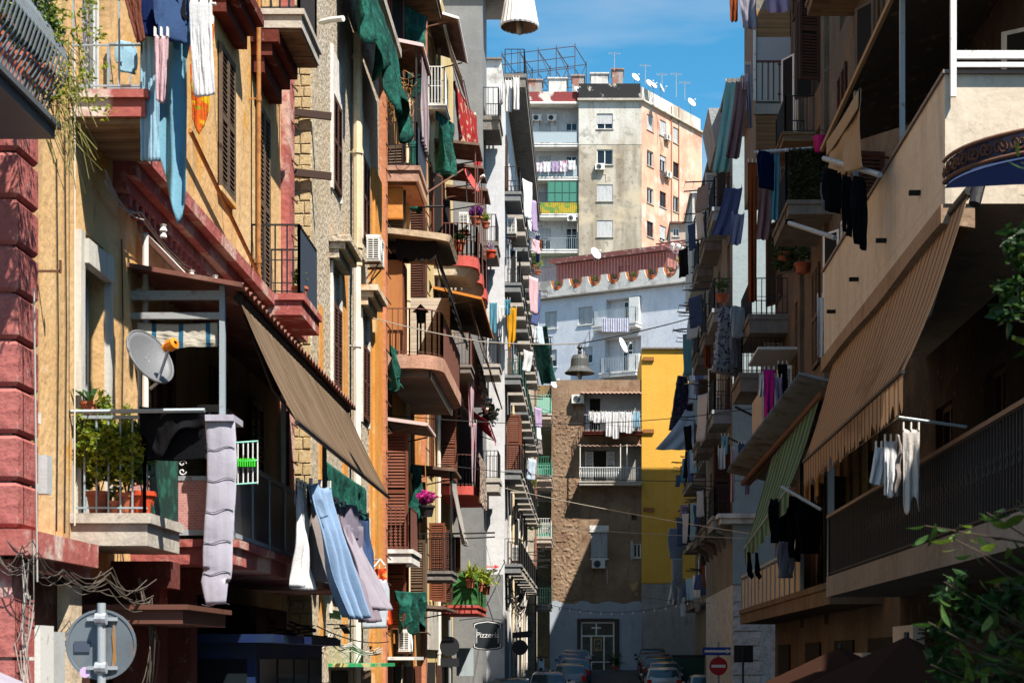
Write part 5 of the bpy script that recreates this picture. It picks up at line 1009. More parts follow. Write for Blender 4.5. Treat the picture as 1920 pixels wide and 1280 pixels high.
wall(r1, FR1, 17.9, 29.4, 3.1, 15.5, DKW, [h for h in HR1 if h[0] > 18], .3)
for i, h in enumerate([h for h in HR1 if h[0] > 18]): window(r1, FR1, h[0] + .04, h[1] - .04, h[2], h[3], ['glass', 'open', 'shut'][i % 3], [SHB, BRN, SHB][i % 3], False)
bu1 = balcony(r1, FR1, 18.0, 27.2, 1.62, 7.2, CRM, None, .2, profile=False); bu1['label'] = 'long balcony with a solid cream parapet'
mb = MB(); mb.fbox(FR1, 18.0, 27.2, 1.46, 1.62, 7.203, 8.36); mb.fbox(FR1, 18.0, 18.16, .0, 1.46, 7.203, 8.36); mb.fbox(FR1, 27.04, 27.2, .0, 1.46, 7.203, 8.36); ob('parapet', mb, CRM, bu1)
mb = MB(); mb.fbox(FR1, 17.96, 27.24, 1.44, 1.65, 8.363, 8.4); mb.fbox(FR1, 17.96, 18.18, .0, 1.44, 8.363, 8.4); ob('coping', mb, mat('grey_brown_coping', (.25, .2, .17), .8), bu1)
mb = MB(); pr = [(18.02 + i * .46, 6.74 + .025 * math.sin(i * .5 + .4)) for i in range(21)]
for (a, z0), (b, z1) in zip(pr, pr[1:]): mb.hexa([FR1.p(a, 1.3, z0), FR1.p(b, 1.3, z1), FR1.p(b, 1.66, z1 + .05), FR1.p(a, 1.66, z0 + .05), FR1.p(a, 1.3, 7.0), FR1.p(b, 1.3, 7.0), FR1.p(b, 1.66, 6.998), FR1.p(a, 1.66, 6.998)])
ob('worn_soffit_edge', mb, plaster('brown_peeling_soffit', (.3, .2, .13), .6), bu1)
for i in range(4): mb = MB(); mb.fbox(FR1, 19.3 + i * 2.2, 19.36 + i * 2.2, 1.622, 1.75, 7.45, 7.5); ob('drain_spout', mb, DARK, bu1)
mb = MB(); mb.box(3.82, 3.88, 17.9, 17.955, 8.1, 12); mb.box(3.885, 6, 17.905, 17.95, 8.5, 8.58); mb.box(3.885, 6, 17.91, 17.945, 8.41, 8.46); ob('white_frame', mb, WHITEM, bu1)
for u in (20.9, 24.5): mb = MB(); mb.fbox(FR1, u, u + .06, 1.5, 1.56, 8.4, 10.35); ob('post', mb, GREYM, bu1)
TINR = mat('dull_tin', (.09, .08, .07), .6, [((.1, .08, .06), 2, .45, .7), ((.25, .16, .1), 4, .58, .7)], metal=.15)
tin_canopy('balcony_roof', r1, 18.3, 27.5, 1.6, 10.4, .5, FR1, TINR, mat('raw_timber', (.3, .2, .11), .8), 60)
bl1 = balcony(r1, FR1, 13.5, 29.2, 1.3, 3.6, plaster('grey_slab_edge', (.27, .24, .21), .6), IRON, .34, 1.0, .13, profile=False); bl1['label'] = 'dark lower balcony with wrought railing'
mb = MB()
for i in range(40):
    y = 15 + i * .13 * 2; c = FR1.p(y, 1.25, 4.15); mb.lathe([(.005, -.12), (.03, -.06), (.012, 0), (.03, .06), (.005, .12)], c, 6)
ob('twisted_knops', mb, IRON, bl1, kind='stuff')
mb = MB(); mb.fbox(FR1, 13.5, 29.2, 1.22, 1.3, 4.6, 4.65); ob('handrail', mb, metal('brown_handrail', (.2, .13, .09), .2), bl1)
TAN = cloth('tan_striped_awning', (.5, .34, .2), .2, (0, 15, [(0, (.44, .28, .17)), (.42, (.22, .115, .06)), (.58, (.48, .33, .21)), (.82, (.27, .145, .075))]), layers=[((.16, .09, .05), (1.2, .5, 1.2), .52, .68, .6), ((.12, .07, .04), 5, .6, .7, .5)])
awning('awning', (3.86, 17.2, 6.92), (3.86, 26.6, 6.92), (3.28, 25.8, 5.18), (3.28, 17.7, 5.18), TAN, 'large tan striped awning with a frayed fringe on the right', valance=.42, fray=.45, sag=.12, rail=IRON)
# scroll-work canopy nearest the camera
sw = thing('scrollwork_canopy', (4.2, 15.6, 6.2), 'curved blue canopy with rusty scroll-work edge at the right', 'canopy')
arc = [(3.35 + 1.9 * (1 - math.cos(a)), 16.0 - 1.2 * math.sin(a), 6.66 + .05 * math.sin(a)) for a in [R(x) for x in range(0, 91, 6)]]
mb = MB()
for dz in (0, .2):
    mb.tube([(x, y, z + dz) for x, y, z in arc], .02, 6)
ob('edge_bar', mb, RUSTY, sw); mb = MB()
for i in range(15):
    a = Vector(arc[i]); b = Vector(arc[i + 1]); t = (b - a).normalized(); c = (a + b) / 2 + Vector((0, 0, .1))
    for sg in (-1, 1): mb.tube([c + t * (sg * (.045 + (.045 - k * .003) * math.cos(k * .62))) + Vector((0, 0, sg * (.06 - k * .003) * math.sin(k * .62))) for k in range(12)], .013, 5)
ob('scrolls', mb, metal('dark_rust', (.07, .03, .02), .5, .8), sw)
mb = MB()
for i in range(15): a = Vector(arc[i]); b = Vector(arc[i + 1]); mb.beam(a + Vector((.03, .03, .1)), b + Vector((.03, .03, .1)), .01, .19)
ob('backing_sheet', mb, mat('faded_blue_sheet', (.035, .04, .08), .6), sw)
mb = MB(); c_ = Vector((5.4, 16.4, 6.85)); pts = [Vector(q) for q in arc]; mb.add([c_] + [q + Vector((0, 0, -.02)) for q in pts] + [c_ - Vector((0, 0, .03))] + [q + Vector((0, 0, -.05)) for q in pts], [(0, i, i + 1) for i in range(1, len(pts))] + [(len(pts) + 1, len(pts) + 2 + i, len(pts) + 1 + i) for i in range(1, len(pts))]); ob('glazing', mb, mat('blue_plastic', (.1, .15, .32), .4, trans=.35), sw)
mb = MB(); mb.tube([(3.88, 17.05, 6.85), (3.9, 16.95, 6.9), (3.84, 16.9, 6.7)], .06, 8); ob('awning_motor', mb, IRON, sw)
# ================================================================ RIGHT 2: brown house with boxed-in balconies
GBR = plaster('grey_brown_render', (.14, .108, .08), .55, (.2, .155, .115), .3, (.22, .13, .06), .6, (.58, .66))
r2 = thing('apartment_house', (5.5, 42, 0), 'grey-brown house with boxed-in balconies stacked up, second on the right', 'building'); FR2 = FRt(5.5)
HR2 = [(u, u + 1.1, z, z + 2.4) for u in (31.5, 36, 40.2, 44, 48) for z in (3.65, 9.15, 12.4, 15.8, 19.0)]
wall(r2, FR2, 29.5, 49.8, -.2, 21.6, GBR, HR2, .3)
for i, h in enumerate(HR2): window(r2, FR2, h[0] + .04, h[1] - .04, h[2] + .02, h[3], ['glass', 'open', 'half', 'shut'][i % 4], [WHITEM, SHB, SHG][i % 3], False)
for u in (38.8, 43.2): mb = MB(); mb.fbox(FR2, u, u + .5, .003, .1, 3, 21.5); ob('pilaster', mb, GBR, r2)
# boxed-in balcony stack, seen end on
PLY = mat('worn_plywood', (.32, .18, .08), .85, [((.22, .12, .06), (1, 1, 7), .42, .66), ((.09, .05, .03), 2.2, .66, .7)], .1); PANW = mat('cream_panel', (.5, .47, .44), .7); MAR = mat('maroon_strip', (.12, .03, .03), .7); MAUV = mat('mauve_panel', (.42, .4, .42), .7)
yb = 46.0; FB = FC(yb); xa, xb = xx(1416, yb), 5.5
def zb(py): return zz(py, yb)
sb = ob('boxed_balcony', MB().box(xa + .03, xb, yb + .05, yb + 3.5, zb(330), zb(-60)), CONCD, r2); sb['label'] = 'stack of boxed-in balconies with plywood and panelled ends'
mb = MB(); mb.fbox(FB, xa, xb, -.04, .0, zb(118) + .02, zb(70)); ob('upper_panel', mb, MAUV, sb)
mb = MB(); mb.fbox(FB, xa, xb, -.04, .0, zb(190), zb(118)); ob('lower_panel', mb, PANW, sb)
for px in (1417, 1428, 1439, 1449, 1460, 1469, 1480): mb = MB(); mb.fbox(FB, xx(px, yb), xx(px + 1.6, yb), .003, .025, zb(188), zb(116)); ob('batten', mb, MAR, sb)
for py in (116, 122, 178): mb = MB(); mb.fbox(FB, xa + (.6 if py > 117 else 0), xb, .004, .022, zb(py), zb(py - 2)); ob('batten', mb, MAR, sb)
mb = MB(); mb.fbox(FB, xa - .03, xb, -.1, .06, zb(215), zb(196)); ob('slab_edge', mb, CONC, sb)
for k, (a, b) in enumerate(((310, 216), (70, 18))):
    n = 6 if k == 0 else 3
    for i in range(n): mb = MB(); z0 = zb(a) + (zb(b) - zb(a)) * i / n; z1 = zb(a) + (zb(b) - zb(a)) * (i + 1) / n - .01; mb.fbox(FB, xa + .02, xb - .02, -.04, .002 + .006 * (i % 2), z0, z1); ob('board', mb, PLY, sb)
mb = MB(); mb.beam((xa - .02, yb - .02, zb(190)), (xa - .02, yb - .02, zb(58)), .07); ob('white_post', mb, WHITEM, sb)
# ivy screened balcony
bi = balcony(r2, FR2, 38.0, 41.0, 1.0, 12.4, CONCD, IRON, .3, 1.0, .14); bi['label'] = 'balcony hidden behind a screen of dark artificial ivy'
mb = MB(); rd = random.Random(5)
for i in range(2600): x, z = rd.uniform(4.5, 5.42), rd.uniform(12.42, 13.55); leaves(mb, (x, 37.98 + rd.uniform(-.03, .03), z), (.02, .02, .02), 1, .07, rd, -.2)
ob('ivy_leaves', mb, mat('dark_ivy', (.022, .03, .012), .6, [((.05, .055, .02), 9, .45, .65)]), bi, kind='stuff')
mb = MB(); mb.box(4.5, 5.42, 38.0, 38.03, 12.42, 13.52); ob('ivy_backing', mb, DARK, bi)
b = balcony(r2, FR2, 32.5, 35.2, .95, 15.7, WOODU, BROWNM, .25, 1.0, .14); balcony(r2, FR2, 41.2, 43.2, .75, 14.9, WOODU, IRON, .2, .9, .14)
bx = balcony(r2, FR2, 43.9, 46.4, 1.0, 9.15, CRM, None, .9, profile=False); bx['label'] = 'beige boxed base carrying an air conditioner'
mb = MB(); mb.disc(FR2.p(43.88, .42, 8.85), .09, (0, -1, 0)); ob('vent_hole', mb, DARK, bx)
ac_unit(FRt(5.5), 44.0, .15, 9.2, 'air conditioner on a beige box above the corrugated canopy', bracket=False)
mb = MB(); mb.fbox(FR2, 43.85, 46.4, .02, 1.1, 10.15, 10.22); ob('shelf_roof', mb, LGREY, r2)
balcony(r2, FR2, 46.6, 49.6, 1.05, 11.6, CONCD, IRON, .5, 1.0, .13, .5); balcony(r2, FR2, 47.2, 49.7, 1.25, 10.1, CONCD, IRON, .5, 1.0, .13, .5); balcony(r2, FR2, 49.6 - 2.4, 49.7, 1.2, 18.3, plaster('grey_eave_box', (.3, .3, .31)), None, .9)
TINC = mat('grey_corrugated', (.27, .27, .26), .55, [((.12, .1, .09), 1.5, .5, .7), ((.2, .1, .05), 3, .6, .7)], metal=.2)
corr('corrugated_canopy', (5.5, 30, 6.8), (5.5, 45.2, 6.8), (3.72, 45.2, 7.2), (3.72, 30, 7.2), TINC, 50, .06, r2)
mb = MB(); mb.tube([(4.15, 29.8, 6.86), (4.15, 45.3, 6.86)], .07, 8); mb.beam((4.28, 30, 6.82), (4.28, 45.2, 6.82), .1, .06); ob('canopy_pole', mb, RUSTY, r2)
GST = cloth('green_striped_awning', (.2, .36, .24), .25, (0, 5, [(0, (.2, .27, .19)), (.25, (.07, .18, .11)), (.55, (.23, .3, .21)), (.75, (.05, .13, .09))]), layers=[((.08, .1, .07), 1.5, .5, .68, .6)])
awning('awning', P(1536, 748, 30.4), P(1446, 858, 38.0), P(1396, 1028, 36.5), P(1480, 912, 31.5), GST, 'green and cream striped awning hanging steeply from a rusty pole', valance=.35, sag=.1, roller=False, arms=False, rail=GREYM)
bl2 = balcony(r2, FR2, 31.6, 50, 1.0, 3.62, plaster('rust_stained_slab', (.18, .13, .09), .5, None, .3), None, .4); bl2['label'] = 'long low balcony with cream panels'
for i in range(14): mb = MB(); u = 36.2 + i * .98; mb.fbox(FR2, u, u + .9, .93, .96, 3.66, 4.5); ob('panel', mb, mat('cream_panel_paint', (.55, .46, .33), .7), bl2)
mb = MB()
for i in range(15): u = 36.1 + i * .98; mb.fbox(FR2, u, u + .08, .9, .99, 3.62, 4.6)
mb.fbox(FR2, 36.1, 50, .9, .99, 4.55, 4.62); ob('panel_frame', mb, GREYM, bl2)
mb = MB(); mb.fbox(FR2, 31.7, 31.82, .9, 1.02, 3.6, 6.9); mb.fbox(FR2, 36.0, 36.08, .92, 1.0, 3.6, 6.9); ob('canopy_post', mb, GREYM, r2)
for i in range(12): mb = MB(); u = 32.2 + i * 1.15; mb.fbox(FR2, u, u + .5, .004, .04, 4.0, 6.6); ob('ochre_strip', mb, plaster('ochre_strip', (.42, .26, .1)), r2)
mb = MB(); mb.box(4.35, 5.3, 27.0, 30.6, 2.05, 2.3); ob('porch_slab', mb, CRM, r2); mb = MB(); mb.box(5.2, 5.39, 27.2, 29.0, 2.35, 2.75); ob('lit_sign', mb, WHITEM, r2)
for u in (30.5, 35, 40, 46): mb = MB(); mb.fbox(FR2, u, u + 2.6, .004, .05, -.2, 2.6); ob('shop_door', mb, DARK, r2)
# ================================================================ RIGHT 3: pale blue house with stone base
LBL = plaster('pale_blue_stucco', (.3, .37, .4), .8, (.36, .43, .46), .12, None, .4, gr=.3); STN = mat('rusticated_pale_stone', (.5, .5, .5), .9, [((.62, .62, .62), 1.5, .4, .65), ((.3, .3, .3), 5, .5, .7)], 1.0, 10)
r3 = thing('apartment_house', (4.8, 67, 0), 'pale blue house with a stone base and crowded balconies, third on the right', 'building'); FR3 = FRt(4.72)
fz3 = [6.85, 10.3, 13.6, 16.9]; by3 = [55.6, 59.6, 63.6]
HR3 = [(y + .6, y + 1.7, z + .02, z + 2.4) for z in fz3 for y in by3]
wall(r3, FR3, 55, 67.5, 4.6, 20.6, plaster('dark_grey_beige_render', (.2, .185, .165), .6), HR3, .3, 9); mb = MB(); mb.box(4.7, 13, 54.95, 54.997, 4.62, 20.5); ob('pale_blue_end_wall', mb, LBL, r3); wall(r3, FR3, 55, 67.5, -.2, 4.6, STN, (), .3, 9, 'stone_base')  # street wall coloured darker to carry its shade; end wall stays pale blue
for i in range(9): mb = MB(); mb.box(4.7, 5.6, 54.94, 54.999, .3 + i * .47, .72 + i * .47); ob('stone_course', mb, STN, r3)
for i, h in enumerate(HR3): window(r3, FR3, h[0], h[1], h[2], h[3], ['open', 'glass', 'half', 'glass', 'shut'][(i * 3) % 5], [SHB, WHITEM, SHG][i % 3], False); balcony(r3, FR3, by3[i % 3], by3[i % 3] + 2.5, .6, fz3[i // 3], CONCD if (i * 7) % 3 else plaster('blue_grey_slab', (.26, .29, .31), .7), IRON, .42, 1.0, .13, .5, corbels=2 if i < 3 else 0)
mb = MB(); mb.box(4.2, 5.6, 54.6, 56.2, 6.72, 6.86); mb.box(4.3, 5.6, 54.7, 56.2, 6.55, 6.717); ob('balcony_cornice', mb, WHS, r3)
for k, (ya, yb_, xo, z0, z1) in enumerate(((57.5, 60.5, 4.1, 19.5, 20.75), (61.5, 66, 4.25, 17.9, 19.2))):
    mb = MB(); mb.hexa([(xo + .25, ya + .1, z0), (5, ya + .1, z0), (5, yb_, z0), (xo + .25, yb_, z0), (xo, ya, z1), (5, ya, z1), (5, yb_, z1), (xo, yb_, z1)]); ob('boxed_balcony', mb, plaster('grey_boxed_balcony', (.33, .34, .35), .8), r3)
mb = MB(); mb.box(4.5, 14, 54.7, 67.6, 20.6, 20.8); ob('eaves', mb, CONCD, r3)
# ================================================================ RIGHT 4: far right house
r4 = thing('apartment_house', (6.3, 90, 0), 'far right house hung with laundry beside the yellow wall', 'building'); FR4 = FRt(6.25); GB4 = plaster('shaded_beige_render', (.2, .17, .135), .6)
fz4 = [5.2, 8.5, 11.8, 15.1, 18.4]; by4 = [68.4 + 3.3 * k for k in range(9)]
HR4 = [(y + .7, y + 1.8, z + .02, z + 2.4) for z in fz4 for y in by4]
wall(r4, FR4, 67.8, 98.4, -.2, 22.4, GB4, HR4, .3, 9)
for i, h in enumerate(HR4): window(r4, FR4, h[0], h[1], h[2], h[3], ['glass', 'open', 'half', 'shut'][i % 4], [WHITEM, SHB, SHG][i % 3], False); balcony(r4, FR4, by4[i % 9], by4[i % 9] + 2.5, .75, fz4[i // 9], CONCD if i % 4 else CONC, IRON if i % 5 else WHITEM, .36, 1.0, .14)
mb = MB(); mb.box(5.95, 15, 67.8, 98.6, 22.4, 22.6); ob('eaves', mb, CONC, r4)
mb = MB(); mb.box(4.95, 9, 80, 85.5, 19.6, 24.0); mb.box(4.85, 9.1, 79.9, 85.6, 24.0, 24.15); pe = ob('penthouse', mb, plaster('grey_cream_render', (.45, .43, .38), .7), r4); balcony(r4, FC(80), 5.0, 6.6, .6, 21.8, CONC, IRON, .25, 1.0, .15)

# iron drying brackets on the far balconies: two rods and wires each
rd = random.Random(17)
def bracket(parent, F, u, w, z):
    mb = MB(); L_ = rd.uniform(.5, .95)
    for q in (0, rd.uniform(.7, 1.3)): mb.beam(F.p(u + q, w - .1, z), F.p(u + q, w + L_, z + rd.uniform(-.1, .12)), .035)
    for k in range(3): mb.tube([F.p(u - .05, w + L_ * (k + 1) / 3, z + .02), F.p(u + 1.0, w + L_ * (k + 1) / 3, z + .02)], .008, 3)
    return ob('drying_bracket', mb, IRON, parent)
for z in fz4:
    for y in by4:
        if rd.random() < .75: bracket(r4, FR4, y + .4, .75, z + rd.uniform(.9, 1.1))
for z in fz3:
    for y in by3: bracket(r3, FR3, y + .5, .6, z + 1.0)
for z in FL6:
    for y in BAY:
        if rd.random() < .4: bracket(b6, F6, y + .4, .62, z + .98)
# ================================================================ LAUNDRY
def hang(name, px0, px1, py0, py1, Y, m, label, cat='cloth', dY=0., **k):
    A = P(px0, py0, Y); B = P(px1, py0, Y); B.y += dY; return sheet(name, A, B, (py1 - py0) * Y / FPX, m, label, cat, **k)
def wear(kind, px, py, h, Y, m, label, side=(.72, .69, 0), slant=(0, 0, 0), cat=None):
    nat = {'shirt': .74, 'shirt_down': 1.15, 'trousers': 1.06, 'dress': 1.26, 'socks': .36, 'briefs': .28, 'pole': 1.42}[kind]; return garment(kind, P(px, py, Y), side, m, label, (h * Y / FPX) / nat, slant, cat=cat)
def cc(n, *c, **k): return cloth(n + '_cloth', c, **k)
SKY_ = cc('sky_blue', .3, .5, .64); TEAL = cc('teal_blue', .1, .28, .38); NAVY = cc('navy', .01, .02, .08); PINK = cc('pale_pink', .62, .42, .46); WHT = cc('white', .72, .72, .74); BRC = cc('brown', .18, .065, .045); BLK = cc('black', .008, .008, .01, trans=.02)
LAV = cc('lavender_grey', .34, .31, .37); LBC = cc('light_blue_shirt', .25, .37, .56); GRC = cc('warm_grey', .3, .26, .25); MAG = cc('magenta', .5, .02, .25); YLC = cc('amber', .68, .33, .02); RUST = cc('rust', .24, .06, .02); DBL = cc('denim', .05, .09, .2); BLU = cc('slate_blue', .1, .13, .28); MINT = cc('mint', .28, .52, .5); MAUV2 = cc('mauve_brown', .24, .14, .15); LIL = cc('lilac', .42, .32, .5)
FLO = cloth('orange_floral_cloth', (.62, .12, .02), .25, layers=[((.7, .45, .02), 7, .52, .57), ((.25, .35, .02), 9, .6, .64), ((.3, .02, .2), 8, .64, .68)]); FL2 = cloth('red_orange_print', (.6, .07, .02), .25, layers=[((.75, .42, .12), 5, .52, .58), ((.2, .03, .02), 4, .62, .68)]); BWP = cloth('black_white_print', (.55, .53, .56), .25, layers=[((.05, .05, .1), 11, .52, .56)]); FLD = cloth('dark_floral_print', (.06, .05, .09), .2, layers=[((.4, .16, .1), 8, .56, .6), ((.2, .24, .35), 10, .58, .63)])
WP = cloth('white_pink_print', (.7, .66, .72), .25, layers=[((.5, .12, .3), 3, .55, .6)]); CHK = cloth('check_blanket', (.4, .42, .5), .15, (0, 12, [(0, (.55, .56, .6)), (.5, (.16, .18, .32))])); SPK = cloth('speckled_blanket', (.45, .36, .3), .1, layers=[((.07, .04, .035), 9, .5, .54)])
ln_ = line('drying_pole', [P(150, -6, 17.0), P(405, 8, 17.0)], .016, WHITEM, 'white pole carrying the laundry of the upper left balcony', 'pole')
hang('bath_sheet', 264, 300, -8, 300, 16.6, SKY_, 'long sky-blue sheet, foremost in the upper left laundry', 'sheet', amp=.008, folds=1)
hang('bath_sheet', 284, 350, -8, 395, 16.9, cc('aqua', .2, .42, .55), 'long aqua towel ending in a point, upper left laundry', 'towel', amp=.05, folds=2, bottom=lambda u: .66 + .4 * (1 - abs(u - .72) / .72), taper=.9, slant=(.02, 0, 0))
wear('shirt', 293, -30, 105, 16.55, NAVY, 'navy top in the upper left laundry'); hang('hanging_cloth', 290, 316, 62, 190, 16.35, PINK, 'pale pink cloth hanging between blue items at upper left', amp=.02, folds=2, taper=.6); wear('shirt', 322, -20, 100, 16.5, DBL, 'denim shirt in the upper left laundry'); wear('shirt_down', 339, -10, 115, 16.7, TEAL, 'teal shirt in the upper left laundry', cat='shirt'); wear('socks', 352, -5, 45, 16.6, BLK, 'black socks beside the white towel at upper left', cat='socks')
hang('towel', 355, 396, -6, 178, 16.6, WHT, 'white towel at the right of the upper left laundry', 'towel', amp=.008, folds=1, slant=(.04, 0, 0)); hang('tablecloth', 352, 402, 40, 232, 17.6, FLO, 'orange flowered cloth behind the white towel', 'tablecloth', amp=.012, folds=1, taper=.6, bottom=lambda u: 1.1 - .35 * abs(u - .4)); hang('towel', 226, 262, -40, 75, 16.4, BRC, 'brown towel over the upper left balcony corner', 'towel', amp=.01, folds=1, slant=(.1, 0, 0), taper=.5)
wear('shirt', 237, 78, 60, 17.1, SKY_, 'blue cloth drying inside the upper left balcony')
# quilt and blanket on the first balcony pole
line('drying_pole', [P(131, 772, 16.5), P(384, 769, 16.5)], .022, GREYM, 'grey pole running out from the plant balcony', 'pole')
hang('blanket', 262, 383, 762, 800, 16.55, BLK, 'black blanket slung over the grey pole', 'blanket', amp=.05, folds=1, back=.5, bottom=lambda u: 1.0 + 1.5 * math.exp(-((u - .3) / .22) ** 2), pegs=False)
qt = thing('quilt', P(412, 1135, 18.5), 'long lilac-grey quilt hanging down over the veranda edge', 'quilt'); Q0 = 18.45; mb = MB(); n_ = 25; pth = [P(412 + 4 * math.sin(i * .25) - (6 if i > 20 else 0), 782 + i * 14.6, Q0) for i in range(n_)]
ftube(mb, pth, [.162 - (.004 if i % 4 == 0 else 0) - (.05 * max(0, i - 20) / 4) for i in range(n_)], [.042 if i % 4 == 0 else (.058 if i % 4 == 2 else .054) for i in range(n_)], (1, 0, 0), 4, 28, .004, .5); o = ob('padding', mb, mat('quilt_satin', (.4, .39, .47), .7, [((.34, .33, .4), (14, 14, 2), .45, .65)], .1, 14), qt, smooth=True)
mb = MB(); mb.box(xx(384, Q0), xx(440, Q0), Q0 - .06, 18.9, zz(790, Q0), zz(780, Q0) + .01); ob('folded_top', mb, MT['quilt_satin'], qt)
mb = MB()
for i in range(0, n_, 4): q = pth[i]; mb.tube([q + Vector((-.15 + .3 * k / 8, -.036 + .014 * abs(k - 4) / 4, -.02 * math.sin(k * .8))) for k in range(9)], .004, 4)
ob('seam', mb, cc('seam', .1, .1, .13), qt)
# line under the brown awning
la, lb = P(556, 903, 20.8), P(690, 968, 26.2); line('clothes_line', [la, lb], .012, CABLE, 'black line carrying the shirts and sheets under the brown awning', 'clothes line')
def on(t): return la.lerp(lb, t)
for t, w_, l_, m_, lab, nm, sl in ((.0, .5, 1.28, WHT, 'white sheet, first on the line under the brown awning', 'sheet', .0), (.13, .7, 1.15, GRC, 'grey-brown cloth, second on the line under the brown awning', 'cloth', .08), (.36, 1.3, 1.62, cc('mauve', .26, .22, .27), 'mauve sheet blown sideways under the brown awning', 'sheet', .45), (.5, 1.2, 1.45, LAV, 'lavender sheet blown sideways beside the blue shirt', 'sheet', .5), (.74, 1.4, 1.3, DBL, 'dark blue cloth at the far end of the awning line', 'cloth', .15)):
    sheet('bed_sheet' if nm == 'sheet' else 'hanging_cloth', on(t), on(t) + (lb - la).normalized() * w_, l_, m_, lab, nm, slant=(sl, 0, 0), amp=.1, folds=4)
t = sheet('shirt', on(.1) + Vector((.1, -.3, .02)), on(.1) + Vector((.3, .05, .02)), 1.66, LBC, 'long light blue shirt blown sideways under the brown awning', 'shirt', slant=(.42, 0, 0), amp=.09, folds=3, taper=1.15)
mb = MB(); q = on(.12) + Vector((.14, -.35, 0)); ftube(mb, [q, q + Vector((.06, -.05, -.2)), q + Vector((.14, -.05, -.42))], [.06, .07, .05], [.03, .04, .03], (1, 0, 0), 3); ob('collar', mb, LBC, t, smooth=True)
garment('trousers', on(.62) + Vector((.1, 0, 0)), (.3, .9, 0), cc('grey_violet', .2, .18, .24), 'grey-violet trousers low among the sheets under the brown awning', 1.45, (.1, 0, 0))
hang('printed_cloth', 699, 724, 1062, 1168, 37.5, FL2, 'red and orange printed cloth on a rack by the orange pilaster', 'cloth', amp=.06, folds=2, slant=(.15, 0, 0)); wear('shirt', 702, 1085, 95, 37.0, cc('pale_blue_print', .5, .54, .62), 'pale blue top in front of the red and orange cloth')
mb = MB(); a = P(693, 1060, 38); mb.tube([P(680, 1053, 38.5), P(713, 1048, 37.4), P(688, 1078, 37.2)], .02, 5); mb.tube([P(713, 1048, 37.4), P(722, 1060, 37.2)], .02, 5); ob('drying_rack', mb, LGREY, None, 'pale folding rack bracketed beside the orange pilaster', 'rack')
# further down the left side
for k, (a, b, c, d, Y, m, lab) in enumerate(((936, 943, 152, 196, 64, WHT, 'narrow white cloth, left of the three by the grey tower'), (947, 960, 150, 210, 63.6, WHT, 'wide white cloth in the middle of the three by the grey tower'), (962, 974, 145, 206, 63.4, WHT, 'white cloth at the right of the three by the grey tower'), (950, 969, 575, 655, 66, YLC, 'amber yellow cloth hung from a balcony of the white house'), (935, 948, 572, 645, 66.2, WHT, 'white shirt cloth left of the amber yellow cloth'), (918, 932, 566, 625, 66, TEAL, 'teal and white cloth hung at the grey tower'), (946, 957, 560, 590, 65.8, TEAL, 'teal cloth above the amber yellow cloth'), (998, 1010, 604, 642, 88, WHT, 'blue and white flag-like cloth under the dark tarpaulin'), (1004, 1012, 440, 492, 80, NAVY, 'dark clothes on a pole below the tall block balconies'), (1012, 1016, 448, 470, 80, RUST, 'small red cloth beside the dark clothes on a pole'))): hang('hanging_cloth', a, b, c, d, Y, m, lab, amp=.06, folds=2, taper=.75 if k == 3 else .95, bottom=(lambda u: 1 - .25 * u) if k == 3 else None)
sheet('blanket', F4.p(57.5, 1.36, 9.2), F4.p(61.5, 1.36, 9.2), 1.7, SPK, 'speckled brown and cream blanket over the red-edged balcony', 'blanket', amp=.04, folds=4, pegs=False)
for t in range(2): hang('ribbon_cloth', 877 + t * 6, 890 + t * 4, [702, 790][t], [800, 905][t], 56.8, cloth('red_white_ribbon', (.6, .2, .25), .3, (0, 4, [(0, (.62, .55, .56)), (.4, (.5, .06, .12)), (.7, (.3, .35, .45))])), ['striped scarf-like cloth above the raspberry awning', 'pink and white cloth strip trailing below the raspberry awning'][t], amp=.1, folds=1, taper=.5)
# end wall laundry
line('clothes_line', [P(1100, 771, 102), P(1202, 769, 102)], .02, CABLE, 'line of white washing across the end wall balcony', 'clothes line')
for k, (a, b, d) in enumerate(((1104, 1111, 788), (1112, 1126, 793), (1127, 1136, 792), (1136, 1148, 818), (1149, 1160, 822), (1161, 1172, 810), (1173, 1185, 812), (1187, 1193, 802), (1194, 1200, 800))): hang('washing', a, b, 771, d, 101.95, WHT if k < 7 else SKY_, ['first', 'second', 'third', 'fourth', 'fifth', 'sixth', 'seventh', 'eighth', 'last'][k] + ' piece of white washing from the left on the end wall balcony', 'laundry', amp=.05, folds=2)
hang('blanket', 1128, 1180, 596, 622, 112.4, CHK, 'blue check blanket over a balcony of the blue-white house', 'blanket', amp=.03, folds=4, pegs=False)
for k in range(5): hang('washing', 1003 + k * 15.5, 1017 + k * 15.5, 304 - k, 322 - k + (k * 5) % 4, YT - .05, [WP, WHT, LIL, WP, WHT][k], ['first', 'second', 'third', 'fourth', 'fifth'][k] + ' pink or white piece from the left on the tall block balcony', 'laundry', amp=.05, folds=2)
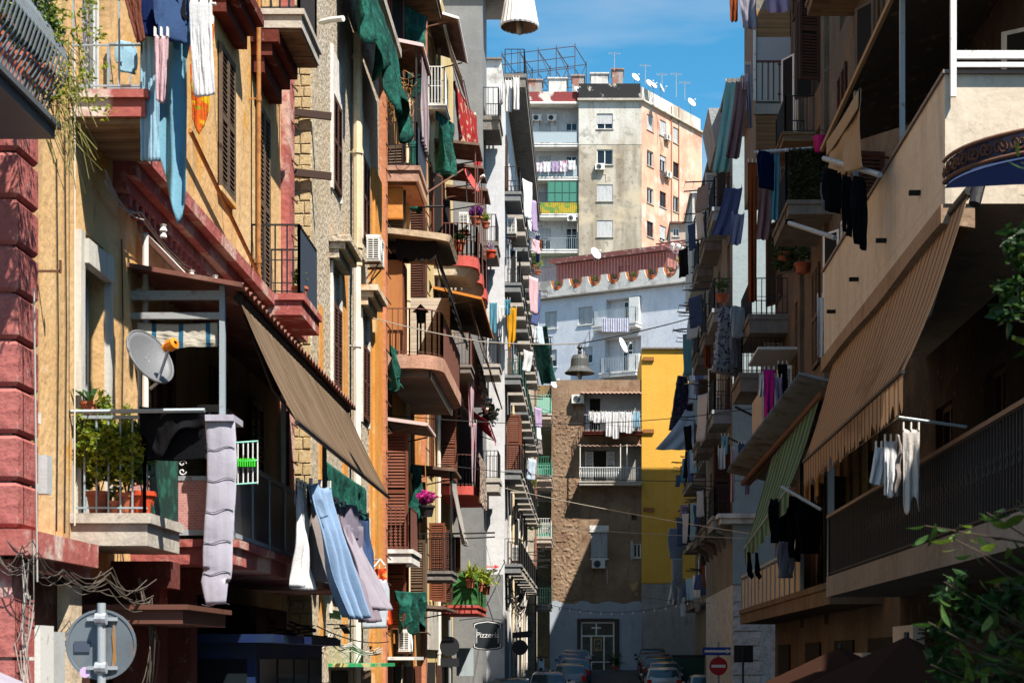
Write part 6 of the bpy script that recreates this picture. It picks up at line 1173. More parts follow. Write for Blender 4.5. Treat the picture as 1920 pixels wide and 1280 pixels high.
# right side
for k, (a, b, c, d, Y, m, nm, lab, sl) in enumerate((
    (1368, 1384, -10, 40, 44, RUST, 'cloth', 'red cloth at the top of the right row', 0), (1384, 1415, -15, 52, 43, cc('grey_print', .3, .29, .36), 'sheet', 'grey patterned sheet hanging into the top of the picture', .1), (1430, 1475, -25, 22, 42, LIL, 'sheet', 'pale lilac spotted sheet at the top of the right row', .1),
    (1360, 1386, 152, 322, 45, MINT, 'sheet', 'long mint green sheet against the sky on the right', -.3), (1380, 1402, 150, 296, 44.5, MAUV2, 'sheet', 'mauve-brown sheet in front of the mint green one', -.25), (1398, 1407, 120, 240, 46, LAV, 'cloth', 'thin lavender cloth beside the mint green sheet', .05), (1391, 1401, 142, 168, 44.2, PINK, 'cloth', 'small pink cloth at the head of the mint green sheet', 0),
    (1360, 1392, 350, 440, 48, BLU, 'sheet', 'slate blue sheet blown out on the right', -.35), (1372, 1396, 400, 458, 47.6, cc('periwinkle', .26, .3, .48), 'sheet', 'periwinkle cloth under the slate blue sheet', -.1),
    (1402, 1419, 302, 565, 40, RUST, 'cloth', 'very long rust-brown cloth on the right', 0), (1445, 1462, 284, 412, 38.8, TEAL, 'towel', 'teal towel hanging below the plywood boards', -.02), (1424, 1452, 340, 448, 39.5, MAUV2, 'cloth', 'brown cloth beside the teal towel', -.1), (1472, 1486, 282, 420, 38.5, BLK, 'cloth', 'black garment beside the ivy balcony', 0),
    (1432, 1452, 690, 782, 40, MAG, 'cloth', 'bright magenta cloth above the corrugated canopy', 0), (1424, 1436, 700, 742, 40.2, WHT, 'cloth', 'white cloth left of the magenta one', -.05), (1452, 1466, 705, 770, 40.2, LIL, 'cloth', 'white and lilac cloth right of the magenta one', .05), (1458, 1476, 680, 750, 40.5, BLK, 'cloth', 'black cloth right of the magenta one', .03),
    (1284, 1326, 768, 842, 78, cc('pale_denim', .5, .6, .72), 'sheet', 'big pale blue sheet billowing in front of the yellow wall', -1.1), (1318, 1330, 772, 830, 77.5, SKY_, 'cloth', 'bright blue cloth behind the billowing sheet', 0), (1304, 1314, 775, 825, 77.2, BRC, 'cloth', 'brown cloth pegged beside the billowing sheet', 0),
    (1352, 1366, 815, 850, 47, cc('aqua2', .22, .45, .5), 'towel', 'aqua towel over the right-hand drying rack', 0), (1346, 1360, 838, 878, 46.5, WHT, 'cloth', 'white cloth low on the right-hand drying rack', 0), (1370, 1377, 840, 940, 46.8, PINK, 'cloth', 'long pink cloth on the right-hand drying rack', 0), (1384, 1396, 830, 868, 46.2, DBL, 'cloth', 'blue cloth at the right of the drying rack', 0), (1396, 1406, 868, 925, 46, LIL, 'cloth', 'lilac cloth below the corrugated canopy end', 0),
    (1532, 1552, 555, 668, 30, WHT, 'towel', 'white towel at the far end of the solid balcony', 0), (1520, 1526, 905, 1000, 33, BLK, 'cloth', 'thin black cloth under the green awning', 0),
    (1276, 1290, 945, 1000, 80, LIL, 'cloth', 'lilac cloth before the yellow wall', -.1), (1304, 1312, 945, 1008, 76, SKY_, 'cloth', 'aqua strip of cloth on the far right balconies', 0), (1314, 1326, 945, 1005, 76, DBL, 'cloth', 'deep blue cloth on the far right balconies', 0), (1265, 1280, 1050, 1132, 80, WHT, 'cloth', 'long white cloth low before the grey base', -.3), (1322, 1332, 640, 688, 60, RUST, 'cloth', 'rust cloth on a far right balcony', 0))):
    hang('hanging_' + nm, a, b, c, d, Y, m, lab, nm, slant=(sl, 0, 0), amp=.05, folds=2, taper=1.5 if sl < -1 else (1.2 if sl < -.2 else .92))
for kd, px, py, h, Y, m, lab in (('shirt', 1437, 284, 72, 38.6, NAVY, 'navy shirt on the pole below the plywood boards'), ('dress', 1362, 575, 128, 49, BWP, 'long black and white printed dress on the right'), ('shirt', 1384, 574, 62, 48.2, WHT, 'white shirt beside the printed dress'), ('trousers', 1378, 612, 75, 48.6, LAV, 'lavender trousers below the white shirt'), ('dress', 1279, 705, 105, 84, FLD, 'dark flowered dress in front of the yellow wall'), ('shirt', 1267, 990, 58, 80, cc('bluish_white', .55, .58, .7), 'bluish white shirt before the yellow wall'), ('shirt_down', 1270, 1046, 85, 79, WHT, 'white shirt with long sleeves hanging low before the yellow wall'),
    ('shirt', 1562, 318, 82, 21.8, BLK, 'black top nearest the tan cloth on the solid balcony'), ('trousers', 1588, 330, 110, 21.5, BLK, 'black trousers in the middle of the solid balcony line'), ('trousers', 1612, 332, 132, 21.2, BLK, 'longest black trousers on the solid balcony line'), ('shirt', 1553, 335, 60, 22.2, GRC, 'brown-grey top at the far end of the black clothes'),
     ('pole', 1684, 815, 115, 19.0, GRC, 'grey-brown cloth between white garments on the lower right rack'), 
    ('shirt', 1462, 935, 85, 32.6, BLK, 'black shirt below the green awning, nearest its edge'), ('trousers', 1490, 930, 120, 32.2, BLK, 'black trousers below the green awning'), ('shirt', 1518, 940, 100, 31.8, BLK, 'black jumper below the green awning pole'), ('shirt', 1473, 1015, 70, 32.6, LAV, 'lavender shirt hanging low below the green awning'), ('socks', 1412, 1035, 50, 33.4, BLK, 'black socks at the corner of the green awning'), ('shirt', 1640, 845, 60, 21.0, BLK, 'dark cap-like garment behind the lower right rack')): wear(kd, px, py, h, Y, m, lab, cat={'socks': 'socks'}.get(kd))
for a, b, m, lab, r_ in ((P(1414, 286, 38.7), P(1522, 278, 38.7), LGREY, 'pale pole holding the clothes below the plywood boards', .035), (P(1685, 782, 18.7), P(1812, 800, 18.9), GREYM, 'grey arm of the lower right drying rack', .018), (P(1685, 782, 18.7), P(1540, 888, 26), CABLEW, 'wire of the lower right drying rack', .006), (P(1545, 297, 24), P(1650, 328, 20.5), GREYM, 'pale blue arm holding the black clothes', .035), (P(1480, 418, 30), P(1566, 446, 27.5), GREYM, 'pale blue arm jutting below the ivy balcony', .04), (P(1348, 812, 47.5), P(1412, 842, 46.2), IRON, 'black rack arm with towels on the right', .03), (P(1378, 735, 52), P(1428, 765, 52), IRON, 'upper of two black rods on the pale blue house', .04), (P(1378, 762, 52), P(1418, 782, 52), IRON, 'lower of two black rods on the pale blue house', .04), (P(1465, 912, 30.5), P(1540, 955, 29.8), GREYM, 'grey awning arm under the green awning', .03), (P(845, 1000, 50.5), P(928, 998, 50.5), IRON, 'black pole reaching over the street above the pizzeria sign', .03), (P(845, 1010, 50.5), P(928, 1006, 50.5), IRON, 'second black pole just under the first above the pizzeria sign', .025), (P(770, 388, 46), P(832, 387, 46), IRON, 'thin black bar projecting below the iron balcony', .03), (P(803, 360, 52), P(868, 318, 55), RUSTY, 'rusty strut under the red and white awning', .03)):
    mb = MB(); mb.tube([a, b], r_, 6); ob('metal_arm', mb, m, None, lab, 'pole')
sheet('shade_cloth', P(1612, 165, 21), P(1552, 262, 25), 1.0, cc('tan_canvas', .42, .32, .22), 'tan canvas hanging from the edge of the balcony roof', 'cloth', amp=.05, folds=2, group=None, pegs=False, bottom=lambda u: 1 - .5 * u)

# washing on the many small balconies further along, one piece at a time
rd = random.Random(33)
CN = [('navy', NAVY), ('white', WHT), ('black', BLK), ('slate blue', BLU), ('pink', PINK), ('teal', TEAL), ('brown', BRC), ('lilac', LIL), ('rust red', RUST), ('grey', GRC), ('sky blue', SKY_), ('denim', DBL), ('white', WHT), ('pale blue', MT['pale_denim_cloth']), ('white', WHT), ('pale blue', MT['pale_denim_cloth'])]
FLN = ['lowest', 'second', 'third', 'fourth', 'top']
BN = ['first', 'second', 'third', 'fourth', 'fifth', 'sixth', 'seventh', 'eighth', 'ninth']
def washing(F, fzs, bys, dep, house, order, nmax, pr):
    k = 0
    for zi, z in enumerate(fzs):
        for yi, y in enumerate(bys):
            for s in range(2):
                if rd.random() > pr or k >= nmax: continue
                cn, cm_ = CN[rd.randrange(len(CN))]; key = (house, zi, yi, cn)
                if key in DONE: continue
                DONE.add(key); k += 1; u = y + .25 + s * 1.1 + rd.uniform(0, .3); w = dep + rd.uniform(.02, .3); wd_ = rd.uniform(.45, 1.0); nm = rd.choice(['towel', 'sheet', 'cloth'])
                a = F.p(u, w, z + rd.uniform(.8, 1.1)); b = F.p(u + wd_ * .75, w + wd_ * .4, a.z); sheet('hanging_' + nm, a, b, rd.uniform(.6, 1.7), cm_, '%s %s on the %s floor, %s balcony along, %s' % (cn, nm, order[zi], BN[yi], house), nm, amp=.05, folds=2, taper=rd.uniform(.7, 1.1), slant=(rd.uniform(-.1, .1), 0, 0), nu=12, nv=14, pegs=False)
DONE = set()
washing(FR4, fz4[:4], by4, .75, 'far right house', FLN, 52, .75); washing(FR3, fz3[:4], by3, .6, 'pale blue house', FLN, 18, .7); washing(F6, FL6, BAY, .6, 'long white house', FLN[::-1], 12, .22)
hang('hanging_shirt', 1641, 1664, 835, 905, 19.4, WHT, 'white shirt, leftmost on the lower right rack', 'shirt', amp=.03, folds=2, taper=1.25, slant=(-.05, 0, 0)); hang('hanging_cloth', 1658, 1682, 822, 928, 19.2, WHT, 'white cloth, second on the lower right rack', amp=.035, folds=2, taper=1.05)
hang('hanging_cloth', 1692, 1724, 800, 945, 18.7, cc('off_white', .6, .56, .53), 'long off-white cloth on the lower right rack', amp=.035, folds=2, taper=.9, bottom=lambda u: 1 + .12 * math.sin(u * 7))
# ================================================================ DISHES, PLANTS
dish(P(274, 675, 16.2), (.75, -.48, .45), .285, metal('grey_dish', (.13, .135, .145)), 'big grey dish with an orange head on the left balcony', True, [P(262, 700, 16.5), P(262, 770, 16.6)], lnb=mat('orange_plastic', (.7, .2, .01), .5))
dish(P(880, 341, 56.3), (.86, -.28, .42), .42, mat('coral_red_dish', (.5, .07, .06), .5), 'red dish among the canopies of the pale yellow house', True, [P(876, 380, 56.5)])
dish(P(1166, 648, 111.0), (.85, -.4, .35), .52, WDI, 'white dish seen edge-on before the blue-white house', True, [P(1166, 690, 111.2)]); dish(P(1034, 717, 99.5), (.8, -.45, .4), .4, WDI, 'white dish on the corner of the beige house', True, [P(1030, 740, 99.6)]); dish(P(1116, 476, 112.5), (.6, -.7, .4), .42, WDI, 'white dish on the roof of the terrace house', True, [P(1114, 490, 112.6)])
FLW = mat('magenta_petals', (.6, .04, .3), .7, trans=.3); PUR = mat('purple_petals', (.18, .03, .22), .7, trans=.3); REDF = mat('red_petals', (.5, .03, .03), .7, trans=.3); YLF = mat('yellow_petals', (.6, .4, .03), .7, trans=.3)
G = 'potted plants on the balconies'
potted((-4.78, 16.75, 3.62), .13, .22, 'bushy yellow-green shrub at the left of the plant balcony', 'bush', .33, .85, None, LEAFY, 4200, .07, 3); potted((-4.5, 16.72, 3.62), .12, .2, 'dense yellow-green shrub in the middle of the plant balcony', 'bush', .27, .75, None, LEAFY, 2800, .066, 4); potted((-4.36, 16.75, 3.62), .13, .22, 'broad-leaved plant in a red pot at the balcony corner', 'bush', .16, .75, mat('red_plastic_pot', (.5, .06, .02), .6), LEAF2, 120, .14, 5); potted((-4.6, 16.66, 3.62), .07, .12, 'small plant in a low pot on the plant balcony', 'bush', .1, .16, None, LEAF, 90, .04, 6); potted((-4.86, 16.7, 4.58), .09, .13, 'aloe in a terracotta pot on the railing corner', 'spiky', .1, .3, None, LEAF2, 12, .06, 7)
potted((-4.35, 25.9, 7.64), .12, .2, 'small shrub in a terracotta pot on the black balcony', 'bush', .14, .28, None, LEAF, 160, .06, 8)
for k, (x, y, z, s, t, n, lm, lab) in enumerate(((-4.5, 13.5, 6.79, .3, .9, 900, LEAF, 'overgrown green plant on the bowed balcony'), (-4.42, 13.78, 6.79, .22, .5, 500, LEAF2, 'feathery blue-green plant at the end of the bowed balcony'), (-4.55, 13.0, 6.79, .3, 1.1, 900, LEAFY, 'tall yellow-green plant on the bowed balcony'))): potted((x, y, z), .12, .18, lab, 'bush', s, t, None, lm, n * 2, .055, 20 + k)
vn = thing('trailing_vine', (-4.3, 13.7, 6.2), 'dry grassy vine trailing from the bowed balcony', 'plant'); mb = MB(); rd = random.Random(9)
for i in range(90):
    p = Vector((rd.uniform(-4.55, -4.2), rd.uniform(13.7, 14.2), rd.uniform(6.5, 7.4))); mb.tube([p, p + Vector((rd.uniform(.0, .12), rd.uniform(-.05, .15), rd.uniform(-.1, .05))), p + Vector((rd.uniform(.02, .22), rd.uniform(0, .2), rd.uniform(-.5, -.2)))], .004, 3, False)
ob('stems', mb, mat('olive_stem', (.2, .19, .06), .9), vn); mb = MB()
for i in range(70): leaves(mb, (rd.uniform(-4.5, -3.95), rd.uniform(13.6, 14.4), rd.uniform(6.7, 7.8)), (.1, .1, .1), 14, .045, rd)
ob('foliage', mb, LEAFY, vn)
db = thing('dry_bush', F3.p(41.8, .3, ZC + 13.6), 'tangle of dry orange stems growing from the wall', 'plant'); mb = MB()
for i in range(150):
    c = P(735, 175, 41.6) + Vector((rd.gauss(0, .22), rd.gauss(0, .15), rd.gauss(0, .22))); r_ = rd.uniform(.1, .3); a0 = rd.uniform(0, 6.3); ax = Vector((rd.gauss(0, 1), rd.gauss(0, 1), rd.gauss(0, 1))).normalized(); sx = ax.cross(Vector((0, 0, 1))).normalized(); sy = ax.cross(sx); mb.tube([c + sx * r_ * math.cos(a0 + k * .5) + sy * r_ * math.sin(a0 + k * .5) for k in range(5)], .006, 3, False)
ob('stems', mb, DRY, db)
potted(P(800, 968, 43.8), .2, .28, 'hanging basket of bright magenta flowers', 'bush', .28, .36, IRON, LEAF, 160, .08, 31, G, (FLW, 420, .1))
line('basket_cord', [P(800, 950, 43.8), P(797, 865, 43.8)], .01, DRY, 'cord holding the basket of magenta flowers', 'cord')
for k, (px, py, Y, h) in enumerate(((882, 1085, 57.3, .85), (898, 1092, 58.2, .8), (911, 1098, 59.5, .95))): potted(P(px, py, Y) - Vector((0, 0, .3)), .16, .3, ['left', 'middle', 'right'][k] + ' one of three spiky yuccas above the green reed screen', 'spiky', .3, h, None, LEAFY, 46, .07, 40 + k)
potted(P(893, 420, 56.6), .2, .22, 'purple-flowered plant under the red dish', 'bush', .3, .34, None, LEAF2, 90, .1, 44, G, (PUR, 240, .12)); potted(P(911, 428, 57.6), .14, .2, 'lime green plant hanging on the brown railing', 'bush', .22, .3, None, LEAFY, 160, .09, 45); potted(P(920, 484, 62), .2, .26, 'red pot hung alone in front of the grey wall', 'bush', .15, .3, mat('red_plastic_pot', (.5, .06, .02), .6), LIL, 60, .08, 46); potted(P(860, 470, 56.2), .22, .3, 'shrub in a terracotta pot beneath the balcony air conditioner', 'bush', .3, .3, None, LEAF2, 200, .09, 47)
gb = thing('garlic_bunch', P(905, 770, 59), 'pale bunch of dried bulbs with dark foliage hanging by the awning', 'plant'); mb = MB()
for i in range(90): f = i / 90; c = P(897 + 16 * f + rd.gauss(0, 3), 690 + 80 * f + rd.gauss(0, 5), 59 + rd.gauss(0, .1)); mb.lathe([(.001, -.07), (.065, -.03), (.07, .03), (.001, .08)], c, 6)
ob('bulbs', mb, mat('dried_bulb', (.5, .42, .32), .8), gb, smooth=True); mb = MB(); leaves(mb, P(918, 775, 59.2), (.4, .3, .5), 420, .14, rd, -.5); ob('foliage', mb, mat('blackish_leaf', (.015, .02, .012), .8), gb)
for k in range(9): px, py = [(1000, 505), (1008, 515), (996, 520), (989, 862), (994, 905), (990, 930), (996, 950), (993, 975), (1001, 985)][k]; potted(P(px, py, 91.5), .18, .2, ['highest plant on the far white balconies', 'leafy plant right of the highest one on the far balconies', 'bushy plant left of the highest one on the far balconies', 'palm-like plant at the beige house corner', 'upper trailing pot at the beige house corner', 'second trailing pot at the beige house corner', 'third trailing pot at the beige house corner', 'fourth trailing pot at the beige house corner', 'lowest trailing pot at the beige house corner'][k], 'spiky' if k == 3 else ('bush' if k < 3 else 'trail'), .35, .8 if k < 4 else .5, None, [LEAF, LEAFY, LEAF2][k % 3], 60 if k == 3 else 130, .13, 60 + k)
for k, c in enumerate(arcs): q = F10.p(c, .02, top - .72); potted(q + Vector((0, 0, .06)), .16, .22, ['first', 'second', 'third', 'fourth', 'fifth', 'sixth', 'seventh'][k] + ' terrace pot from the left in the tiled arches', 'bush', .28, .42, None, LEAF2 if k % 2 else LEAF, 70, .12, 70 + k, G, (REDF, 14, .1) if k in (3, 6) else None)
potted(F10.p(u10(1277), .0, top - .02), .2, .2, 'yellow flowers on the terrace parapet by the lamp', 'bush', .42, .3, None, LEAFY, 90, .12, 90, G, (YLF, 70, .12))
for k, (px, py, Y) in enumerate(((1470, 445, 43), (1472, 480, 43), (1355, 555, 52), (1505, 500, 42))): potted(P(px, py + 12, Y), .2, .24, ['upper plant on the far wooden balcony at right', 'lower plant on the far wooden balcony at right', 'plant on the dark iron balcony at right', 'plant below the pale blue arm at right'][k], 'trail' if k < 2 else 'bush', .3, .5, None, LEAF2, 150, .1, 95 + k)
potted(P(1155, 1256, 101.5), .25, .3, 'dark palm in a pot by the chapel door', 'spiky', .4, 1.1, None, LEAF2, 40, .1, 99)
bk_ = thing('bucket', P(1538, 275, 37.9), 'magenta plastic bucket above the ivy screen', 'bucket'); mb = MB(); mb.lathe([(.001, 0), (.12, 0), (.16, .32), (.175, .33), (.16, .34), (.15, .3), (.001, .05)], P(1538, 285, 37.85), 16); ob('body', mb, mat('magenta_plastic', (.5, .02, .22), .4), bk_, smooth=True); mb = MB(); c = P(1538, 285, 37.85) + Vector((0, 0, .33)); mb.tube([c + Vector((.16 * math.cos(a), 0, .16 * math.sin(a))) for a in [i * math.pi / 10 for i in range(11)]], .008, 5); ob('handle', mb, IRON, bk_)
# ================================================================ STREET LAMPS AND CABLES
def bell(px, py, Y, wpx, m, label, white):
    c = P(px, py, Y); r = wpx / 2 * Y / FPX; t = thing('hanging_street_lamp', c, label, 'street lamp')
    if white: pr = [(r * .97, 0), (r, .02), (r * .92, r * .5), (r * .78, r * 1.35), (r * .74, r * 1.45), (r * .3, r * 1.6), (.03, r * 1.62)]
    else: pr = [(r, 0), (r * .99, r * .06), (r * .72, r * .28), (r * .62, r * .42), (r * .58, r * .95), (r * .46, r * 1.2), (r * .12, r * 1.27), (.03, r * 1.3)]
    mb = MB(); mb.lathe(pr, c, 48 if white else 40, rib=.05 if white else .02); ob('lamp_shade', mb, m, t); h = pr[-1][1]
    mb = MB(); mb.lathe([(r * .9, .01), (r * .3, r * .4), (.01, r * .42)], c, 24); ob('reflector', mb, mat('dull_reflector', (.2, .14, .09), .5), t)
    mb = MB(); mb.lathe([(.001, -r * .42), (r * .12, -r * .36), (r * .16, -.05), (r * .16, r * .3)], c, 12); ob('bulb', mb, mat('frosted_bulb', (.4, .33, .25), .4), t, smooth=True)
    mb = MB(); mb.lathe([(.03, h), (r * .14, h + .03), (r * .1, h + r * .3), (r * .2, h + r * .42), (r * .1, h + r * .6), (.01, h + r * .75)], c, 10); ob('hook', mb, mat('dark_red_iron', (.12, .02, .02), .6) if white else IRON, t); return c + Vector((0, 0, h + r * .7))
WL_ = mat('white_enamel', (.68, .69, .69), .45, [((.5, .5, .48), (6, 6, 2), .5, .7, .5)]); t1 = bell(974, 52, 21.5, 70, WL_, 'white ribbed street lamp hanging at the top of the picture', True)
t2 = bell(1087, 700, 31, 56, mat('dull_grey_enamel', (.075, .08, .08), .5, [((.14, .1, .07), 8, .58, .7)]), 'dark bell-shaped street lamp hanging over the street', False)
line('suspension_cable', [(-4.7, 22, 11.9), t1, (5.4, 22, 11.9)], .012, CABLE, 'cable carrying the white street lamp'); line('suspension_cable', [P(700, 596, 37), P(900, 640, 33), t2], .012, CABLEG, 'left half of the cable carrying the dark street lamp', sag=.03); line('suspension_cable', [t2, P(1300, 595, 40)], .012, CABLE, 'right half of the cable carrying the dark street lamp', sag=.03)
for k, (a, b, s, m, lab) in enumerate(((P(735, 778, 44), P(1430, 762, 50), .35, CABLE, 'cable crossing the street at the height of the white washing'), (P(820, 870, 52), P(1420, 900, 52), .2, CABLE, 'cable crossing in front of the bowed end wall balcony'), (P(905, 905, 66), P(1440, 1005, 48), .1, CABLEW, 'pale cable running down to the right across the brown wall'), (P(1000, 985, 90), P(1420, 1010, 50), .05, CABLEG, 'second pale cable just under the first across the brown wall'), (P(1060, 1080, 100), P(1330, 1130, 62), .3, CABLE, 'thin dark cable sloping across the grey base'), (P(1000, 760, 92), P(1205, 800, 101), .3, CABLE, 'thin cable in front of the brown wall air conditioner'), (P(908, 1005, 66), P(950, 1180, 66.2), .0, CABLEG, 'slanting wire across the white wall by the red arrow'), (P(715, 0, 41.6), P(716, 820, 41.6), .0, CABLEW, 'cord hanging down the edge of the orange house'), (P(140, 90, 16.4), P(140, 985, 16.4), .0, CABLEW, 'pale cord hanging down past the plant balcony'), (P(64, 540, 14.46), P(70, 1090, 14.46), .0, CABLEG, 'grey conduit down the red corner blocks'))): line('cable', [a, b], .011 if k < 7 else .008, m, lab, sag=s)
# festoon of bulbs
fe = thing('festoon_lights', P(1150, 1150, 90), 'festoon of small bulbs sagging before the chapel door', 'string lights'); a, b = P(1010, 1128, 92), P(1310, 1122, 88); pts = []
for i in range(31): u = i / 30; q = a.lerp(b, u); q.z -= 1.0 * 4 * u * (1 - u) * .62; pts.append(q)
mb = MB(); mb.tube(pts, .012, 4); ob('wire', mb, CABLE, fe)
for i in range(2, 29, 2): mb = MB(); mb.lathe([(.001, -.16), (.045, -.12), (.04, -.06), (.015, 0)], pts[i], 6); ob('bulb', mb, WHITEP, fe)
# messy wiring on walls
def tangle(label, pts, n, r, m, spread, seed):
    rd = random.Random(seed); mb = MB()
    for i in range(n):
        q = [Vector(p) + Vector((rd.gauss(0, spread) * .4, rd.gauss(0, spread), rd.gauss(0, spread))) for p in pts]; out = []
        for a, b in zip(q, q[1:]):
            for k in range(5): u = k / 5; s = a.lerp(b, u); s.z -= .12 * math.sin(u * math.pi); out.append(s)
        mb.tube(out + [q[-1]], r, 4, False)
    return ob('wiring', mb, m, None, label, 'wiring')
tangle('tangle of grey wires under the ledge of the red corner', [P(-5, 1045, 14.4), P(60, 1040, 14.4), P(120, 1060, 15.6), P(200, 1085, 16.2), P(280, 1110, 17)], 8, .0045, mat('dusty_cable', (.1, .085, .07), .9), .1, 1); tangle('drop of pale wires beside the meter boxes', [P(50, 1045, 14.4), P(58, 1120, 14.5), P(45, 1200, 14.5), P(60, 1285, 14.5)], 7, .004, CABLEG, .08, 2); tangle('wires falling beside the beige strip under the balcony', [P(262, 1090, 17.0), P(285, 1130, 17.1), P(290, 1200, 17.1), P(280, 1290, 17.2)], 9, .006, MT['dusty_cable'], .06, 3); tangle('wires running along the yellow wall under the red moulding', [P(195, 330, 17.2), P(262, 400, 18.6), P(385, 520, 22.2), P(430, 545, 23.4)], 4, .008, CABLEG, .04, 4); tangle('tangle of wires on the lower wall of the white house', [P(946, 1080, 66.8), P(958, 1110, 71), P(966, 1150, 74), P(975, 1120, 80)], 14, .018, CABLEG, .35, 5)
tangle('dark wires hanging under the lower right balcony', [(5.3, 17, 3.0), (5.3, 20, 2.7), (5.3, 23, 2.9), (5.3, 27, 2.6)], 16, .012, CABLE, .12, 6); tangle('old grey wires across the tuff house at street level', [F2.p(28.6, .4, 2.5), F2.p(31, .35, 2.6), F2.p(34, .3, 2.45), F2.p(39, .3, 2.4)], 8, .012, CABLEG, .06, 7)
# ================================================================ SIGNS
sg = thing('road_sign', P(190, 1285, 14.0) - Vector((0, 0, 2)), 'grey back of a big round road sign on a pole at lower left', 'sign'); c = P(190, 1208, 14.0); BKS = mat('grey_sign_back', (.13, .155, .18), .5, [((.33, .15, .05), (12, 12, 1.2), .6, .66, .9), ((.09, .105, .12), 3, .45, .7)])
mb = MB(); mb.lathe([(.001, -.006), (.283, -.006), (.29, 0), (.29, .012), (.27, .012), (.268, .004), (.001, .004)], c, 40, (0, -1, 0)); ob('disc', mb, BKS, sg)
mb = MB(); mb.tube([Vector((c.x + .015, c.y - .05, -.2)), Vector((c.x + .015, c.y - .05, c.z + .34))], .035, 12); ob('pole', mb, GALV, sg)
for dz in (-.19, .21): mb = MB(); mb.box(c.x - .11, c.x + .14, c.y - .03, c.y - .012, c.z + dz - .015, c.z + dz + .015); mb.tube([(c.x - .03, c.y - .06, c.z + dz), (c.x + .06, c.y - .06, c.z + dz)], .05, 10); ob('clamp', mb, GALV, sg)
mb = MB(); mb.box(c.x - .22, c.x - .09, c.y - .016, c.y - .0125, c.z - .06, c.z + .03); ob('sticker', mb, mat('dark_blue_sticker', (.06, .075, .11), .5), sg); mb = MB(); mb.disc((c.x - .13, c.y - .0135, c.z - .225), .045, (0, -1, 0), 20); ob('sticker', mb, mat('lilac_sticker', (.55, .4, .6), .5), sg)
mb = MB(); c = P(190, 1208, 14.0); mb.prism(Fr(c.x, c.y, 1, 0, 0, -1), [(.085, c.z - .2), (.1, c.z - .05), (.09, c.z + .08), (.1, c.z + .18), (.115, c.z + .2), (.125, c.z + .08), (.12, c.z - .02), (.13, c.z - .12), (.105, c.z - .22)], .0125, .0135); ob('rust_streak', mb, mat('rust_stain', (.3, .14, .04), .9, [((.2, .17, .14), (20, 20, 4), .45, .6)]), sg)
def txt(body, loc, size, m, parent, name='lettering'):
    cu = bpy.data.curves.new(name, 'FONT'); cu.body = body; cu.size = size; cu.align_x = 'CENTER'; cu.align_y = 'CENTER'; cu.extrude = .004; cu.shear = .1; tmp = bpy.data.objects.new('tmp', cu); COL.objects.link(tmp); me = bpy.data.meshes.new_from_object(tmp.evaluated_get(bpy.context.evaluated_depsgraph_get())); bpy.data.objects.remove(tmp); me.materials.clear(); me.materials.append(m); o = bpy.data.objects.new(name, me); reg(o, loc, parent); o.rotation_euler = (R(90), 0, 0); return o
pz_ = thing('shop_sign', P(914, 1217, 56), 'black pizzeria sign board with white outline projecting from the left row', 'sign'); Yp = 56.0; s_ = Yp / FPX; c = P(914, 1190, Yp); SLT = mat('slate_sign', (.022, .028, .033), .5); WTP = mat('white_paint', (.75, .75, .75), .6)
def outline(k): return [(x * k, z * k) for x, z in [(-27, -24), (-20, -27), (0, -29), (20, -27), (27, -24), (27, -18), (22, -17), (22, 14), (27, 16), (27, 22), (20, 25), (0, 28), (-20, 25), (-27, 22), (-27, 16), (-22, 14), (-22, -17), (-27, -18)]]
for k, (sc_, m, w0, w1, nm) in enumerate(((1.0, SLT, -.04, 0, 'board'), (.93, WTP, .001, .006, 'outline'), (.875, SLT, .0065, .012, 'panel'))): mb = MB(); mb.prism(Fr(c.x, Yp, 1, 0, 0, -1), [(x * s_, c.z + z * s_) for x, z in outline(sc_)], w0, w1); ob(nm, mb, m, pz_)
txt('Pizzeria', (c.x, Yp - .016, c.z), 9.6 * s_ * 1.5, WTP, pz_); mb = MB(); mb.tube([(c.x - 30 * s_ - .4, Yp + .02, c.z + 28 * s_), (c.x - .1, Yp + .02, c.z + 34 * s_), (c.x + 26 * s_, Yp + .02, c.z + 28 * s_)], .015, 5); ob('bracket', mb, IRON, pz_)
def post_sign(label, c, r, m, parts, base=None):
    t = thing('road_sign', Vector((c.x, c.y, base if base is not None else ground_z(c.y))), label, 'sign'); mb = MB(); mb.lathe([(.001, 0), (r, 0), (r, .02), (.001, .02)], c, 28, (0, -1, 0)); ob('disc', mb, m, t); mb = MB(); mb.tube([Vector((c.x, c.y + .05, WL[t.name].z)), Vector((c.x, c.y + .05, c.z + r + .5))], .04, 8); ob('pole', mb, GALV, t)
    for nm, q, mm in parts: ob(nm, q, mm, t)
    return t
c = P(975, 1213, 66.5); post_sign('black-looking round sign with a tilted plate above it, left pavement', c, .3, mat('dark_sign_back', (.02, .022, .026), .6), [('plate', MB().hexa([(c.x - .3, c.y, c.z + .36), (c.x + .46, c.y, c.z + .4), (c.x + .46, c.y + .03, c.z + .4), (c.x - .3, c.y + .03, c.z + .36), (c.x - .3, c.y, c.z + .58), (c.x + .46, c.y, c.z + .66), (c.x + .46, c.y + .03, c.z + .66), (c.x - .3, c.y + .03, c.z + .58)]), MT['dark_sign_back'])])
c = P(843, 1211, 52); post_sign('large dark round sign in the shade below the low iron balcony', c, .3, MT['dark_sign_back'], [('plate', MB().box(c.x - .28, c.x + .28, c.y, c.y + .03, c.z - .62, c.z - .36), MT['dark_sign_back'])])
c = P(1347, 1248, 56); s_ = 56 / FPX
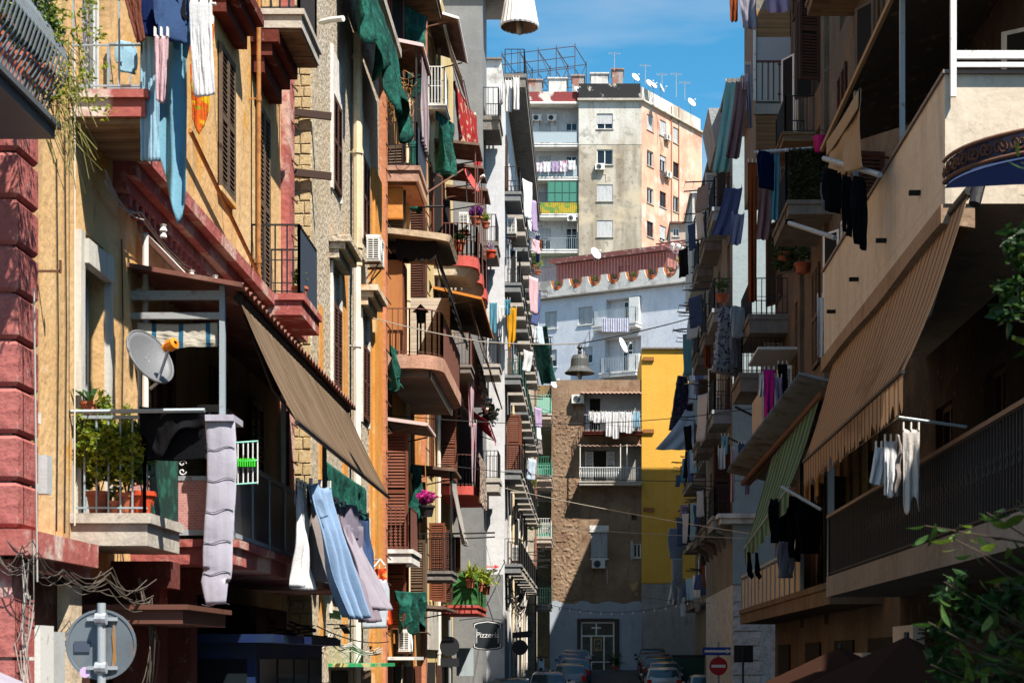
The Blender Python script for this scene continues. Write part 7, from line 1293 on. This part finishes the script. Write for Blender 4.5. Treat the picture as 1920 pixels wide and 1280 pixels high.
post_sign('red no-entry sign under a blue arrow plate at right', c, .3, mat('sign_red', (.42, .015, .02), .5), [('bar', MB().box(c.x - .23, c.x + .23, c.y - .026, c.y - .0205, c.z - .045, c.z + .045), WTP), ('arrow_plate', MB().box(c.x - .52, c.x + .5, c.y - .02, c.y + .02, c.z + .36, c.z + .62), mat('sign_blue', (.015, .05, .3), .5)), ('arrow', MB().prism(Fr(c.x, c.y, 1, 0, 0, -1), [(-.45, c.z + .45), (.26, c.z + .45), (.26, c.z + .41), (.46, c.z + .49), (.26, c.z + .57), (.26, c.z + .53), (-.45, c.z + .53)], .0205, .026), WTP)])
c = P(1393, 1225, 50); t = thing('road_sign', (c.x, c.y, 0), 'black back of a square sign right of the no-entry sign', 'sign'); ob('plate', MB().box(c.x - .26, c.x + .3, c.y, c.y + .03, c.z - .25, c.z + .25), MT['dark_sign_back'], t); mb = MB(); mb.tube([(c.x, c.y - .04, 0), (c.x, c.y - .04, c.z + .2)], .035, 8); ob('pole', mb, IRON, t)
t = thing('arrow_sign', P(918, 1062, 66.4), 'red arrow on the white side wall of the white house', 'sign'); Fa = Fr(0, 66.44, 1, 0, 0, -1); q = P(923, 1062, 66.44); k = 66.44 / FPX; ob('arrow', MB().prism(Fa, [(q.x + a * k, q.z + b * k) for a, b in ((-12, -1), (4, -1), (4, -4), (13, 0), (4, 4), (4, 1), (-12, 1))], .003, .02), mat('arrow_red', (.6, .04, .05), .6), t)
# ================================================================ VEHICLES
def car(x, y, col, label, L_=3.9, W_=.84, H=1.48, glass_tint=None, rotz=0.):
    g = ground_z(y + 1.5); slope = math.atan2(ground_z(y + 3.5) - ground_z(y), 3.5); t = thing('parked_car', (x, y, ground_z(y)), label, 'car', 'cars parked along the street'); t.rotation_euler = (slope, 0, rotz); o0 = Vector((x, y, ground_z(y)))
    pm_ = mat('car_paint_%s' % label[:18].replace(' ', '_'), col, .25, spec=.5, metal=.2)
    st = [(0, .36, .80, .82, .7), (.06, .28, .92, .95, .8), (.25, .22, 1.0, 1.06, .84), (.62, .2, 1.0, H - .08, .84), (1.4, .2, .98, H, .84), (2.2, .2, .97, H - .04, .84), (2.75, .2, .95, 1.12, .84), (3.2, .22, .92, .96, .82), (3.75, .28, .8, .84, .76), (L_, .38, .62, .64, .66)]
    mb = MB(); rings = []
    for (yy, zb_, zl, zr, hw) in st:
        rw = hw - (.02 + .34 * max(0, (zr - zl)) * .9); ring = [(-hw * .96, zb_), (-hw, zb_ + .2), (-hw * .995, zl - .12), (-hw * .96, zl), (-rw, zr - .06), (-rw * .8, zr), (rw * .8, zr), (rw, zr - .06), (hw * .96, zl), (hw * .995, zl - .12), (hw, zb_ + .2), (hw * .96, zb_)]; rings.append([(a, yy, b) for a, b in ring])
    n = 12; vs = [o0 + Vector(q) for r_ in rings for q in r_]; fs = [(i * n + j, i * n + (j + 1) % n, (i + 1) * n + (j + 1) % n, (i + 1) * n + j) for i in range(len(rings) - 1) for j in range(n)] + [tuple(range(n))[::-1], tuple(range((len(rings) - 1) * n, len(rings) * n))]
    mb.add(vs, fs); b = ob('body', mb, pm_, t, smooth=True); md = b.modifiers.new('e', 'EDGE_SPLIT'); md.split_angle = R(40)
    CG = mat('car_glass', (.02, .05, .055), .05, spec=.6); V = lambda a, b_, c_: o0 + Vector((a, b_, c_))
    mb = MB(); mb.grid(lambda u, v: V((u - .5) * 2 * (.74 - .1 * v), .225 + .36 * v - .02 * math.sin(u * math.pi), 1.0 + (H - .1 - 1.0) * v + .02), 8, 4); ob('rear_window', mb, CG, t, smooth=True)
    for s in (-1, 1):
        mb = MB(); mb.hexa([V(s * .83, .75, 1.02), V(s * .83, 2.55, 1.0), V(s * .815, 2.55, 1.0), V(s * .815, .75, 1.02), V(s * .69, .95, H - .13), V(s * .69, 2.2, H - .13), V(s * .675, 2.2, H - .13), V(s * .675, .95, H - .13)]); ob('side_window', mb, CG, t)
        mb = MB(); mb.box(o0.x + s * .68 - .1, o0.x + s * .68 + .1, o0.y - .012, o0.y + .12, o0.z + .72, o0.z + .98); ob('tail_light', mb, mat('tail_light_red', (.5, .01, .01), .2, spec=.5), t)
        mb = MB(); mb.lathe([(.001, -.09), (.06, -.07), (.09, 0), (.06, .07), (.001, .08)], V(s * .95, 2.35, 1.05), 8, (1, 0, 0)); ob('mirror', mb, pm_, t, smooth=True)
        for yy in (.7, 3.05): mb = MB(); mb.lathe([(.001, -.1), (.2, -.1), (.3, -.08), (.31, .08), (.2, .1), (.001, .1)], V(s * .74, yy, .31), 18, (1, 0, 0)); w = ob('wheel', mb, mat('tyre_rubber', (.02, .02, .02), .85), t); mb = MB(); mb.lathe([(.001, .012), (.18, .0), (.19, -.02)], V(s * .845, yy, .31), 12, (s, 0, 0)); ob('rim', mb, GALV, w)
    mb = MB(); mb.box(o0.x - .72, o0.x + .72, o0.y - .05, o0.y + .1, o0.z + .36, o0.z + .58); ob('bumper', mb, mat('dark_bumper', (.04, .04, .045), .6), t); mb = MB(); mb.box(o0.x - .26, o0.x + .26, o0.y - .054, o0.y - .051 + .04, o0.z + .62, o0.z + .73); ob('number_plate', mb, WHITEP, t)
    return t
CARS = ((xx(1068, 82), 82, (.12, .13, .14), 'silver car nearest on the left, with lit red tail lamp'), (xx(1078, 87.2), 87.2, (.04, .09, .2), 'blue car second in the left line'), (xx(1075, 92), 92, (.05, .11, .24), 'brighter blue car third in the left line'), (xx(1080, 96.3), 96.3, (.2, .22, .24), 'grey car last in the left line before the chapel'), (xx(1245, 79), 79, (.38, .37, .35), 'white car nearest on the right line'), (xx(1247, 84), 84, (.16, .165, .17), 'silver-grey car second in the right line'), (xx(1236, 88.6), 88.6, (.02, .02, .022), 'black car third in the right line'), (xx(1228, 93), 93, (.1, .02, .02), 'dark red car fourth in the right line'), (xx(1225, 97.3), 97.3, (.015, .02, .022), 'black car last in the right line'), (xx(945, 66.0) + .25, 64.2, (.02, .025, .03), 'dark car at the foot of the white wall on the left'), (xx(1030, 75) - .1, 75.4, (.08, .12, .2), 'blue-grey car roof at the bottom edge of the picture'))
for x, y, c, lab in CARS: car(x, y, c, lab)
car(xx(1325, 73) + .1, 73, (.3, .29, .27), 'beige-grey car parked by the no-entry sign')
# scooter
x, y = -2.5, 94.0; g = ground_z(y) + .14; t = thing('scooter', (x, y, g), 'silver scooter parked on the left pavement', 'scooter'); SIL = mat('scooter_silver', (.5, .5, .52), .3, metal=.3)
for yy in (0, 1.25): mb = MB(); mb.lathe([(.14, -.05), (.24, -.05), (.26, 0), (.24, .05), (.14, .05)], (x, y + yy, g + .26), 18, (1, 0, 0)); w = ob('wheel', mb, MT['tyre_rubber'], t); mb = MB(); mb.lathe([(.001, -.03), (.15, -.03), (.15, .03), (.001, .03)], (x, y + yy, g + .26), 12, (1, 0, 0)); ob('rim', mb, SIL, w)
mb = MB(); mb.hexa([(x - .17, y + .02, g + .35), (x + .17, y + .02, g + .35), (x + .2, y + .2, g + .3), (x - .2, y + .2, g + .3), (x - .14, y + .18, g + 1.0), (x + .14, y + .18, g + 1.0), (x + .16, y + .26, g + 1.0), (x - .16, y + .26, g + 1.0)]); ob('front_shield', mb, SIL, t); mb = MB(); mb.box(x - .17, x + .17, y + .25, y + .7, g + .26, g + .34); mb.hexa([(x - .16, y + .7, g + .3), (x + .16, y + .7, g + .3), (x + .14, y + 1.5, g + .45), (x - .14, y + 1.5, g + .45), (x - .15, y + .65, g + .75), (x + .15, y + .65, g + .75), (x + .1, y + 1.55, g + .8), (x - .1, y + 1.55, g + .8)]); ob('body', mb, SIL, t); mb = MB(); mb.box(x - .14, x + .14, y + .65, y + 1.4, g + .755, g + .85); ob('seat', mb, IRON, t)
mb = MB(); mb.tube([(x - .34, y + .3, g + 1.06), (x - .1, y + .22, g + 1.1), (x + .1, y + .22, g + 1.1), (x + .34, y + .3, g + 1.06)], .025, 6); ob('handlebar', mb, IRON, t); mb = MB(); mb.lathe([(.001, .05), (.09, .03), (.1, -.03)], (x, y + .15, g + .95), 10, (0, -1, 0)); ob('headlight', mb, GLASS, t); mb = MB(); mb.hexa([(x - .1, y - .22, g + .5), (x + .1, y - .22, g + .5), (x + .1, y + .25, g + .5), (x - .1, y + .25, g + .5), (x - .08, y - .15, g + .56), (x + .08, y - .15, g + .56), (x + .08, y + .2, g + .58), (x - .08, y + .2, g + .58)]); ob('mudguard', mb, SIL, t)
# ================================================================ PARASOLS, BOARDS
def parasol(c, r, m, label, zb_):
    c = Vector(c); t = thing('parasol', (c.x, c.y, zb_), label, 'parasol'); mb = MB(); n = 8; vs = [c] + [c + Vector((r * math.cos(a), r * math.sin(a), -r * .45)) for a in [i * math.pi / 4 + .2 for i in range(8)]] ; low = [v - Vector((0, 0, .16)) for v in vs[1:]]
    mb.add(vs + low, [(0, i, i % 8 + 1) for i in range(1, 9)] + [(i, i % 8 + 1, i % 8 + 9, i + 8) for i in range(1, 9)]); o = ob('canopy', mb, m, t); md = o.modifiers.new('s', 'SOLIDIFY'); md.thickness = .008; mb = MB()
    for v in vs[1:]: mb.tube([c - Vector((0, 0, .03)), v - Vector((0, 0, .02))], .01, 4)
    ob('ribs', mb, IRON, t); mb = MB(); mb.tube([Vector((c.x, c.y, zb_)), c + Vector((0, 0, .04))], .025, 8); ob('pole', mb, IRON, t)
PBR = cc('brown_canvas', .04, .018, .012); parasol(P(1575, 1212, 19), 1.2, PBR, 'left one of two brown parasols under the lower right balcony', 0); parasol(P(1700, 1192, 16), 1.0, PBR, 'right one of two brown parasols under the lower right balcony', 0); parasol(P(-45, 1240, 12.5), .5, LAV, 'white parasol corner at the bottom left', 0)
for k, (px, py, Y, w_, h_, m, lab) in enumerate(((1270, 1245, 90, .45, .9, PLY, 'plywood board leaning beside the right line of cars'), (1276, 1255, 88, .45, .75, WHITEM, 'white board leaning beside the right line of cars'))): c = P(px, py, Y); mb = MB(); mb.hexa([(c.x - w_, Y, ground_z(Y) + .12), (c.x + w_, Y, ground_z(Y) + .12), (c.x + w_, Y + .04, ground_z(Y) + .12), (c.x - w_, Y + .04, ground_z(Y) + .12), (c.x - w_, Y + .2, ground_z(Y) + .12 + h_ * 1.5), (c.x + w_, Y + .2, ground_z(Y) + .12 + h_ * 1.5), (c.x + w_, Y + .24, ground_z(Y) + .12 + h_ * 1.5), (c.x - w_, Y + .24, ground_z(Y) + .12 + h_ * 1.5)]); ob('leaning_board', mb, m, None, lab, 'board')
t = thing('skip_container', (5.2, 89, 1), 'dark green waste container against the right wall', 'container'); mb = MB(); mb.hexa([(4.55, 87.6, .95), (6.0, 87.6, .95), (6.0, 89.2, .95), (4.55, 89.2, .95), (4.4, 87.5, 2.3), (6.05, 87.5, 2.3), (6.05, 89.3, 2.3), (4.4, 89.3, 2.3)]); ob('tub', mb, DGREEN, t); mb = MB(); mb.box(4.38, 6.07, 87.45, 89.35, 2.3, 2.42); ob('lid', mb, IRON, t)
# drying frame with turquoise rails by the quilt
t = thing('folding_airer', P(460, 900, 19), 'small turquoise drying frame with green pegs beside the quilt', 'drying rack'); mb = MB()
for py in (830, 866, 908): a, b = P(441, py, 18.6), P(484, py - 3, 18.6); mb.tube([a, b], .011, 5)
ob('rails', mb, TEALM, t); mb = MB()
for px in (446, 456, 465, 474, 483): mb.tube([P(px, 829, 18.6), P(px, 907, 18.6)], .008, 5)
ob('bars', mb, WHITEM, t); mb = MB()
for i in range(9): q = P(443 + i * 4.3, 866, 18.58); mb.box(q.x - .006, q.x + .006, q.y - .02, q.y + .02, q.z - .05, q.z + .04)
ob('pegs', mb, mat('bright_green_plastic', (.05, .6, .03), .5), t)
# ================================================================ TREE AT LOWER RIGHT
tr = thing('street_tree', (3.0, 8.3, 0), 'leafy tree branches reaching in at the lower right corner', 'tree'); BARK = mat('bark', (.07, .05, .035), .9, bump=.4); rd = random.Random(21)
mb = MB(); mb.tube([(2.9, 8.5, -.02), (2.85, 8.45, 1.0), (2.8, 8.4, 2.0), (2.72, 8.4, 3.2), (2.66, 8.4, 4.6)], [.1, .085, .07, .05, .025], 10); ob('trunk', mb, BARK, tr, smooth=True)
lmesh = []
for k, m in enumerate((LEAF2, LEAF, LEAF2)):
    mb = MB(); pr = [(0, 0), (.25, .16), (.45, .22), (.7, .17), (1, 0)]; vs = []; fs = []
    for u, w in pr: z = -.22 * u * u; vs += [(u, w, z + .06 * w * 4 * (.5)), (u, 0, z), (u, -w, z + .06 * w * 2)]
    for i in range(4): a = i * 3; fs += [(a, a + 1, a + 4, a + 3), (a + 1, a + 2, a + 5, a + 4)]
    me = bpy.data.meshes.new('leaf_mesh'); me.from_pydata(vs, [], fs); me.materials.append(m); me.polygons.foreach_set('use_smooth', [True] * len(me.polygons)); lmesh.append(me)
def leaf(p, d, s):
    d = d.normalized(); x = d; y = d.cross(Vector((rd.gauss(0, .5), rd.gauss(0, .5), 1))).normalized(); z = x.cross(y); piece('leaf', rd.choice(lmesh), p, (s, s * rd.uniform(.75, 1.05), s), tr, mtx(x, y, z))
nl = 0
for k, (px, py, Y) in enumerate([(1735, 985, 8.6), (1790, 1010, 8.5), (1850, 960, 8.7), (1900, 945, 8.6), (1840, 1040, 8.4), (1770, 1090, 8.6), (1890, 1060, 8.5), (1740, 1165, 8.4), (1800, 1150, 8.6), (1860, 1130, 8.3), (1910, 1160, 8.5), (1745, 1245, 8.5), (1790, 1215, 8.3), (1840, 1235, 8.6), (1890, 1225, 8.2), (1915, 1260, 8.4), (1900, 540, 8.7), (1912, 470, 8.6), (1905, 600, 8.6), (1915, 305, 8.8), (1870, 1190, 8.5), (1820, 1275, 8.5)]):
    e = P(px, py, Y); st_ = Vector((2.78, 8.42, max(1.2, e.z - .3 - rd.random() * .45))); md_ = st_.lerp(e, .55) + Vector((0, rd.uniform(-.1, .1), rd.uniform(-.02, .14))); mb = MB(); mb.tube([st_, md_, e], [.009, .006, .003], 5); ob('branch', mb, BARK, tr)
    for i in range(14 if k < 16 else 10):
        f = rd.uniform(.25 if k < 16 else .7, 1.02); p = (st_.lerp(md_, f / .55) if f < .55 else md_.lerp(e, (f - .55) / .45)) + Vector((rd.gauss(0, .035), rd.gauss(0, .06), rd.gauss(0, .035))); leaf(p, (e - st_).normalized() * .5 + Vector((rd.gauss(-.2, .8), rd.gauss(0, .8), rd.gauss(-.35, .4))), rd.uniform(.085, .15)); nl += 1

mb = MB()
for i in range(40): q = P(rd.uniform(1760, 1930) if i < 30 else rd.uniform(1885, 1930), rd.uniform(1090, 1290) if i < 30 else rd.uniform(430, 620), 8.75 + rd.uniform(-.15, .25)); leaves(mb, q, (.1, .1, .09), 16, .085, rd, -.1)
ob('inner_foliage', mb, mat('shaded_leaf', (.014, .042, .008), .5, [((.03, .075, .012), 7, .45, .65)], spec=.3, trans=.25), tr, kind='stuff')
